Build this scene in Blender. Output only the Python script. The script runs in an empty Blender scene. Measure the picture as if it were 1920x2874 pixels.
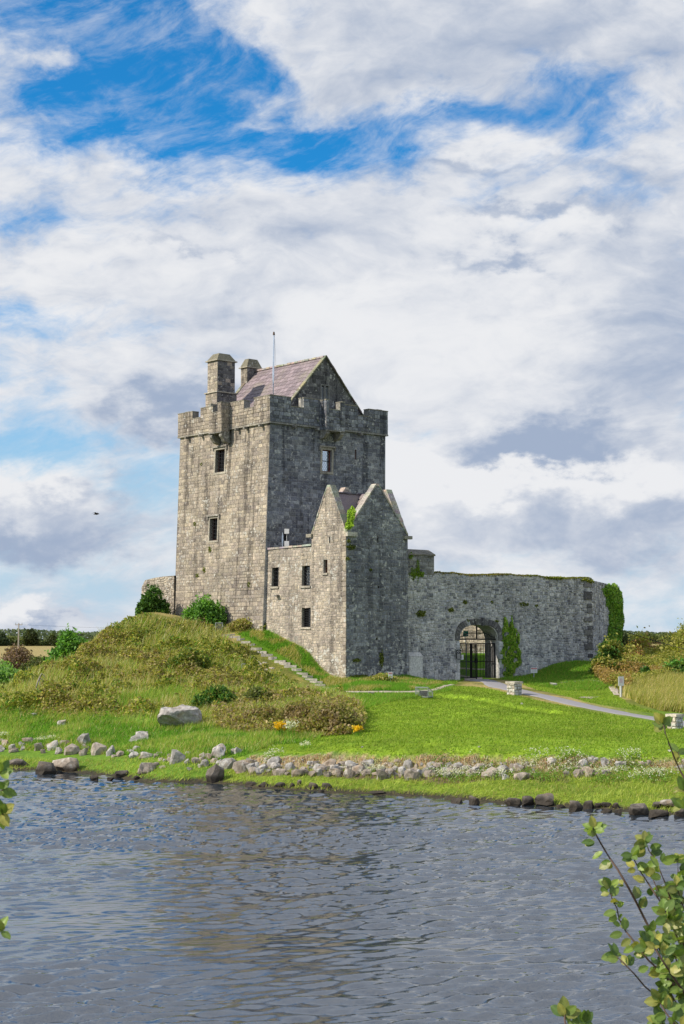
import bpy, bmesh, math, random
import numpy as np
from mathutils import Vector, Matrix

random.seed(7)
RS = np.random.RandomState(7)
sc = bpy.context.scene
C = sc.collection
R = math.radians

# ------------------------------------------------------------------ camera
F = 4450.0
EYE = Vector((0.0, 0.0, 6.0))
PITCH = math.atan(363.0 / F)
cam_d = bpy.data.cameras.new('camera')
cam = bpy.data.objects.new('camera', cam_d)
C.objects.link(cam)
cam.location = EYE
cam.rotation_euler = (math.pi / 2 + PITCH, 0, 0)
cam_d.sensor_fit = 'VERTICAL'
cam_d.sensor_height = 36.0
cam_d.lens = 36.0 * F / 2874.0
cam_d.clip_start = 0.1
cam_d.clip_end = 9000.0
cam_d.dof.use_dof = True
cam_d.dof.focus_distance = 95.0
cam_d.dof.aperture_fstop = 20.0
sc.camera = cam
sc.render.resolution_x = 684
sc.render.resolution_y = 1024

# ------------------------------------------------------------------ sun, sky, exposure
SUN_DIR = Vector((-0.955, -0.296, 0)).normalized() * math.cos(R(38)) + Vector((0, 0, math.sin(R(38))))
sun_d = bpy.data.lights.new('sun', 'SUN')
sun = bpy.data.objects.new('sun', sun_d)
C.objects.link(sun)
sun.rotation_euler = SUN_DIR.to_track_quat('Z', 'Y').to_euler()
sun.location = (-60, 0, 60)
sun_d.energy = 5.0
sun_d.angle = R(0.5)
sun_d.color = (1.0, 0.90, 0.75)
sc.view_settings.view_transform = 'Standard'
sc.view_settings.look = 'None'
sc.view_settings.gamma = 1
sc.view_settings.use_curve_mapping = False
sc.view_settings.exposure = 0.0
sc.cycles.max_bounces = 5
sc.cycles.diffuse_bounces = 2
sc.cycles.glossy_bounces = 3
sc.cycles.transmission_bounces = 3
sc.cycles.transparent_max_bounces = 6
sc.cycles.use_denoising = True
sc.cycles.caustics_reflective = False
sc.cycles.caustics_refractive = False


class NT:
    """small helper that writes node expressions"""
    def __init__(s, nt):
        s.nt = nt
    def node(s, t, **kw):
        n = s.nt.nodes.new(t)
        for k, v in kw.items():
            setattr(n, k, v)
        return n
    def put(s, sock, v):
        if isinstance(v, (int, float)):
            sock.default_value = v
        elif isinstance(v, (tuple, list)):
            sock.default_value = tuple(v) + ((1.0,) if len(v) == 3 and len(sock.default_value) == 4 else ())
        else:
            s.nt.links.new(v, sock)
    def m(s, op, a, b=None, c=None, clamp=False):
        n = s.node('ShaderNodeMath', operation=op, use_clamp=clamp)
        s.put(n.inputs[0], a)
        if b is not None: s.put(n.inputs[1], b)
        if c is not None: s.put(n.inputs[2], c)
        return n.outputs[0]
    def smooth(s, x, a, b, c=0.0, d=1.0):
        n = s.node('ShaderNodeMapRange', interpolation_type='SMOOTHSTEP')
        s.put(n.inputs['Value'], x)
        n.inputs['From Min'].default_value = a; n.inputs['From Max'].default_value = b
        n.inputs['To Min'].default_value = c; n.inputs['To Max'].default_value = d
        return n.outputs[0]
    def lin(s, x, a, b, c=0.0, d=1.0):
        n = s.node('ShaderNodeMapRange')
        s.put(n.inputs['Value'], x)
        n.inputs['From Min'].default_value = a; n.inputs['From Max'].default_value = b
        n.inputs['To Min'].default_value = c; n.inputs['To Max'].default_value = d
        return n.outputs[0]
    def mix(s, f, a, b, mode='MIX'):
        n = s.node('ShaderNodeMix', data_type='RGBA', blend_type=mode)
        s.put(n.inputs[0], f); s.put(n.inputs[6], a); s.put(n.inputs[7], b)
        return n.outputs[2]
    def xyz(s, x, y, z):
        n = s.node('ShaderNodeCombineXYZ')
        s.put(n.inputs[0], x); s.put(n.inputs[1], y); s.put(n.inputs[2], z)
        return n.outputs[0]
    def vscale(s, v, t):
        n = s.node('ShaderNodeVectorMath', operation='MULTIPLY')
        s.put(n.inputs[0], v); s.put(n.inputs[1], t)
        return n.outputs[0]
    def vadd(s, v, t):
        n = s.node('ShaderNodeVectorMath', operation='ADD')
        s.put(n.inputs[0], v); s.put(n.inputs[1], t)
        return n.outputs[0]
    def noise(s, v, scale, det=4, rough=0.5, dist=0.0, lac=2.0, col=False):
        n = s.node('ShaderNodeTexNoise')
        s.put(n.inputs['Vector'], v)
        n.inputs['Scale'].default_value = scale; n.inputs['Detail'].default_value = det
        n.inputs['Roughness'].default_value = rough; n.inputs['Distortion'].default_value = dist
        n.inputs['Lacunarity'].default_value = lac
        return n.outputs[1 if col else 0]


world = bpy.data.worlds.new('World')
sc.world = world
world.use_nodes = True
wn = world.node_tree
wn.nodes.clear()
W = NT(wn)
STR = 0.1
sky = W.node('ShaderNodeTexSky', sky_type='NISHITA')
sky.sun_disc = False
sky.sun_elevation = R(38)
sky.sun_rotation = math.atan2(SUN_DIR.x, SUN_DIR.y)
sky.air_density = 1.0
sky.dust_density = 0.3
sky.ozone_density = 2.0
tc = W.node('ShaderNodeTexCoord')
sp = W.node('ShaderNodeSeparateXYZ')
W.put(sp.inputs[0], tc.outputs['Generated'])
az = W.m('ARCTAN2', sp.outputs[0], sp.outputs[1])
el = W.m('ARCSINE', W.m('MINIMUM', W.m('MAXIMUM', sp.outputs[2], -0.999), 0.999))
# clouds are laid out over the heavens by azimuth and elevation (a unit = 1/4.45 radian)
u = W.m('MULTIPLY', az, 4.45)
v = W.m('MULTIPLY', W.m('ABSOLUTE', el), 4.45)
P = W.xyz(u, v, 0.0)
wcol = W.noise(W.vscale(P, (0.8, 1.3, 1)), 1.6, 4, 0.55, col=True)
warp = W.node('ShaderNodeVectorMath', operation='SUBTRACT')
W.put(warp.inputs[0], wcol); warp.inputs[1].default_value = (0.5, 0.5, 0.5)
Pw = W.vadd(P, W.vscale(warp.outputs[0], (0.50, 0.26, 0)))


def blob_sum(lst, coord):
    s3 = W.node('ShaderNodeSeparateXYZ'); W.put(s3.inputs[0], coord)
    tot = None
    for (px, py, rx, ry, amt) in lst:
        cu = (px - 960) / 1000.0; cv = 4.45 * (PITCH + math.atan((1437 - py) / F))
        a = W.m('MULTIPLY', W.m('SUBTRACT', s3.outputs[0], cu), 1000.0 / rx)
        b = W.m('MULTIPLY', W.m('SUBTRACT', s3.outputs[1], cv), 1000.0 / ry)
        r2 = W.m('ADD', W.m('MULTIPLY', a, a), W.m('MULTIPLY', b, b))
        g = W.m('MULTIPLY', W.m('EXPONENT', W.m('MULTIPLY', r2, -1.0)), amt)
        tot = g if tot is None else W.m('ADD', tot, g)
    return tot

COVER = [  # (x, y, rx, ry, amount): gaps below zero, banks of cloud above
    (430, 190, 330, 190, -.50), (560, 370, 230, 90, -.50), (180, 330, 260, 100, -.42), (60, 40, 260, 90, -.42), (300, 20, 300, 70, -.42),
    (1330, 320, 330, 50, -.42), (900, 420, 230, 80, -.42), (1660, 240, 200, 55, -.34), (650, 140, 160, 70, -.44), (1680, 380, 110, 40, -.28), (1060, 390, 200, 50, -.3),
    (350, 72, 150, 22, .30), (130, 195, 190, 24, .30), (60, 330, 90, 80, .28), (740, 330, 280, 36, .46), (1100, 262, 260, 34, .26), (620, 250, 130, 18, .16),
    (1250, 90, 560, 120, .55), (1850, 200, 260, 200, .22),
    (960, 760, 1300, 210, .45), (260, 480, 330, 60, .28), (1300, 1050, 620, 280, .50), (520, 520, 150, 42, -.42),
    (110, 905, 260, 75, -.46), (30, 640, 160, 50, -.32), (200, 1090, 240, 60, .10), (500, 1150, 180, 110, .42),
    (170, 1400, 250, 70, .36), (200, 1500, 330, 80, .30), (60, 1290, 220, 60, -.40), (420, 1340, 180, 120, -.26),
    (1250, 1400, 220, 90, .50), (1600, 1420, 420, 140, .48), (1530, 1250, 250, 80, .5),
    (1180, 1245, 150, 50, -.20), (1500, 1640, 600, 50, .05), (300, 1640, 600, 70, -.40), (125, 1725, 75, 58, .66), (245, 1740, 40, 26, .45),
    (30, 1760, 70, 34, .36), (1700, 1750, 500, 60, -.34),
]
SHADE = [  # positive = greyer, bluer cloud
    (480, 1150, 170, 90, 1.2), (1540, 1260, 190, 66, 1.25), (1850, 1000, 300, 330, .55), (1500, 130, 700, 170, .60), (830, 90, 160, 60, -.2),
    (140, 1510, 360, 60, .95), (260, 1420, 160, 50, .5), (1560, 1500, 480, 75, .55), (1850, 1430, 200, 70, .20), (1500, 590, 190, 30, .75), (1330, 740, 170, 30, .6),
    (1450, 735, 80, 30, .6), (1750, 560, 220, 110, .40), (700, 640, 500, 60, .28), (900, 800, 240, 50, .30), (520, 690, 100, 24, .5), (1250, 470, 260, 26, .4), (650, 910, 160, 40, .25),
    (330, 440, 420, 50, -.45), (1280, 420, 500, 30, -.35), (1200, 900, 400, 200, -.35), (1240, 1340, 260, 50, -.95), (1640, 1350, 360, 40, -.85), (1840, 1400, 140, 40, -.5),
    (120, 1355, 120, 36, -.65), (110, 1700, 90, 40, -.8), (180, 1740, 40, 60, .6), (720, 320, 230, 40, -.2), (1060, 1300, 100, 120, -.2), (120, 760, 300, 60, -.35), (1450, 640, 300, 30, -.3),
]
n1 = W.noise(W.vscale(Pw, (1.0, 1.9, 1)), 2.1, 9, 0.58)
n1b = W.noise(W.vscale(Pw, (1.0, 1.6, 1)), 6.5, 8, 0.66)
rot = W.node('ShaderNodeVectorRotate', rotation_type='Z_AXIS'); W.put(rot.inputs['Vector'], W.vadd(P, W.vscale(warp.outputs[0], (0.26, 0.16, 0)))); rot.inputs['Angle'].default_value = R(-22)
n1c = W.noise(W.vscale(rot.outputs[0], (1.2, 3.6, 1)), 3.2, 8, 0.68, 0.25)
wc2 = W.noise(W.vscale(P, (1.0, 1.7, 1)), 6.0, 6, 0.6, col=True)
warp2 = W.node('ShaderNodeVectorMath', operation='SUBTRACT')
W.put(warp2.inputs[0], wc2); warp2.inputs[1].default_value = (0.5, 0.5, 0.5)
edgec = W.vadd(W.vadd(P, W.vscale(warp.outputs[0], (0.30, 0.16, 0))), W.vscale(warp2.outputs[0], (0.30, 0.14, 0)))
cov = W.m('ADD', W.m('ADD', W.m('MULTIPLY', W.m('SUBTRACT', n1, 0.5), 1.5), W.m('ADD', W.m('MULTIPLY', W.m('SUBTRACT', n1b, 0.5), 0.60), W.m('MULTIPLY', W.m('SUBTRACT', n1c, 0.5), 0.85))), blob_sum(COVER, edgec))
dens = W.m('MAXIMUM', W.smooth(cov, -0.52, 0.24), W.m('MULTIPLY', W.smooth(W.m('ADD', n1c, W.m('MULTIPLY', n1b, 0.5)), 0.64, 1.02), 0.42))
# inner modelling: density here against density a little towards the sun gives lit and shaded flanks
sh = W.vadd(P, (-0.045, 0.045, 0.0))
Pw2 = W.vadd(sh, W.vscale(warp.outputs[0], (0.50, 0.26, 0)))
n2 = W.noise(W.vscale(Pw2, (1.0, 1.9, 1)), 2.1, 9, 0.58)
n2b = W.noise(W.vscale(Pw2, (1.0, 1.6, 1)), 6.5, 8, 0.66)
flank = W.m('ADD', W.m('MULTIPLY', W.m('SUBTRACT', n2, n1), 1.6), W.m('MULTIPLY', W.m('SUBTRACT', n2b, n1b), 0.30))
big = W.noise(W.vscale(Pw, (1.0, 2.4, 1)), 2.6, 6, 0.58, 0.6)
shade = W.m('ADD', W.m('ADD', flank, W.m('ADD', W.m('MULTIPLY', W.m('SUBTRACT', big, 0.5), 1.7), W.m('MULTIPLY', W.m('SUBTRACT', n1c, 0.5), -0.3))), blob_sum(SHADE, W.vadd(edgec, W.vscale(warp2.outputs[0], (0.30, 0.16, 0)))))
shade = W.smooth(shade, -0.50, 1.08)
ccol = W.mix(shade, (8.4, 8.5, 8.75), (3.6, 4.4, 5.9))
# blue: the sky model, deepened
skyc = W.mix(1.0, sky.outputs[0], (0.14, 1.02, 1.58), 'MULTIPLY')
lowv = W.smooth(v, 0.0, 1.25)
skyc = W.mix(lowv, (4.9, 6.5, 7.9), skyc)
out_c = W.mix(dens, skyc, ccol)
below = W.smooth(sp.outputs[2], -0.02, 0.0)
bg = W.node('ShaderNodeBackground')
bg.inputs[1].default_value = STR
W.put(bg.inputs[0], out_c)
wo = W.node('ShaderNodeOutputWorld')
wn.links.new(bg.outputs[0], wo.inputs[0])
world.cycles.sampling_method = 'MANUAL'
world.cycles.sample_map_resolution = 512

# ------------------------------------------------------------------ places: pixel of the photograph -> direction
_cp, _sp = math.cos(PITCH), math.sin(PITCH)


def ray(px, py):
    a = (px - 960.0) / F
    b = (1437.0 - py) / F
    return Vector((a, _cp - b * _sp, _sp + b * _cp))


def at(px, py, D):
    """point seen at (px, py), D metres in front (world Y)"""
    d = ray(px, py)
    return EYE + d * (D / d.y)


# ------------------------------------------------------------------ objects
def finish(o, label=None, cat=None, group=None, kind=None):
    if label: o['label'] = label
    if cat: o['category'] = cat
    if group: o['group'] = group
    if kind: o['kind'] = kind
    return o


def empty(name, loc=(0, 0, 0), label=None, cat=None, group=None, parent=None, rz=0.0):
    o = bpy.data.objects.new(name, None)
    o.empty_display_size = 0.3
    C.objects.link(o)
    o.location = loc
    o.rotation_euler = (0, 0, rz)
    if parent: o.parent = parent
    return finish(o, label, cat, group)


def link(me, name, mat=None, parent=None):
    o = bpy.data.objects.new(name, me)
    C.objects.link(o)
    if mat is not None and not me.materials:
        me.materials.append(mat)
    if parent is not None:
        o.parent = parent
    return o


def rel(o, parent):
    """keep world place under a parent that is not at the origin"""
    o.parent = parent
    o.matrix_parent_inverse = Matrix.Translation(parent.location).inverted() if parent.rotation_euler.z == 0 else parent.matrix_basis.inverted()
    return o


def np_mesh(name, verts, faces, cols=None, smooth=False):
    """verts (n,3); faces (m,k) array of equal length k; cols (n,3) stored as Col"""
    verts = np.asarray(verts, np.float32); faces = np.asarray(faces, np.int32)
    me = bpy.data.meshes.new(name)
    k = faces.shape[1]
    me.vertices.add(len(verts)); me.vertices.foreach_set('co', verts.ravel())
    me.loops.add(faces.size); me.loops.foreach_set('vertex_index', faces.ravel())
    me.polygons.add(len(faces))
    me.polygons.foreach_set('loop_start', np.arange(0, faces.size, k, dtype=np.int32))
    me.polygons.foreach_set('loop_total', np.full(len(faces), k, np.int32))
    if smooth: me.polygons.foreach_set('use_smooth', np.ones(len(faces), bool))
    me.update(calc_edges=True)
    if cols is not None:
        a = me.color_attributes.new('Col', 'FLOAT_COLOR', 'POINT')
        c4 = np.ones((len(verts), 4), np.float32); c4[:, :3] = cols
        a.data.foreach_set('color', c4.ravel())
    return me


class MB:
    """collects polygons of any length into one mesh, with a colour per added shape"""
    def __init__(s):
        s.v = []; s.f = []; s.c = []
    def add(s, vs, fs, col=(1, 1, 1)):
        b = len(s.v)
        s.v.extend(tuple(p) for p in vs); s.f.extend(tuple(i + b for i in f) for f in fs)
        s.c.extend([tuple(col)] * len(vs))
    def box(s, p0, p1, col=(1, 1, 1), M=None):
        x0, y0, z0 = p0; x1, y1, z1 = p1
        vs = [Vector(q) for q in ((x0, y0, z0), (x1, y0, z0), (x1, y1, z0), (x0, y1, z0), (x0, y0, z1), (x1, y0, z1), (x1, y1, z1), (x0, y1, z1))]
        if M is not None: vs = [M @ q for q in vs]
        s.add(vs, [(0, 3, 2, 1), (4, 5, 6, 7), (0, 1, 5, 4), (1, 2, 6, 5), (2, 3, 7, 6), (3, 0, 4, 7)], col)
    def prism(s, pts0, pts1, col=(1, 1, 1)):
        """pts0 bottom ring, pts1 top ring (same count), closed"""
        n = len(pts0)
        s.add(list(pts0) + list(pts1), [tuple(range(n))[::-1], tuple(range(n, 2 * n))] + [(i, (i + 1) % n, n + (i + 1) % n, n + i) for i in range(n)], col)
    def tube(s, pts, rad, n=6, col=(1, 1, 1)):
        pts = [Vector(p) for p in pts]
        if not hasattr(rad, '__len__'): rad = [rad] * len(pts)
        rings = []
        for i, p in enumerate(pts):
            d = (pts[min(i + 1, len(pts) - 1)] - pts[max(i - 1, 0)]).normalized()
            a = d.cross(Vector((0, 0, 1)))
            if a.length < 1e-3: a = d.cross(Vector((1, 0, 0)))
            a.normalize(); b = d.cross(a).normalized()
            rings.append([p + (a * math.cos(t) + b * math.sin(t)) * rad[i] for t in [2 * math.pi * k / n for k in range(n)]])
        vs = [q for r in rings for q in r]
        fs = [tuple(range(n)), tuple(range((len(rings) - 1) * n, len(rings) * n))[::-1]]
        for i in range(len(rings) - 1):
            for k in range(n):
                fs.append((i * n + k, i * n + n + k, i * n + n + (k + 1) % n, i * n + (k + 1) % n))
        s.add(vs, fs, col)
    def mesh(s, name, smooth=False):
        me = bpy.data.meshes.new(name)
        me.from_pydata(s.v, [], s.f)
        if smooth:
            me.polygons.foreach_set('use_smooth', np.ones(len(me.polygons), bool))
        a = me.color_attributes.new('Col', 'FLOAT_COLOR', 'POINT')
        c4 = np.ones((len(s.v), 4), np.float32)
        if s.c: c4[:, :3] = np.array(s.c)
        a.data.foreach_set('color', c4.ravel())
        return me
    def build(s, name, mat, parent=None, smooth=False):
        return link(s.mesh(name, smooth), name, mat, parent)


# ------------------------------------------------------------------ materials
def new_mat(name):
    m = bpy.data.materials.new(name)
    m.use_nodes = True
    nt = m.node_tree
    b = nt.nodes['Principled BSDF']
    return m, NT(nt), b


def plain(name, col, rough=0.6, metal=0.0, var=0.12, scale=6.0, spec=0.3):
    m, n, b = new_mat(name)
    g = n.node('ShaderNodeNewGeometry')
    t = n.noise(g.outputs['Position'], scale, 4, 0.6)
    c2 = tuple(c * (1 - var * 2) for c in col)
    n.put(b.inputs['Base Color'], n.mix(n.smooth(t, 0.35, 0.65), c2, col))
    b.inputs['Roughness'].default_value = rough
    b.inputs['Metallic'].default_value = metal
    b.inputs['Specular IOR Level'].default_value = spec
    return m


def stone_mat(name, streak=0.5, lichen=0.3, lich_scale=5.0, moss=0.0, bump=0.35, low_lichen=None, soft=1.0):
    """weathered limestone: colour of each stone from Col, then grain, dark rain streaks, white lichen, moss"""
    m, n, b = new_mat(name)
    g = n.node('ShaderNodeNewGeometry'); pos = g.outputs['Position']
    at_ = n.node('ShaderNodeAttribute', attribute_name='Col')
    col = at_.outputs['Color']
    grain = n.noise(pos, 9.0, 6, 0.7)
    col = n.mix(1.0, col, n.mix(n.smooth(grain, 0.3, 0.7), (0.62, 0.62, 0.64), (1.28, 1.27, 1.24)), 'MULTIPLY')
    patch = n.noise(pos, 0.55, 4, 0.6)
    col = n.mix(1.0, col, n.mix(n.smooth(patch, 0.35, 0.65), (0.80, 0.80, 0.81), (1.14, 1.13, 1.10)), 'MULTIPLY')
    if streak:
        s1 = n.noise(n.vscale(pos, (1.0, 1.0, 0.06)), 1.5, 5, 0.62, 0.3)
        s2 = n.noise(pos, 2.5, 4, 0.7)
        k = n.m('ADD', s1, n.m('MULTIPLY', n.m('SUBTRACT', s2, 0.5), 0.30))
        col = n.mix(n.m('MULTIPLY', n.smooth(k, 0.51, 0.62), streak), col, n.mix(1.0, col, (0.30, 0.30, 0.32), 'MULTIPLY'))
    if lichen:
        l1 = n.noise(pos, lich_scale, 3, 0.5, 0.4)
        l2 = n.noise(pos, lich_scale * 0.22, 2, 0.5)
        kk = n.m('ADD', l1, n.m('MULTIPLY', n.m('SUBTRACT', l2, 0.5), 0.5))
        if low_lichen is not None:
            s = n.node('ShaderNodeSeparateXYZ'); n.put(s.inputs[0], pos)
            kk = n.m('ADD', kk, n.smooth(s.outputs[2], low_lichen - 0.2, low_lichen + 2.2, 0.13, 0.0))
        col = n.mix(n.m('MULTIPLY', n.smooth(kk, 0.635, 0.675), lichen), col, (0.62, 0.62, 0.58))
    if moss:
        m1 = n.noise(pos, 1.3, 5, 0.65)
        col = n.mix(n.m('MULTIPLY', n.smooth(m1, 0.55, 0.68), moss), col, (0.10, 0.10, 0.025))
    n.put(b.inputs['Base Color'], col)
    b.inputs['Roughness'].default_value = 0.92
    b.inputs['Specular IOR Level'].default_value = 0.2
    bp = n.node('ShaderNodeBump'); bp.inputs['Strength'].default_value = bump; bp.inputs['Distance'].default_value = 0.04
    n.put(bp.inputs['Height'], n.m('ADD', n.noise(pos, 6.0, 8, 0.72), n.m('MULTIPLY', grain, 0.4)))
    n.nt.links.new(bp.outputs[0], b.inputs['Normal'])
    return m


def leaf_mat(name, transl=0.35, rough=0.55, obj_random=False, gain=1.0, spec=0.25):
    m, n, b = new_mat(name)
    at_ = n.node('ShaderNodeAttribute', attribute_name='Col')
    col = at_.outputs['Color']
    if obj_random:
        oi = n.node('ShaderNodeObjectInfo')
        col = n.mix(1.0, col, n.mix(oi.outputs['Random'], (0.65, 0.72, 0.7), (1.35, 1.2, 1.0)), 'MULTIPLY')
        g = n.node('ShaderNodeTexCoord')
        t = n.noise(g.outputs['Object'], 60.0, 3, 0.6)
        col = n.mix(n.smooth(t, 0.5, 0.75), col, n.mix(1.0, col, (1.35, 1.0, 0.5), 'MULTIPLY'))
    n.put(b.inputs['Base Color'], col)
    b.inputs['Roughness'].default_value = rough
    b.inputs['Specular IOR Level'].default_value = spec
    tr = n.node('ShaderNodeBsdfTranslucent')
    n.put(tr.inputs[0], n.mix(1.0, col, (1.25, 1.3, 0.6), 'MULTIPLY'))
    mx = n.node('ShaderNodeMixShader'); mx.inputs[0].default_value = transl
    n.nt.links.new(b.outputs[0], mx.inputs[1]); n.nt.links.new(tr.outputs[0], mx.inputs[2])
    out = [q for q in n.nt.nodes if q.type == 'OUTPUT_MATERIAL'][0]
    n.nt.links.new(mx.outputs[0], out.inputs[0])
    return m


M_LEAF = leaf_mat('leaves', 0.42)
M_GRASS = leaf_mat('grass_blades', 0.4, 0.7, spec=0.1)
M_FGLEAF = leaf_mat('broad_leaves', 0.35, 0.42, obj_random=True, spec=0.4)
M_BARK = plain('bark', (0.13, 0.085, 0.065), 0.85, scale=30)
M_DRYWOOD = plain('dry_wood', (0.42, 0.38, 0.32), 0.85, scale=20)
M_IRON = plain('black_iron', (0.012, 0.012, 0.014), 0.5, 0.3)
M_GALV = plain('galvanised_steel', (0.45, 0.48, 0.5), 0.45, 0.5)
M_WHITE = plain('white_paint', (0.78, 0.78, 0.78), 0.5, var=0.03)
M_RED = plain('red_paint', (0.55, 0.03, 0.05), 0.5, var=0.03)
M_GREEN = plain('green_sign_paint', (0.0, 0.22, 0.14), 0.5, var=0.03)
M_BLACK = plain('black_paint', (0.01, 0.01, 0.01), 0.5, var=0.03)
M_GREY_TXT = plain('grey_print', (0.35, 0.35, 0.38), 0.7, var=0.03)
M_PINK_TXT = plain('pink_print', (0.72, 0.42, 0.48), 0.7, var=0.03)
M_PIPE = plain('pale_pole_paint', (0.42, 0.5, 0.62), 0.4, 0.2, var=0.05)
M_WOODFRAME = plain('brown_window_frame', (0.16, 0.05, 0.03), 0.6, scale=20)
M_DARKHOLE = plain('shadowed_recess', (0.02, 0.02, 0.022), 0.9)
# ------------------------------------------------------------------ the lie of the land
def wp(px, py, D):
    p = at(px, py, D); return (p.x, p.y, p.z)


def shore_pt(px, D):
    return ((px - 960) / F * D, D, 0.0)

SHORE = [(-700, 83), (-300, 78), (0, 74.7), (250, 73), (560, 68.5), (960, 63.7), (1250, 61.5), (1600, 58), (1900, 55), (2400, 50), (3200, 44)]
ctrl = []
for px, D in SHORE:
    x, y, z = shore_pt(px, D)
    ctrl += [(x, y, 0.0), (x * (D - 4) / D, D - 4, -0.8), (x * (D - 14) / D, D - 14, -1.5), (x * (D - 26) / D, D - 26, -2.0)]
ctrl += [wp(*q) for q in [
    (0, 2110, 80), (0, 2060, 84.7), (250, 2105, 78.5), (250, 2065, 81), (500, 2165, 69.5), (520, 2090, 74.4), (750, 2165, 68.2), (760, 2120, 70.5), (960, 2175, 66.2), (960, 2125, 67.9),
    (1300, 2180, 64.1), (1300, 2135, 65.3), (1600, 2190, 62.4), (1600, 2137, 64.2), (1900, 2200, 60.8), (1900, 2140, 63.7),
    (1300, 2220, 61.9), (800, 2200, 65.7), (1600, 2235, 59.3),
    (1000, 2050, 77.5), (1300, 2040, 80), (1600, 2060, 74), (1850, 2060, 72), (1300, 1980, 90), (1300, 1945, 97), (1100, 1990, 88),
    (1840, 2015, 84), (1630, 1980, 92), (1470, 1940, 99), (1340, 1912, 107), (1340, 1906.5, 112.9),
    (972, 1905, 103.8), (1144, 1898, 107.4), (1050, 1903, 105), (1234, 1912, 110.5), (1180, 1903, 109), (1490, 1893, 116.5), (1590, 1862, 119.1), (1664, 1868, 121), (1560, 1868, 116.5), (1530, 1910, 110),
    (1700, 1915, 108), (1740, 1960, 100), (1600, 1940, 104), (1725, 1900, 112),
    (1800, 1870, 118), (1900, 1850, 125), (1920, 1900, 112), (1850, 1960, 98), (1920, 2020, 87), (2100, 1870, 120), (2100, 2030, 88),
    (0, 1950, 95), (45, 1914, 98), (120, 1870, 100), (214, 1847, 104), (268, 1789, 108), (388, 1733, 113), (330, 1757, 111),
    (-200, 2000, 96), (-200, 2080, 86),
    (200, 2000, 88), (60, 2000, 89), (300, 1950, 93), (300, 1880, 99), (400, 1900, 97), (400, 1820, 105), (500, 1950, 91), (500, 1850, 101), (500, 1775, 109),
    (650, 1950, 91), (650, 1870, 101), (497, 2045, 81), (700, 2040, 80), (860, 2040, 80), (850, 2000, 84), (760, 1960, 93), (925, 1935, 101), (620, 1785, 110), (770, 1858, 106),
    (300, 2040, 84), (100, 2040, 86.5), (560, 1748, 112.5),
    (717, 1756, 111.9), (757, 1761, 110), (864, 1823, 107), (936, 1895, 104.9), (497, 1738, 118), (620, 1745, 114), (400, 1735, 120), (800, 1835, 106.5),
    (1000, 1925, 100), (1180, 1935, 99), (1100, 1920, 102.5), (1350, 1840, 130)]]
ctrl += [(-21.5, 105, 2.4), (-19.5, 110.5, 2.8), (-23.5, 100, 2.0), (-17.5, 115, 3.6), (-26, 112, 2.6), (-22, 118, 3.0), (-18, 126, 4.0), (-14, 134, 4.0), (-30, 130, 2.6), (0, 122, 5.5), (-5, 134, 4.5), (12, 124, 3.9), (10, 142, 4.8), (22, 140, 4.5), (30, 128, 4.6), (-40, 110, 2.2), (40, 110, 3.5), (-34, 100, 1.9), (-30, 140, 3.0), (0, 145, 4.0), (30, 145, 4.4)]
ctrl = np.array(ctrl, np.float64)
_S = 20.0
_xy = ctrl[:, :2] / _S


def _phi(r2):
    return 0.5 * r2 * np.log(np.maximum(r2, 1e-12))
_n = len(_xy)
_A = np.zeros((_n + 3, _n + 3))
_d2 = ((_xy[:, None, :] - _xy[None, :, :]) ** 2).sum(-1)
_A[:_n, :_n] = _phi(_d2) + np.eye(_n) * 2e-4
_A[:_n, _n] = 1; _A[:_n, _n + 1:] = _xy
_A[_n, :_n] = 1; _A[_n + 1:, :_n] = _xy.T
_w = np.linalg.solve(_A, np.concatenate([ctrl[:, 2], [0, 0, 0]]))


def sstep(x, a, b):
    t = np.clip((x - a) / (b - a), 0, 1)
    return t * t * (3 - 2 * t)

# value noise
_perm = np.random.RandomState(3).rand(256, 256)


def vnoise(x, y, s, ox=0.0, oy=0.0):
    x = np.asarray(x) / s + ox + 1000.0; y = np.asarray(y) / s + oy + 1000.0
    xi = np.floor(x).astype(int); yi = np.floor(y).astype(int)
    fx = x - xi; fy = y - yi
    fx = fx * fx * (3 - 2 * fx); fy = fy * fy * (3 - 2 * fy)
    g = lambda i, j: _perm[i & 255, j & 255]
    return (g(xi, yi) * (1 - fx) + g(xi + 1, yi) * fx) * (1 - fy) + (g(xi, yi + 1) * (1 - fx) + g(xi + 1, yi + 1) * fx) * fy


def fbm(x, y, s, o=4, ox=0.0, oy=0.0):
    t = 0; a = 1.0; n = 0
    for i in range(o):
        t = t + a * vnoise(x, y, s / 2 ** i, ox + 17.3 * i, oy + 5.1 * i); n += a; a *= 0.55
    return t / n


def tps(x, y):
    x = np.clip(x, -42, 42); y = np.clip(y, 30, 148)
    out = np.empty(x.shape, np.float64)
    fx = x.ravel(); fy = y.ravel(); fo = out.reshape(-1)
    for i in range(0, len(fx), 20000):
        q = np.stack([fx[i:i + 20000], fy[i:i + 20000]], 1) / _S
        d2 = ((q[:, None, :] - _xy[None]) ** 2).sum(-1)
        fo[i:i + 20000] = _phi(d2) @ _w[:_n] + _w[_n] + q @ _w[_n + 1:]
    return out


# cached height grid for quick look-ups
_GX = np.arange(-44, 44.01, 0.25); _GY = np.arange(34, 150.01, 0.25)
_gx, _gy = np.meshgrid(_GX, _GY)
_gz = tps(_gx, _gy)
# low turf cliff where the lawn ends above the stones
EDGE = [wp(*q)[:2] for q in [(640, 2112, 71), (820, 2122, 69.0), (960, 2127, 67.9), (1300, 2136, 65.3), (1600, 2139, 64.2), (1900, 2142, 63.7), (2500, 2142, 61)]]
EDGE = np.array(EDGE)


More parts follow.
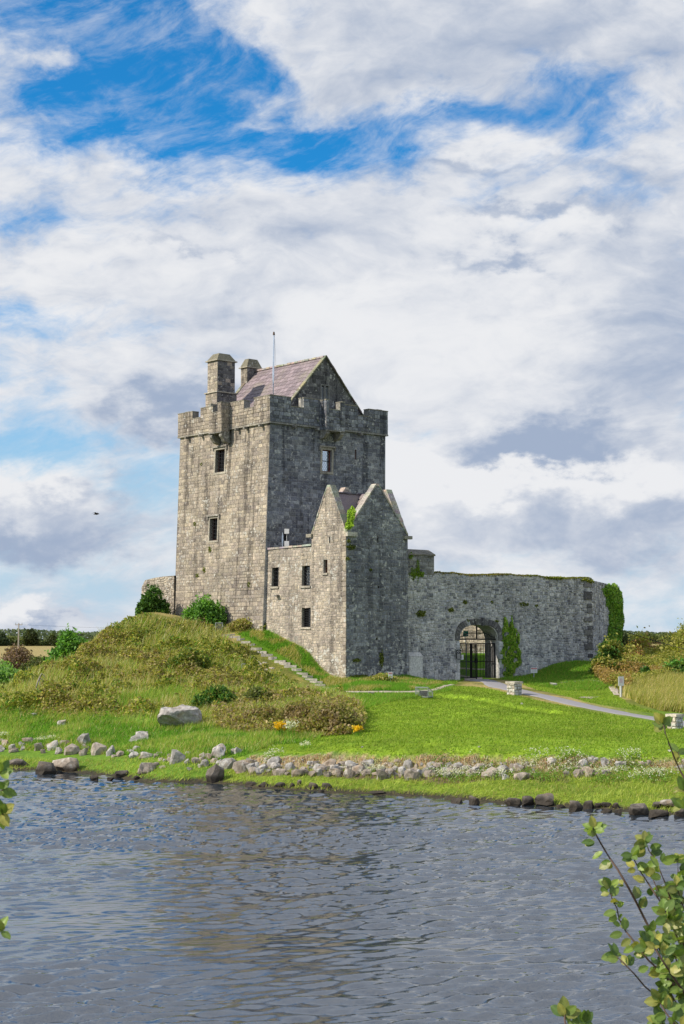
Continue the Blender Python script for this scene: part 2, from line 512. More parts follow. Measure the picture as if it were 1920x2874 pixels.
def edge_y(x):
    return np.interp(x, EDGE[:, 0], EDGE[:, 1])
_ey = edge_y(_gx)
_in = sstep(_gx, EDGE[0, 0], EDGE[0, 0] + 2.5)
_dy = _gy - _ey + (vnoise(_gx, _gy * 0, 0.9) - 0.5) * 0.45
_gz = _gz + _in * (0.16 * sstep(_dy, -0.12, 0.12) * (1 - sstep(_dy, 0.3, 5.0)) - 0.22 * (1 - sstep(_dy, -0.12, 0.12)) * sstep(_dy, -2.0, -0.3))
SCARP = np.array([tuple(wp(*q)[:2]) for q in [(1100, 1962, 93), (1240, 1946, 96), (1340, 1950, 95), (1460, 1972, 90.5), (1560, 1985, 88), (1660, 2002, 85)]])
_sy = np.interp(_gx, SCARP[:, 0], SCARP[:, 1]) + (vnoise(_gx, _gx * 0, 1.1) - .5) * .7
_sm = sstep(_gx, SCARP[0, 0], SCARP[0, 0] + 2) * (1 - sstep(_gx, SCARP[-1, 0] - 2, SCARP[-1, 0]))
_gz = _gz - .20 * _sm * sstep(_sy - _gy, -0.1, .12) * (1 - sstep(_sy - _gy, .3, 5))
_rough = sstep(_gz, 0.1, 0.6)
_gz = _gz + _rough * ((fbm(_gx, _gy, 2.2, 4) - 0.5) * 0.22)
_lawnm = sstep(_gx, -4, 0) * sstep(_dy, 0, 2) * (1 - sstep(_gy, 98, 104))
_gz = _gz - _lawnm * _rough * ((fbm(_gx, _gy, 2.2, 4) - 0.5) * 0.15)


def H(x, y):
    """height of the near ground, bilinear look-up"""
    x = np.asarray(x, np.float64); y = np.asarray(y, np.float64)
    fx = np.clip((x - _GX[0]) / 0.25, 0, len(_GX) - 1.001); fy = np.clip((y - _GY[0]) / 0.25, 0, len(_GY) - 1.001)
    i = fx.astype(int); j = fy.astype(int); a = fx - i; b = fy - j
    z = (_gz[j, i] * (1 - a) + _gz[j, i + 1] * a) * (1 - b) + (_gz[j + 1, i] * (1 - a) + _gz[j + 1, i + 1] * a) * b
    far = 3.2 + 2.1 * sstep(y, 200, 480) + 0.35 * np.sin(x / 90.0)
    k = np.maximum(sstep(y, 138, 175), 0)
    z = z * (1 - k) + far * k
    near = 4.35 - np.maximum(y - 2.2, 0) * 0.52 + (vnoise(x, y, 1.5) - 0.5) * 0.2
    near = np.maximum(near, -2.2)
    kk = sstep(y, 34, 26)
    kk = np.where(y < 30, 1.0, 0.0)
    return np.where(y < 30, near, z)


def hz(x, y):
    return float(H(np.array([x]), np.array([y]))[0])


def ground_hit(px, py, d0=45.0, d1=160.0):
    """where the sight line through a pixel of the photograph meets the ground"""
    d = ray(px, py)
    ys = np.arange(d0, d1, 0.1)
    t = ys / d.y
    X = d.x * t; Z = EYE.z + d.z * t
    below = Z < H(X, ys)
    i = int(np.argmax(below)) if below.any() else len(ys) - 1
    return Vector((float(X[i]), float(ys[i]), hz(float(X[i]), float(ys[i]))))


def poly_xy(pts):
    return np.array([tuple(ground_hit(*p))[:2] for p in pts])


def in_poly(x, y, P_):
    x = np.asarray(x); y = np.asarray(y)
    c = np.zeros(x.shape, bool)
    j = len(P_) - 1
    for i in range(len(P_)):
        xi, yi = P_[i]; xj, yj = P_[j]
        cond = ((yi > y) != (yj > y)) & (x < (xj - xi) * (y - yi) / (yj - yi + 1e-12) + xi)
        c ^= cond; j = i
    return c


def line_dist(x, y, L):
    x = np.asarray(x, float); y = np.asarray(y, float)
    best = np.full(x.shape, 1e9)
    for (ax, ay), (bx, by) in zip(L[:-1], L[1:]):
        dx, dy = bx - ax, by - ay
        t = np.clip(((x - ax) * dx + (y - ay) * dy) / (dx * dx + dy * dy + 1e-9), 0, 1)
        best = np.minimum(best, np.hypot(x - ax - t * dx, y - ay - t * dy))
    return best


# zones of the ground, in plan
Z_LAWN = poly_xy([(690, 2108), (820, 2120), (960, 2127), (1300, 2136), (1600, 2139), (1930, 2142), (2300, 2140), (2300, 2040), (1920, 2035), (1830, 2026), (1640, 1992), (1470, 1956), (1330, 1927), (1240, 1928), (1130, 1958), (1040, 1972), (1010, 2010), (940, 2045), (870, 2075), (760, 2090)])
Z_LAWN2 = poly_xy([(1430, 1909), (1480, 1900), (1560, 1890), (1640, 1905), (1720, 1930), (1760, 1975), (1840, 2000), (1900, 2012), (1870, 2008), (1650, 1972), (1500, 1935)])
Z_BANK = poly_xy([(640, 1765), (720, 1768), (800, 1800), (870, 1840), (940, 1905), (1000, 1912), (1140, 1900), (1240, 1920), (1130, 1945), (980, 1942), (900, 1930), (800, 1870), (690, 1800)])
Z_BANK2 = poly_xy([(1400, 1906), (1480, 1897), (1530, 1868), (1600, 1856), (1665, 1862), (1705, 1890), (1735, 1925), (1690, 1935), (1600, 1940), (1500, 1925)])
Z_BANK3 = poly_xy([(870, 1937), (960, 1908), (1144, 1898), (1240, 1914), (1300, 1912), (1260, 1940), (1130, 1964), (1040, 1982), (1005, 2012), (950, 1985), (880, 1952)])
ROUTE = [tuple(ground_hit(*p))[:2] for p in [(1345, 1908), (1400, 1926), (1470, 1943), (1550, 1960), (1640, 1982), (1740, 2001), (1840, 2016), (1960, 2040), (2200, 2080)]]
TRACKS = [
    [tuple(ground_hit(*p))[:2] for p in [(1270, 1922), (1220, 1938), (1150, 1944), (1060, 1942), (990, 1944), (920, 1942)]],
    [tuple(ground_hit(*p))[:2] for p in [(925, 1938), (860, 1930), (800, 1915), (765, 1893), (735, 1870), (705, 1848)]],
    [tuple(ground_hit(*p))[:2] for p in [(1555, 1922), (1590, 1914), (1640, 1907), (1690, 1913), (1722, 1930), (1732, 1952)]],
]


def zones(x, y):
    """returns masks: lawn, hill (0..1 rough), shelf, near edge soil, path distance"""
    lawn = in_poly(x, y, Z_LAWN) | in_poly(x, y, Z_LAWN2)
    bank = in_poly(x, y, Z_BANK)
    ey = edge_y(x)
    shelf = (y < ey) & (x > EDGE[0, 0])
    return lawn, bank, shelf


def ground_colour(x, y, z):
    n = fbm(x, y, 3.0, 4, 3.1, 8.2); n2 = fbm(x, y, 0.8, 3, 9.1, 2.2); n3 = fbm(x, y, 9.0, 3, 1.1, 4.2)
    col = np.zeros(x.shape + (3,))
    tan_ = np.array([.36, .30, .13]); olive = np.array([.16, .17, .04]); green = np.array([.13, .24, .03])
    t = sstep(n, .42, .60)[..., None]
    col[:] = olive * (1 - t) + tan_ * t
    low = (1 - sstep(z, 1.7, 2.6))[..., None]
    col = col * (1 - low) + green * low
    lawn, bank, shelf = zones(x, y)
    lc = np.array([.18, .29, .026]) * (0.55 + 0.9 * n2[..., None]) * (0.6 + 0.8 * n3[..., None])
    col = np.where(lawn[..., None], lc, col)
    bc = np.array([.09, .19, .015]) * (0.7 + 0.6 * n2[..., None])
    col = np.where(bank[..., None], bc, col)
    sc_ = np.array([.17, .25, .03]) * (0.7 + 0.6 * n2[..., None])
    col = np.where(shelf[..., None], sc_, col)
    ey = edge_y(x)
    lip = (np.abs(y - ey + 0.25) < 0.36) & (x > EDGE[0, 0] + 1.0)
    col = np.where(lip[..., None], np.array([.34, .27, .19]) * (0.7 + 0.6 * n2[..., None]), col)
    emb = (y < ey - .55) & (y > ey - 2.1) & (x > EDGE[0, 0] + 1.0) & (x < 9)
    col = np.where(emb[..., None], np.array([.13, .10, .07]), col)
    b2 = in_poly(x, y, Z_BANK2) | in_poly(x, y, Z_BANK3)
    col = np.where(b2[..., None], bc, col)
    mud = (z < 0.12)
    col = np.where(mud[..., None], np.array([.06, .055, .04]), col)
    yard = in_poly(x, y, np.array([(4.6, 108.6), (19, 121.5), (24, 140), (8, 138), (2, 118)])) 
    col = np.where(yard[..., None], np.array([.12, .26, .015]) * (0.75 + .5 * n2[..., None]), col)
    far = y > 170
    col = np.where(far[..., None], np.array([.36, .30, .14]) * (0.85 + .3 * n[..., None]), col)
    nr = y < 30
    col = np.where(nr[..., None], np.array([.09, .10, .03]), col)
    return col

xs = np.concatenate([-np.geomspace(4500, 60, 22), np.arange(-56, -30, 2.0), np.arange(-30, 30, 0.3), np.arange(30, 57, 2.0), np.geomspace(60, 4500, 22)])
ys = np.concatenate([-np.geomspace(600, 10, 8), np.arange(-8, 29.9, 1.0), [30.01], np.arange(34, 50, 2.0), np.arange(50, 124, 0.25), np.arange(124, 150, 0.8), np.geomspace(152, 6500, 44)])
gx, gy = np.meshgrid(xs, ys)
gz_ = H(gx, gy)
nx_, ny_ = len(xs), len(ys)
idx = np.arange(nx_ * ny_).reshape(ny_, nx_)
fc = np.stack([idx[:-1, :-1], idx[:-1, 1:], idx[1:, 1:], idx[1:, :-1]], -1).reshape(-1, 4)
me = np_mesh('ground', np.stack([gx, gy, gz_], -1).reshape(-1, 3), fc, ground_colour(gx, gy, gz_).reshape(-1, 3), smooth=True)
m, n, b = new_mat('turf_and_soil')
g = n.node('ShaderNodeNewGeometry'); pos = g.outputs['Position']
a_ = n.node('ShaderNodeAttribute', attribute_name='Col')
f1 = n.noise(pos, 7.0, 6, 0.75); f2 = n.noise(pos, 1.2, 4, 0.6)
c_ = n.mix(1.0, a_.outputs['Color'], n.mix(n.smooth(f1, 0.3, 0.7), (0.55, 0.6, 0.55), (1.4, 1.32, 1.3)), 'MULTIPLY')
c_ = n.mix(1.0, c_, n.mix(n.smooth(f2, 0.35, 0.65), (0.85, 0.88, 0.9), (1.15, 1.1, 1.0)), 'MULTIPLY')
n.put(b.inputs['Base Color'], c_)
b.inputs['Roughness'].default_value = 0.95; b.inputs['Specular IOR Level'].default_value = 0.1
bp = n.node('ShaderNodeBump'); bp.inputs['Strength'].default_value = 0.6; bp.inputs['Distance'].default_value = 0.08
n.put(bp.inputs['Height'], f1); n.nt.links.new(bp.outputs[0], b.inputs['Normal'])
ground = finish(link(me, 'ground', m), 'grassy shore, mound and lawn that the castle stands on', None, None, 'structure')


def drape(name, line, width, mat, lift, label, wob=0.15, nseg=None):
    L = [Vector((p[0], p[1])) for p in line]
    pts = []
    for a, b2 in zip(L[:-1], L[1:]):
        k = max(2, int((b2 - a).length / 0.4))
        pts += [a.lerp(b2, i / k) for i in range(k)]
    pts.append(L[-1])
    for _ in range(6):
        pts = [pts[0]] + [(pts[i - 1] + pts[i] * 2 + pts[i + 1]) / 4 for i in range(1, len(pts) - 1)] + [pts[-1]]
    V = []; nc = 9
    for i, p in enumerate(pts):
        t = (pts[min(i + 1, len(pts) - 1)] - pts[max(i - 1, 0)]).normalized(); s = Vector((-t.y, t.x))
        wl = width * (1 + wob * (2 * vnoise(p.x, p.y, 0.9) - 1)); wr = width * (1 + wob * (2 * vnoise(p.x, p.y, 0.9, 5, 5) - 1))
        for k in range(nc):
            q = p + s * ((k / (nc - 1) - 0.5) * (wl if k < nc / 2 else wr))
            e = -0.10 if k in (0, nc - 1) else 0.0
            V.append((q.x, q.y, e, k))
    V = np.array(V, float)
    zz = H(V[:, 0], V[:, 1]) + lift + V[:, 2]
    # the sheet stays above the highest ground close by
    for dx, dy in ((.2, 0), (-.2, 0), (0, .2), (0, -.2)):
        zz = np.maximum(zz, np.where(V[:, 2] < 0, -9, H(V[:, 0] + dx, V[:, 1] + dy) + 0.01))
    vv = np.stack([V[:, 0], V[:, 1], zz], -1)
    ii = np.arange(len(pts) * nc).reshape(-1, nc)
    ff = np.stack([ii[:-1, :-1], ii[1:, :-1], ii[1:, 1:], ii[:-1, 1:]], -1).reshape(-1, 4)
    return finish(link(np_mesh(name, vv, ff, smooth=True), name, mat), label, None, None, 'structure')

M_TARMAC = plain('pale_tarmac', (0.30, 0.29, 0.31), 0.9, scale=9, var=0.07)
M_EARTH = plain('trodden_earth', (0.50, 0.44, 0.37), 0.95, scale=3, var=0.14)
drape('path', ROUTE, 1.75, M_TARMAC, 0.035, 'pale grey tarmac path from the gate down to the right', 0.10)
drape('track', TRACKS[0], 0.55, M_EARTH, 0.03, 'thin trodden track below the gabled house', 0.5)
drape('track', TRACKS[1], 0.45, M_EARTH, 0.03, 'trodden track climbing beside the stone steps', 0.6)
drape('track', TRACKS[2], 0.55, M_EARTH, 0.03, 'bare earth track under the curtain wall corner', 0.6)
drape('track', [tuple(ground_hit(*p))[:2] for p in [(1640, 1960), (1665, 1956)]], 0.9, M_EARTH, 0.03, 'small patch of bare earth beside the path', 0.4)
drape('path', [(9.2, 112.0), (9.6, 115.5), (7.5, 118.5)], 1.6, M_EARTH, 0.03, 'pale path inside the gateway', 0.1)
drape('path', [(4.5, 122.5), (12.5, 123.2), (18, 124.4)], 0.8, M_EARTH, 0.03, 'pale path across the courtyard lawn', 0.1)

# ------------------------------------------------------------------ water: a real chop, finer near the camera
def water_mesh():
    V = []; rows = []
    D = 11.0; Ds = []
    while D < 88:
        Ds.append(D); D += 0.050 + D * D * 0.000036
    Ds = np.array(Ds)
    nx = 380
    side_ = np.linspace(0.215, 0.95, 110)[1:] ** 1.0
    a = np.concatenate([-side_[::-1], np.linspace(-0.215, 0.215, nx), side_])
    DD, AA = np.meshgrid(Ds, a, indexing='ij')
    X = (DD + 7.0) * AA; Y = DD
    rs = np.random.RandomState(11)
    Z = np.zeros_like(X)
    wind = math.radians(-68)
    calm = 0.25 + 2.6 * np.clip(fbm(X * .6, Y, 4.5, 5) - .2, 0, 1)
    for i in range(44):
        lam = 0.22 * (1.085 ** i) * (0.9 + 0.2 * rs.rand())
        th = wind + rs.randn() * 0.50
        kx = math.cos(th) * 2 * math.pi / lam; ky = math.sin(th) * 2 * math.pi / lam
        ph = rs.rand() * 6.28
        amp = 0.0122 * lam * (0.75 if lam < 0.30 else (1.15 if lam < 0.72 else (0.45 if lam < 1.3 else 0.12)))
        s = np.sin(kx * X + ky * Y + ph + 1.6 * (vnoise(X, Y, lam * 4, i, i) - .5))
        fade = np.clip((lam / (DD * 0.0025 * 1.6)) - 0.6, 0, 1)
        Z += amp * fade * (s + 0.35 * (1 - 2 * np.abs(s)) )
    Z *= calm * 1.15
    # long wake-like ripples running off to the right
    Z += 0.006 * np.exp(-((X * 0.5 + (Y - 34) * 0.2 - 1.0) / 4.0) ** 2) * np.sin(2 * np.pi * (X * 0.34 + Y * 0.9) / 1.1) 
    edge = (1 - sstep(np.abs(AA), 0.90, 0.95)) * sstep(DD, 11, 13) * (1 - sstep(DD, 84, 88))
    Z *= edge
    ii = np.arange(X.size).reshape(X.shape)
    ff = np.stack([ii[:-1, :-1], ii[:-1, 1:], ii[1:, 1:], ii[1:, :-1]], -1).reshape(-1, 4)
    vv = np.stack([X, Y, Z], -1).reshape(-1, 3)
    # outer water: flat sheets around the choppy part, sharing its border
    b = len(vv)
    big = 4500.0
    o = [(-big, -200, 0), (big, -200, 0), (big, 6000, 0), (-big, 6000, 0)]
    c00 = ii[0, 0]; c01 = ii[0, -1]; c11 = ii[-1, -1]; c10 = ii[-1, 0]
    vv = np.concatenate([vv, np.array(o)])
    ff = np.concatenate([ff, [[b, b + 1, c01, c00], [b + 1, b + 2, c11, c01], [b + 2, b + 3, c10, c11], [b + 3, b, c00, c10]]])
    return np_mesh('water', vv, ff, smooth=True)
m, n, b = new_mat('sea_water')
g = n.node('ShaderNodeNewGeometry'); pos = g.outputs['Position']
b.inputs['Base Color'].default_value = (0.018, 0.026, 0.036, 1)
b.inputs['Roughness'].default_value = 0.02
b.inputs['IOR'].default_value = 2.25
b.inputs['Specular IOR Level'].default_value = 0.9
pw = n.vscale(pos, (1.0, 1.7, 1.0))
w1 = n.noise(pw, 4.2, 4, 0.62, 0.5); w2 = n.noise(pw, 12.0, 3, 0.6, 0.6)
gust = n.smooth(n.noise(pos, 0.13, 3, 0.5), 0.38, 0.62, 0.45, 1.0)
bp = n.node('ShaderNodeBump'); bp.inputs['Distance'].default_value = 0.05
n.put(bp.inputs['Strength'], n.m('MULTIPLY', gust, 0.16))
n.put(bp.inputs['Height'], n.m('ADD', w1, n.m('MULTIPLY', w2, 0.28)))
n.nt.links.new(bp.outputs[0], b.inputs['Normal'])
finish(link(water_mesh(), 'water', m), 'choppy blue grey sea inlet in front of the castle', None, None, 'structure')
# ------------------------------------------------------------------ masonry
ZUP = Vector((0, 0, 1))
DR = Vector((0.759, 0.651, 0)).normalized()     # along the faces that look right
DL = Vector((0.651, -0.759, 0)).normalized()    # along the faces that look left, seen left to right
NL = Vector((-0.759, -0.651, 0)).normalized()   # outward normal of the lit faces
NR = Vector((0.651, -0.759, 0)).normalized()    # outward normal of the shaded faces


class Face:
    """upright wall face; A is the left end as seen from outside, B the right end; bottoms may splay"""
    def __init__(s, A, B, z0, z1, A0=None, B0=None):
        s.A1 = Vector((A[0], A[1], 0)); s.B1 = Vector((B[0], B[1], 0))
        s.A0 = Vector((A0[0], A0[1], 0)) if A0 is not None else s.A1
        s.B0 = Vector((B0[0], B0[1], 0)) if B0 is not None else s.B1
        s.z0, s.z1 = z0, z1
        s.W = (s.B1 - s.A1).length
        s.U = (s.B1 - s.A1).normalized()
        s.N = s.U.cross(ZUP)
    def P(s, u, z, d=0.0):
        t = (z - s.z0) / (s.z1 - s.z0)
        a = s.A0.lerp(s.A1, t); b = s.B0.lerp(s.B1, t)
        p = a + (b - a) * (u / s.W) + s.N * d
        return Vector((p.x, p.y, z))
    def pix(s, px, py, d=0.0):
        """pixel of the photograph -> (u, z) on this face"""
        dd = ray(px, py); z = (s.z0 + s.z1) / 2
        for _ in range(4):
            q = s.P(0, z, d)
            k = (q - EYE).dot(s.N) / dd.dot(s.N)
            h = EYE + dd * k
            z = h.z
        a = s.P(0, z, d); b = s.P(s.W, z, d)
        return (h - a).dot((b - a).normalized()) * s.W / (b - a).length, z
    def rect(s, x0, y0, x1, y1):
        """rectangle from pixel corners at left/top and right/bottom, measured at mid height and width"""
        u0 = s.pix(x0, (y0 + y1) / 2)[0]; u1 = s.pix(x1, (y0 + y1) / 2)[0]
        z1 = s.pix((x0 + x1) / 2, y0)[1]; z0 = s.pix((x0 + x1) / 2, y1)[1]
        return (u0, z0, u1, z1)


def clip_poly(poly, clip):
    """Sutherland-Hodgman, clip convex and counter-clockwise"""
    out = list(poly)
    for i in range(len(clip)):
        a = clip[i]; b = clip[(i + 1) % len(clip)]
        ex, ey_ = b[0] - a[0], b[1] - a[1]
        inp = out; out = []
        for k in range(len(inp)):
            p = inp[k]; q = inp[(k + 1) % len(inp)]
            sp_ = ex * (p[1] - a[1]) - ey_ * (p[0] - a[0]); sq = ex * (q[1] - a[1]) - ey_ * (q[0] - a[0])
            if sp_ >= 0: out.append(p)
            if (sp_ >= 0) != (sq >= 0):
                t = sp_ / (sp_ - sq)
                out.append((p[0] + (q[0] - p[0]) * t, p[1] + (q[1] - p[1]) * t))
        if not out: return []
    return out


def area2(p):
    return 0.5 * sum(p[i][0] * p[(i + 1) % len(p)][1] - p[(i + 1) % len(p)][0] * p[i][1] for i in range(len(p)))


def pal_pick(pal):
    c = random.choice(pal)
    k = random.uniform(0.84, 1.2)
    return (c[0] * k, c[1] * k * random.uniform(.985, 1.01), c[2] * k * random.uniform(.96, 1.03))

PAL_TOWER = [(0.375, 0.331, 0.274), (0.356, 0.312, 0.26), (0.385, 0.339, 0.278), (0.339, 0.299, 0.255), (0.366, 0.322, 0.269), (0.282, 0.248, 0.218), (0.422, 0.367, 0.298)]
PAL_SHADY = [(0.196, 0.212, 0.248), (0.168, 0.18, 0.212), (0.228, 0.244, 0.28), (0.136, 0.144, 0.168), (0.2, 0.208, 0.228), (0.288, 0.304, 0.336)]  # same limestone, with the cool dark tone of shaded faces put into its colour
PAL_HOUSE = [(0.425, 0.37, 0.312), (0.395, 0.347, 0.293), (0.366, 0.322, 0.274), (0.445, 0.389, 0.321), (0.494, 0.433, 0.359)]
PAL_WALL = [(0.503, 0.522, 0.551), (0.418, 0.437, 0.465), (0.57, 0.58, 0.589), (0.361, 0.375, 0.399), (0.294, 0.309, 0.337), (0.475, 0.475, 0.475), (0.199, 0.209, 0.237)]
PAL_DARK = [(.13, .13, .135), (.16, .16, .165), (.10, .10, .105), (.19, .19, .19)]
PAL_ROCK = [(.36, .33, .295), (.42, .39, .35), (.30, .275, .245), (.46, .44, .41)]


def courses(z0, z1, ch):
    zs = [z0]
    while zs[-1] < z1 - ch[0] * 0.6:
        zs.append(min(zs[-1] + random.uniform(*ch), z1))
    zs[-1] = z1
    return zs


def masonry(face, u0, u1, z0, z1, ch=(.24, .36), sw=(.34, .72), holes=(), clip=None, pal=PAL_TOWER, jit=0.010, dep=(.006, .022), joint=0.008, wob=0.0, d0=0.0, split=0.0, colf=None, skip=None, zfloor=None, extra=None):
    """lay stones course by course; returns [(area, verts, faces, colour)]"""
    out = []
    zs = courses(z0, z1, ch)
    ph = random.uniform(0, 6)
    W_ = lambda u_, z_: wob * (math.sin(u_ * 1.9 + z_ * 2.3 + ph) + 0.6 * math.sin(u_ * 4.7 + ph * 2 + z_))
    for r in range(len(zs) - 1):
        za, zb = zs[r], zs[r + 1]
        big = 1.0 + (0.25 if random.random() < .2 else 0)
        us = [u0]
        while us[-1] < u1 - sw[0] * 0.5:
            us.append(min(us[-1] + random.uniform(*sw) * big, u1))
        us[-1] = u1
        for k in range(len(us) - 1):
            cells = [(us[k], za, us[k + 1], zb)]
            if split and random.random() < split and zb - za > .2:
                zm = za + (zb - za) * random.uniform(.35, .65); cells = [(us[k], za, us[k + 1], zm), (us[k], zm, us[k + 1], zb)]
            for (a, lo, c, hi) in cells:
                skipit = False
                for (h0, g0, h1, g1) in holes:
                    if a < h1 and c > h0 and lo < g1 and hi > g0:
                        opts = [(h0 - a, 'R'), (c - h1, 'L'), (g0 - lo, 'T'), (hi - g1, 'B')]
                        best = max(opts)
                        if best[0] < 0.07: skipit = True; break
                        if best[1] == 'R': c = h0
                        elif best[1] == 'L': a = h1
                        elif best[1] == 'T': hi = g0
                        else: lo = g1
                if skipit or c - a < .06 or hi - lo < .05: continue
                if skip is not None and skip((a + c) / 2, (lo + hi) / 2, a, c, lo, hi): continue
                if zfloor is not None and hi < zfloor((a + c) / 2): continue
                j = joint
                q = [(a + j + random.uniform(0, jit), lo + j + random.uniform(0, jit)), (c - j - random.uniform(0, jit), lo + j + random.uniform(0, jit)),
                     (c - j - random.uniform(0, jit), hi - j - random.uniform(0, jit)), (a + j + random.uniform(0, jit), hi - j - random.uniform(0, jit))]
                if wob: q = [(x_, y_ + (W_(x_, y_) if z0 + .2 < y_ < z1 - .2 else 0)) for x_, y_ in q]
                if clip is not None:
                    q = clip_poly(q, clip)
                    if len(q) < 3 or area2(q) < .006: continue
                ar = area2(q)
                cx = sum(p[0] for p in q) / len(q); cz = sum(p[1] for p in q) / len(q)
                D_ = random.uniform(*dep) + d0
                ins1, ins2 = 0.0, min(.022, .18 * min(c - a, hi - lo))
                vs = []
                for (dd, ins) in ((-.03, 0), (D_ * .72, 0), (D_, ins2)):
                    for (x_, y_) in q:
                        L = math.hypot(x_ - cx, y_ - cz) or 1
                        x2 = x_ - (x_ - cx) / L * ins * 1.3; y2 = y_ - (y_ - cz) / L * ins * 1.3
                        vs.append(face.P(x2, y2, dd + (random.uniform(-.3, .3) * dep[1] * .3 if dd == D_ else 0)))
                nq = len(q)
                fs = [(l * nq + i, l * nq + (i + 1) % nq, (l + 1) * nq + (i + 1) % nq, (l + 1) * nq + i) for l in (0, 1) for i in range(nq)]
                vs.append(face.P(cx, cz, D_ + random.uniform(0, .3) * dep[1])); ci = len(vs) - 1
                fs += [(2 * nq + i, 2 * nq + (i + 1) % nq, ci) for i in range(nq)]
                col = pal_pick(pal)
                if colf is not None: col = colf(col, (a + c) / 2, (lo + hi) / 2)
                out.append((ar, vs, fs, col))
    return out


def lay(stones, parent, mat, name='stone', limit=300, group_name='stonework'):
    """the stones that show largest become parts, the rest one joined part"""
    stones.sort(key=lambda t: -t[0])
    for (ar, vs, fs, col) in stones[:limit]:
        mb = MB(); c = sum(vs, Vector()) / len(vs)
        mb.add([v_ - c for v_ in vs], fs, col)
        o = mb.build(name, mat)
        o.parent = parent
        o.location = c - parent.location
    if len(stones) > limit:
        mb = MB()
        for (ar, vs, fs, col) in stones[limit:]:
            mb.add([v_ - parent.location for v_ in vs], fs, col)
        o = mb.build(group_name, mat, parent)
        o['kind'] = 'stuff'
        return o


def core_sheet(mb, face, u0, u1, z0, z1, holes=(), col=(.3, .3, .3), clip=None, rev=0.45, d=0.0):
    """mortar sheet with openings cut out and their reveals"""
    us = sorted(set([u0, u1] + [h for q in holes for h in (q[0], q[2])])); zs = sorted(set([z0, z1] + [h for q in holes for h in (q[1], q[3])]))
    us = [x for x in us if u0 <= x <= u1]; zs = [x for x in zs if z0 <= x <= z1]
    for i in range(len(us) - 1):
        for j in range(len(zs) - 1):
            cu, cz = (us[i] + us[i + 1]) / 2, (zs[j] + zs[j + 1]) / 2
            if any(q[0] < cu < q[2] and q[1] < cz < q[3] for q in holes): continue
            p = [(us[i], zs[j]), (us[i + 1], zs[j]), (us[i + 1], zs[j + 1]), (us[i], zs[j + 1])]
            if clip is not None:
                p = clip_poly(p, clip)
                if len(p) < 3: continue
            mb.add([face.P(x, y, d) for x, y in p], [tuple(range(len(p)))], col)
    for (a, lo, c, hi) in holes:
        if rev <= 0: continue
        f = lambda x, y, q: face.P(x, y, q)
        for (p, q) in (((a, lo), (a, hi)), ((c, hi), (c, lo)), ((a, hi), (c, hi)), ((c, lo), (a, lo))):
            mb.add([f(p[0], p[1], d), f(p[0], p[1], -rev), f(q[0], q[1], -rev), f(q[0], q[1], d)], [(0, 1, 2, 3)], tuple(x * 1.0 for x in col))


def fbox(mb, face, u0, z0, u1, z1, d0, d1, col=(1, 1, 1), parent_loc=Vector()):
    """box standing on a face between depths d0 < d1"""
    a = [face.P(u0, z0, d0), face.P(u1, z0, d0), face.P(u1, z0, d1), face.P(u0, z0, d1)]
    b_ = [face.P(u0, z1, d0), face.P(u1, z1, d0), face.P(u1, z1, d1), face.P(u0, z1, d1)]
    a = [p - parent_loc for p in a]; b_ = [p - parent_loc for p in b_]
    mb.add(a + b_, [(0, 1, 2, 3), (7, 6, 5, 4), (0, 4, 5, 1), (1, 5, 6, 2), (2, 6, 7, 3), (3, 7, 4, 0)], col)


def mshift(mb, loc):
    mb.v = [(x - loc.x, y - loc.y, z - loc.z) for x, y, z in mb.v]
    return mb

M_TOWER = stone_mat('tower_limestone', 0.72, 0.6, 5.5)
M_TMORT = stone_mat('tower_mortar', 0.5, 0.25, 4.0, bump=0.5)
M_HOUSE = stone_mat('house_limestone', 0.50, 0.7, 4.0, low_lichen=4.0)
M_WALLS = stone_mat('curtain_wall_stone', 0.32, 0.35, 4.5, moss=0.22)
M_ROCK = stone_mat('shore_rock', 0.0, 0.30, 2.5, bump=0.6)
m, n, b = new_mat('window_glass')
b.inputs['Base Color'].default_value = (0.02, 0.022, 0.025, 1); b.inputs['Roughness'].default_value = 0.05; b.inputs['Specular IOR Level'].default_value = 0.9
M_GLASS = m
m, n, b = new_mat('sky_reflecting_glass')
b.inputs['Base Color'].default_value = (0.62, 0.68, 0.74, 1); b.inputs['Metallic'].default_value = 0.95; b.inputs['Roughness'].default_value = 0.12
M_GLASS2 = m
m, n, b = new_mat('roof_slate')
oi = n.node('ShaderNodeObjectInfo'); g = n.node('ShaderNodeNewGeometry')
c1 = n.mix(oi.outputs['Random'], (.17, .135, .15), (.31, .245, .265))
wv = n.noise(g.outputs['Position'], 0.6, 4, 0.6)
c1 = n.mix(n.smooth(wv, 0.45, 0.7), c1, (.25, .215, .19))
c1 = n.mix(1.0, c1, n.mix(n.smooth(n.noise(g.outputs['Position'], 14, 4, 0.7), .3, .7), (.75, .75, .75), (1.2, 1.2, 1.2)), 'MULTIPLY')
n.put(b.inputs['Base Color'], c1); b.inputs['Roughness'].default_value = 0.65
M_SLATE = m
M_COPING = stone_mat('coping_stone', 0.3, 0.5, 4.0, moss=0.25)
M_MOSS = stone_mat('mossy_coping', 0.3, 0.1, 4.0, moss=0.9)


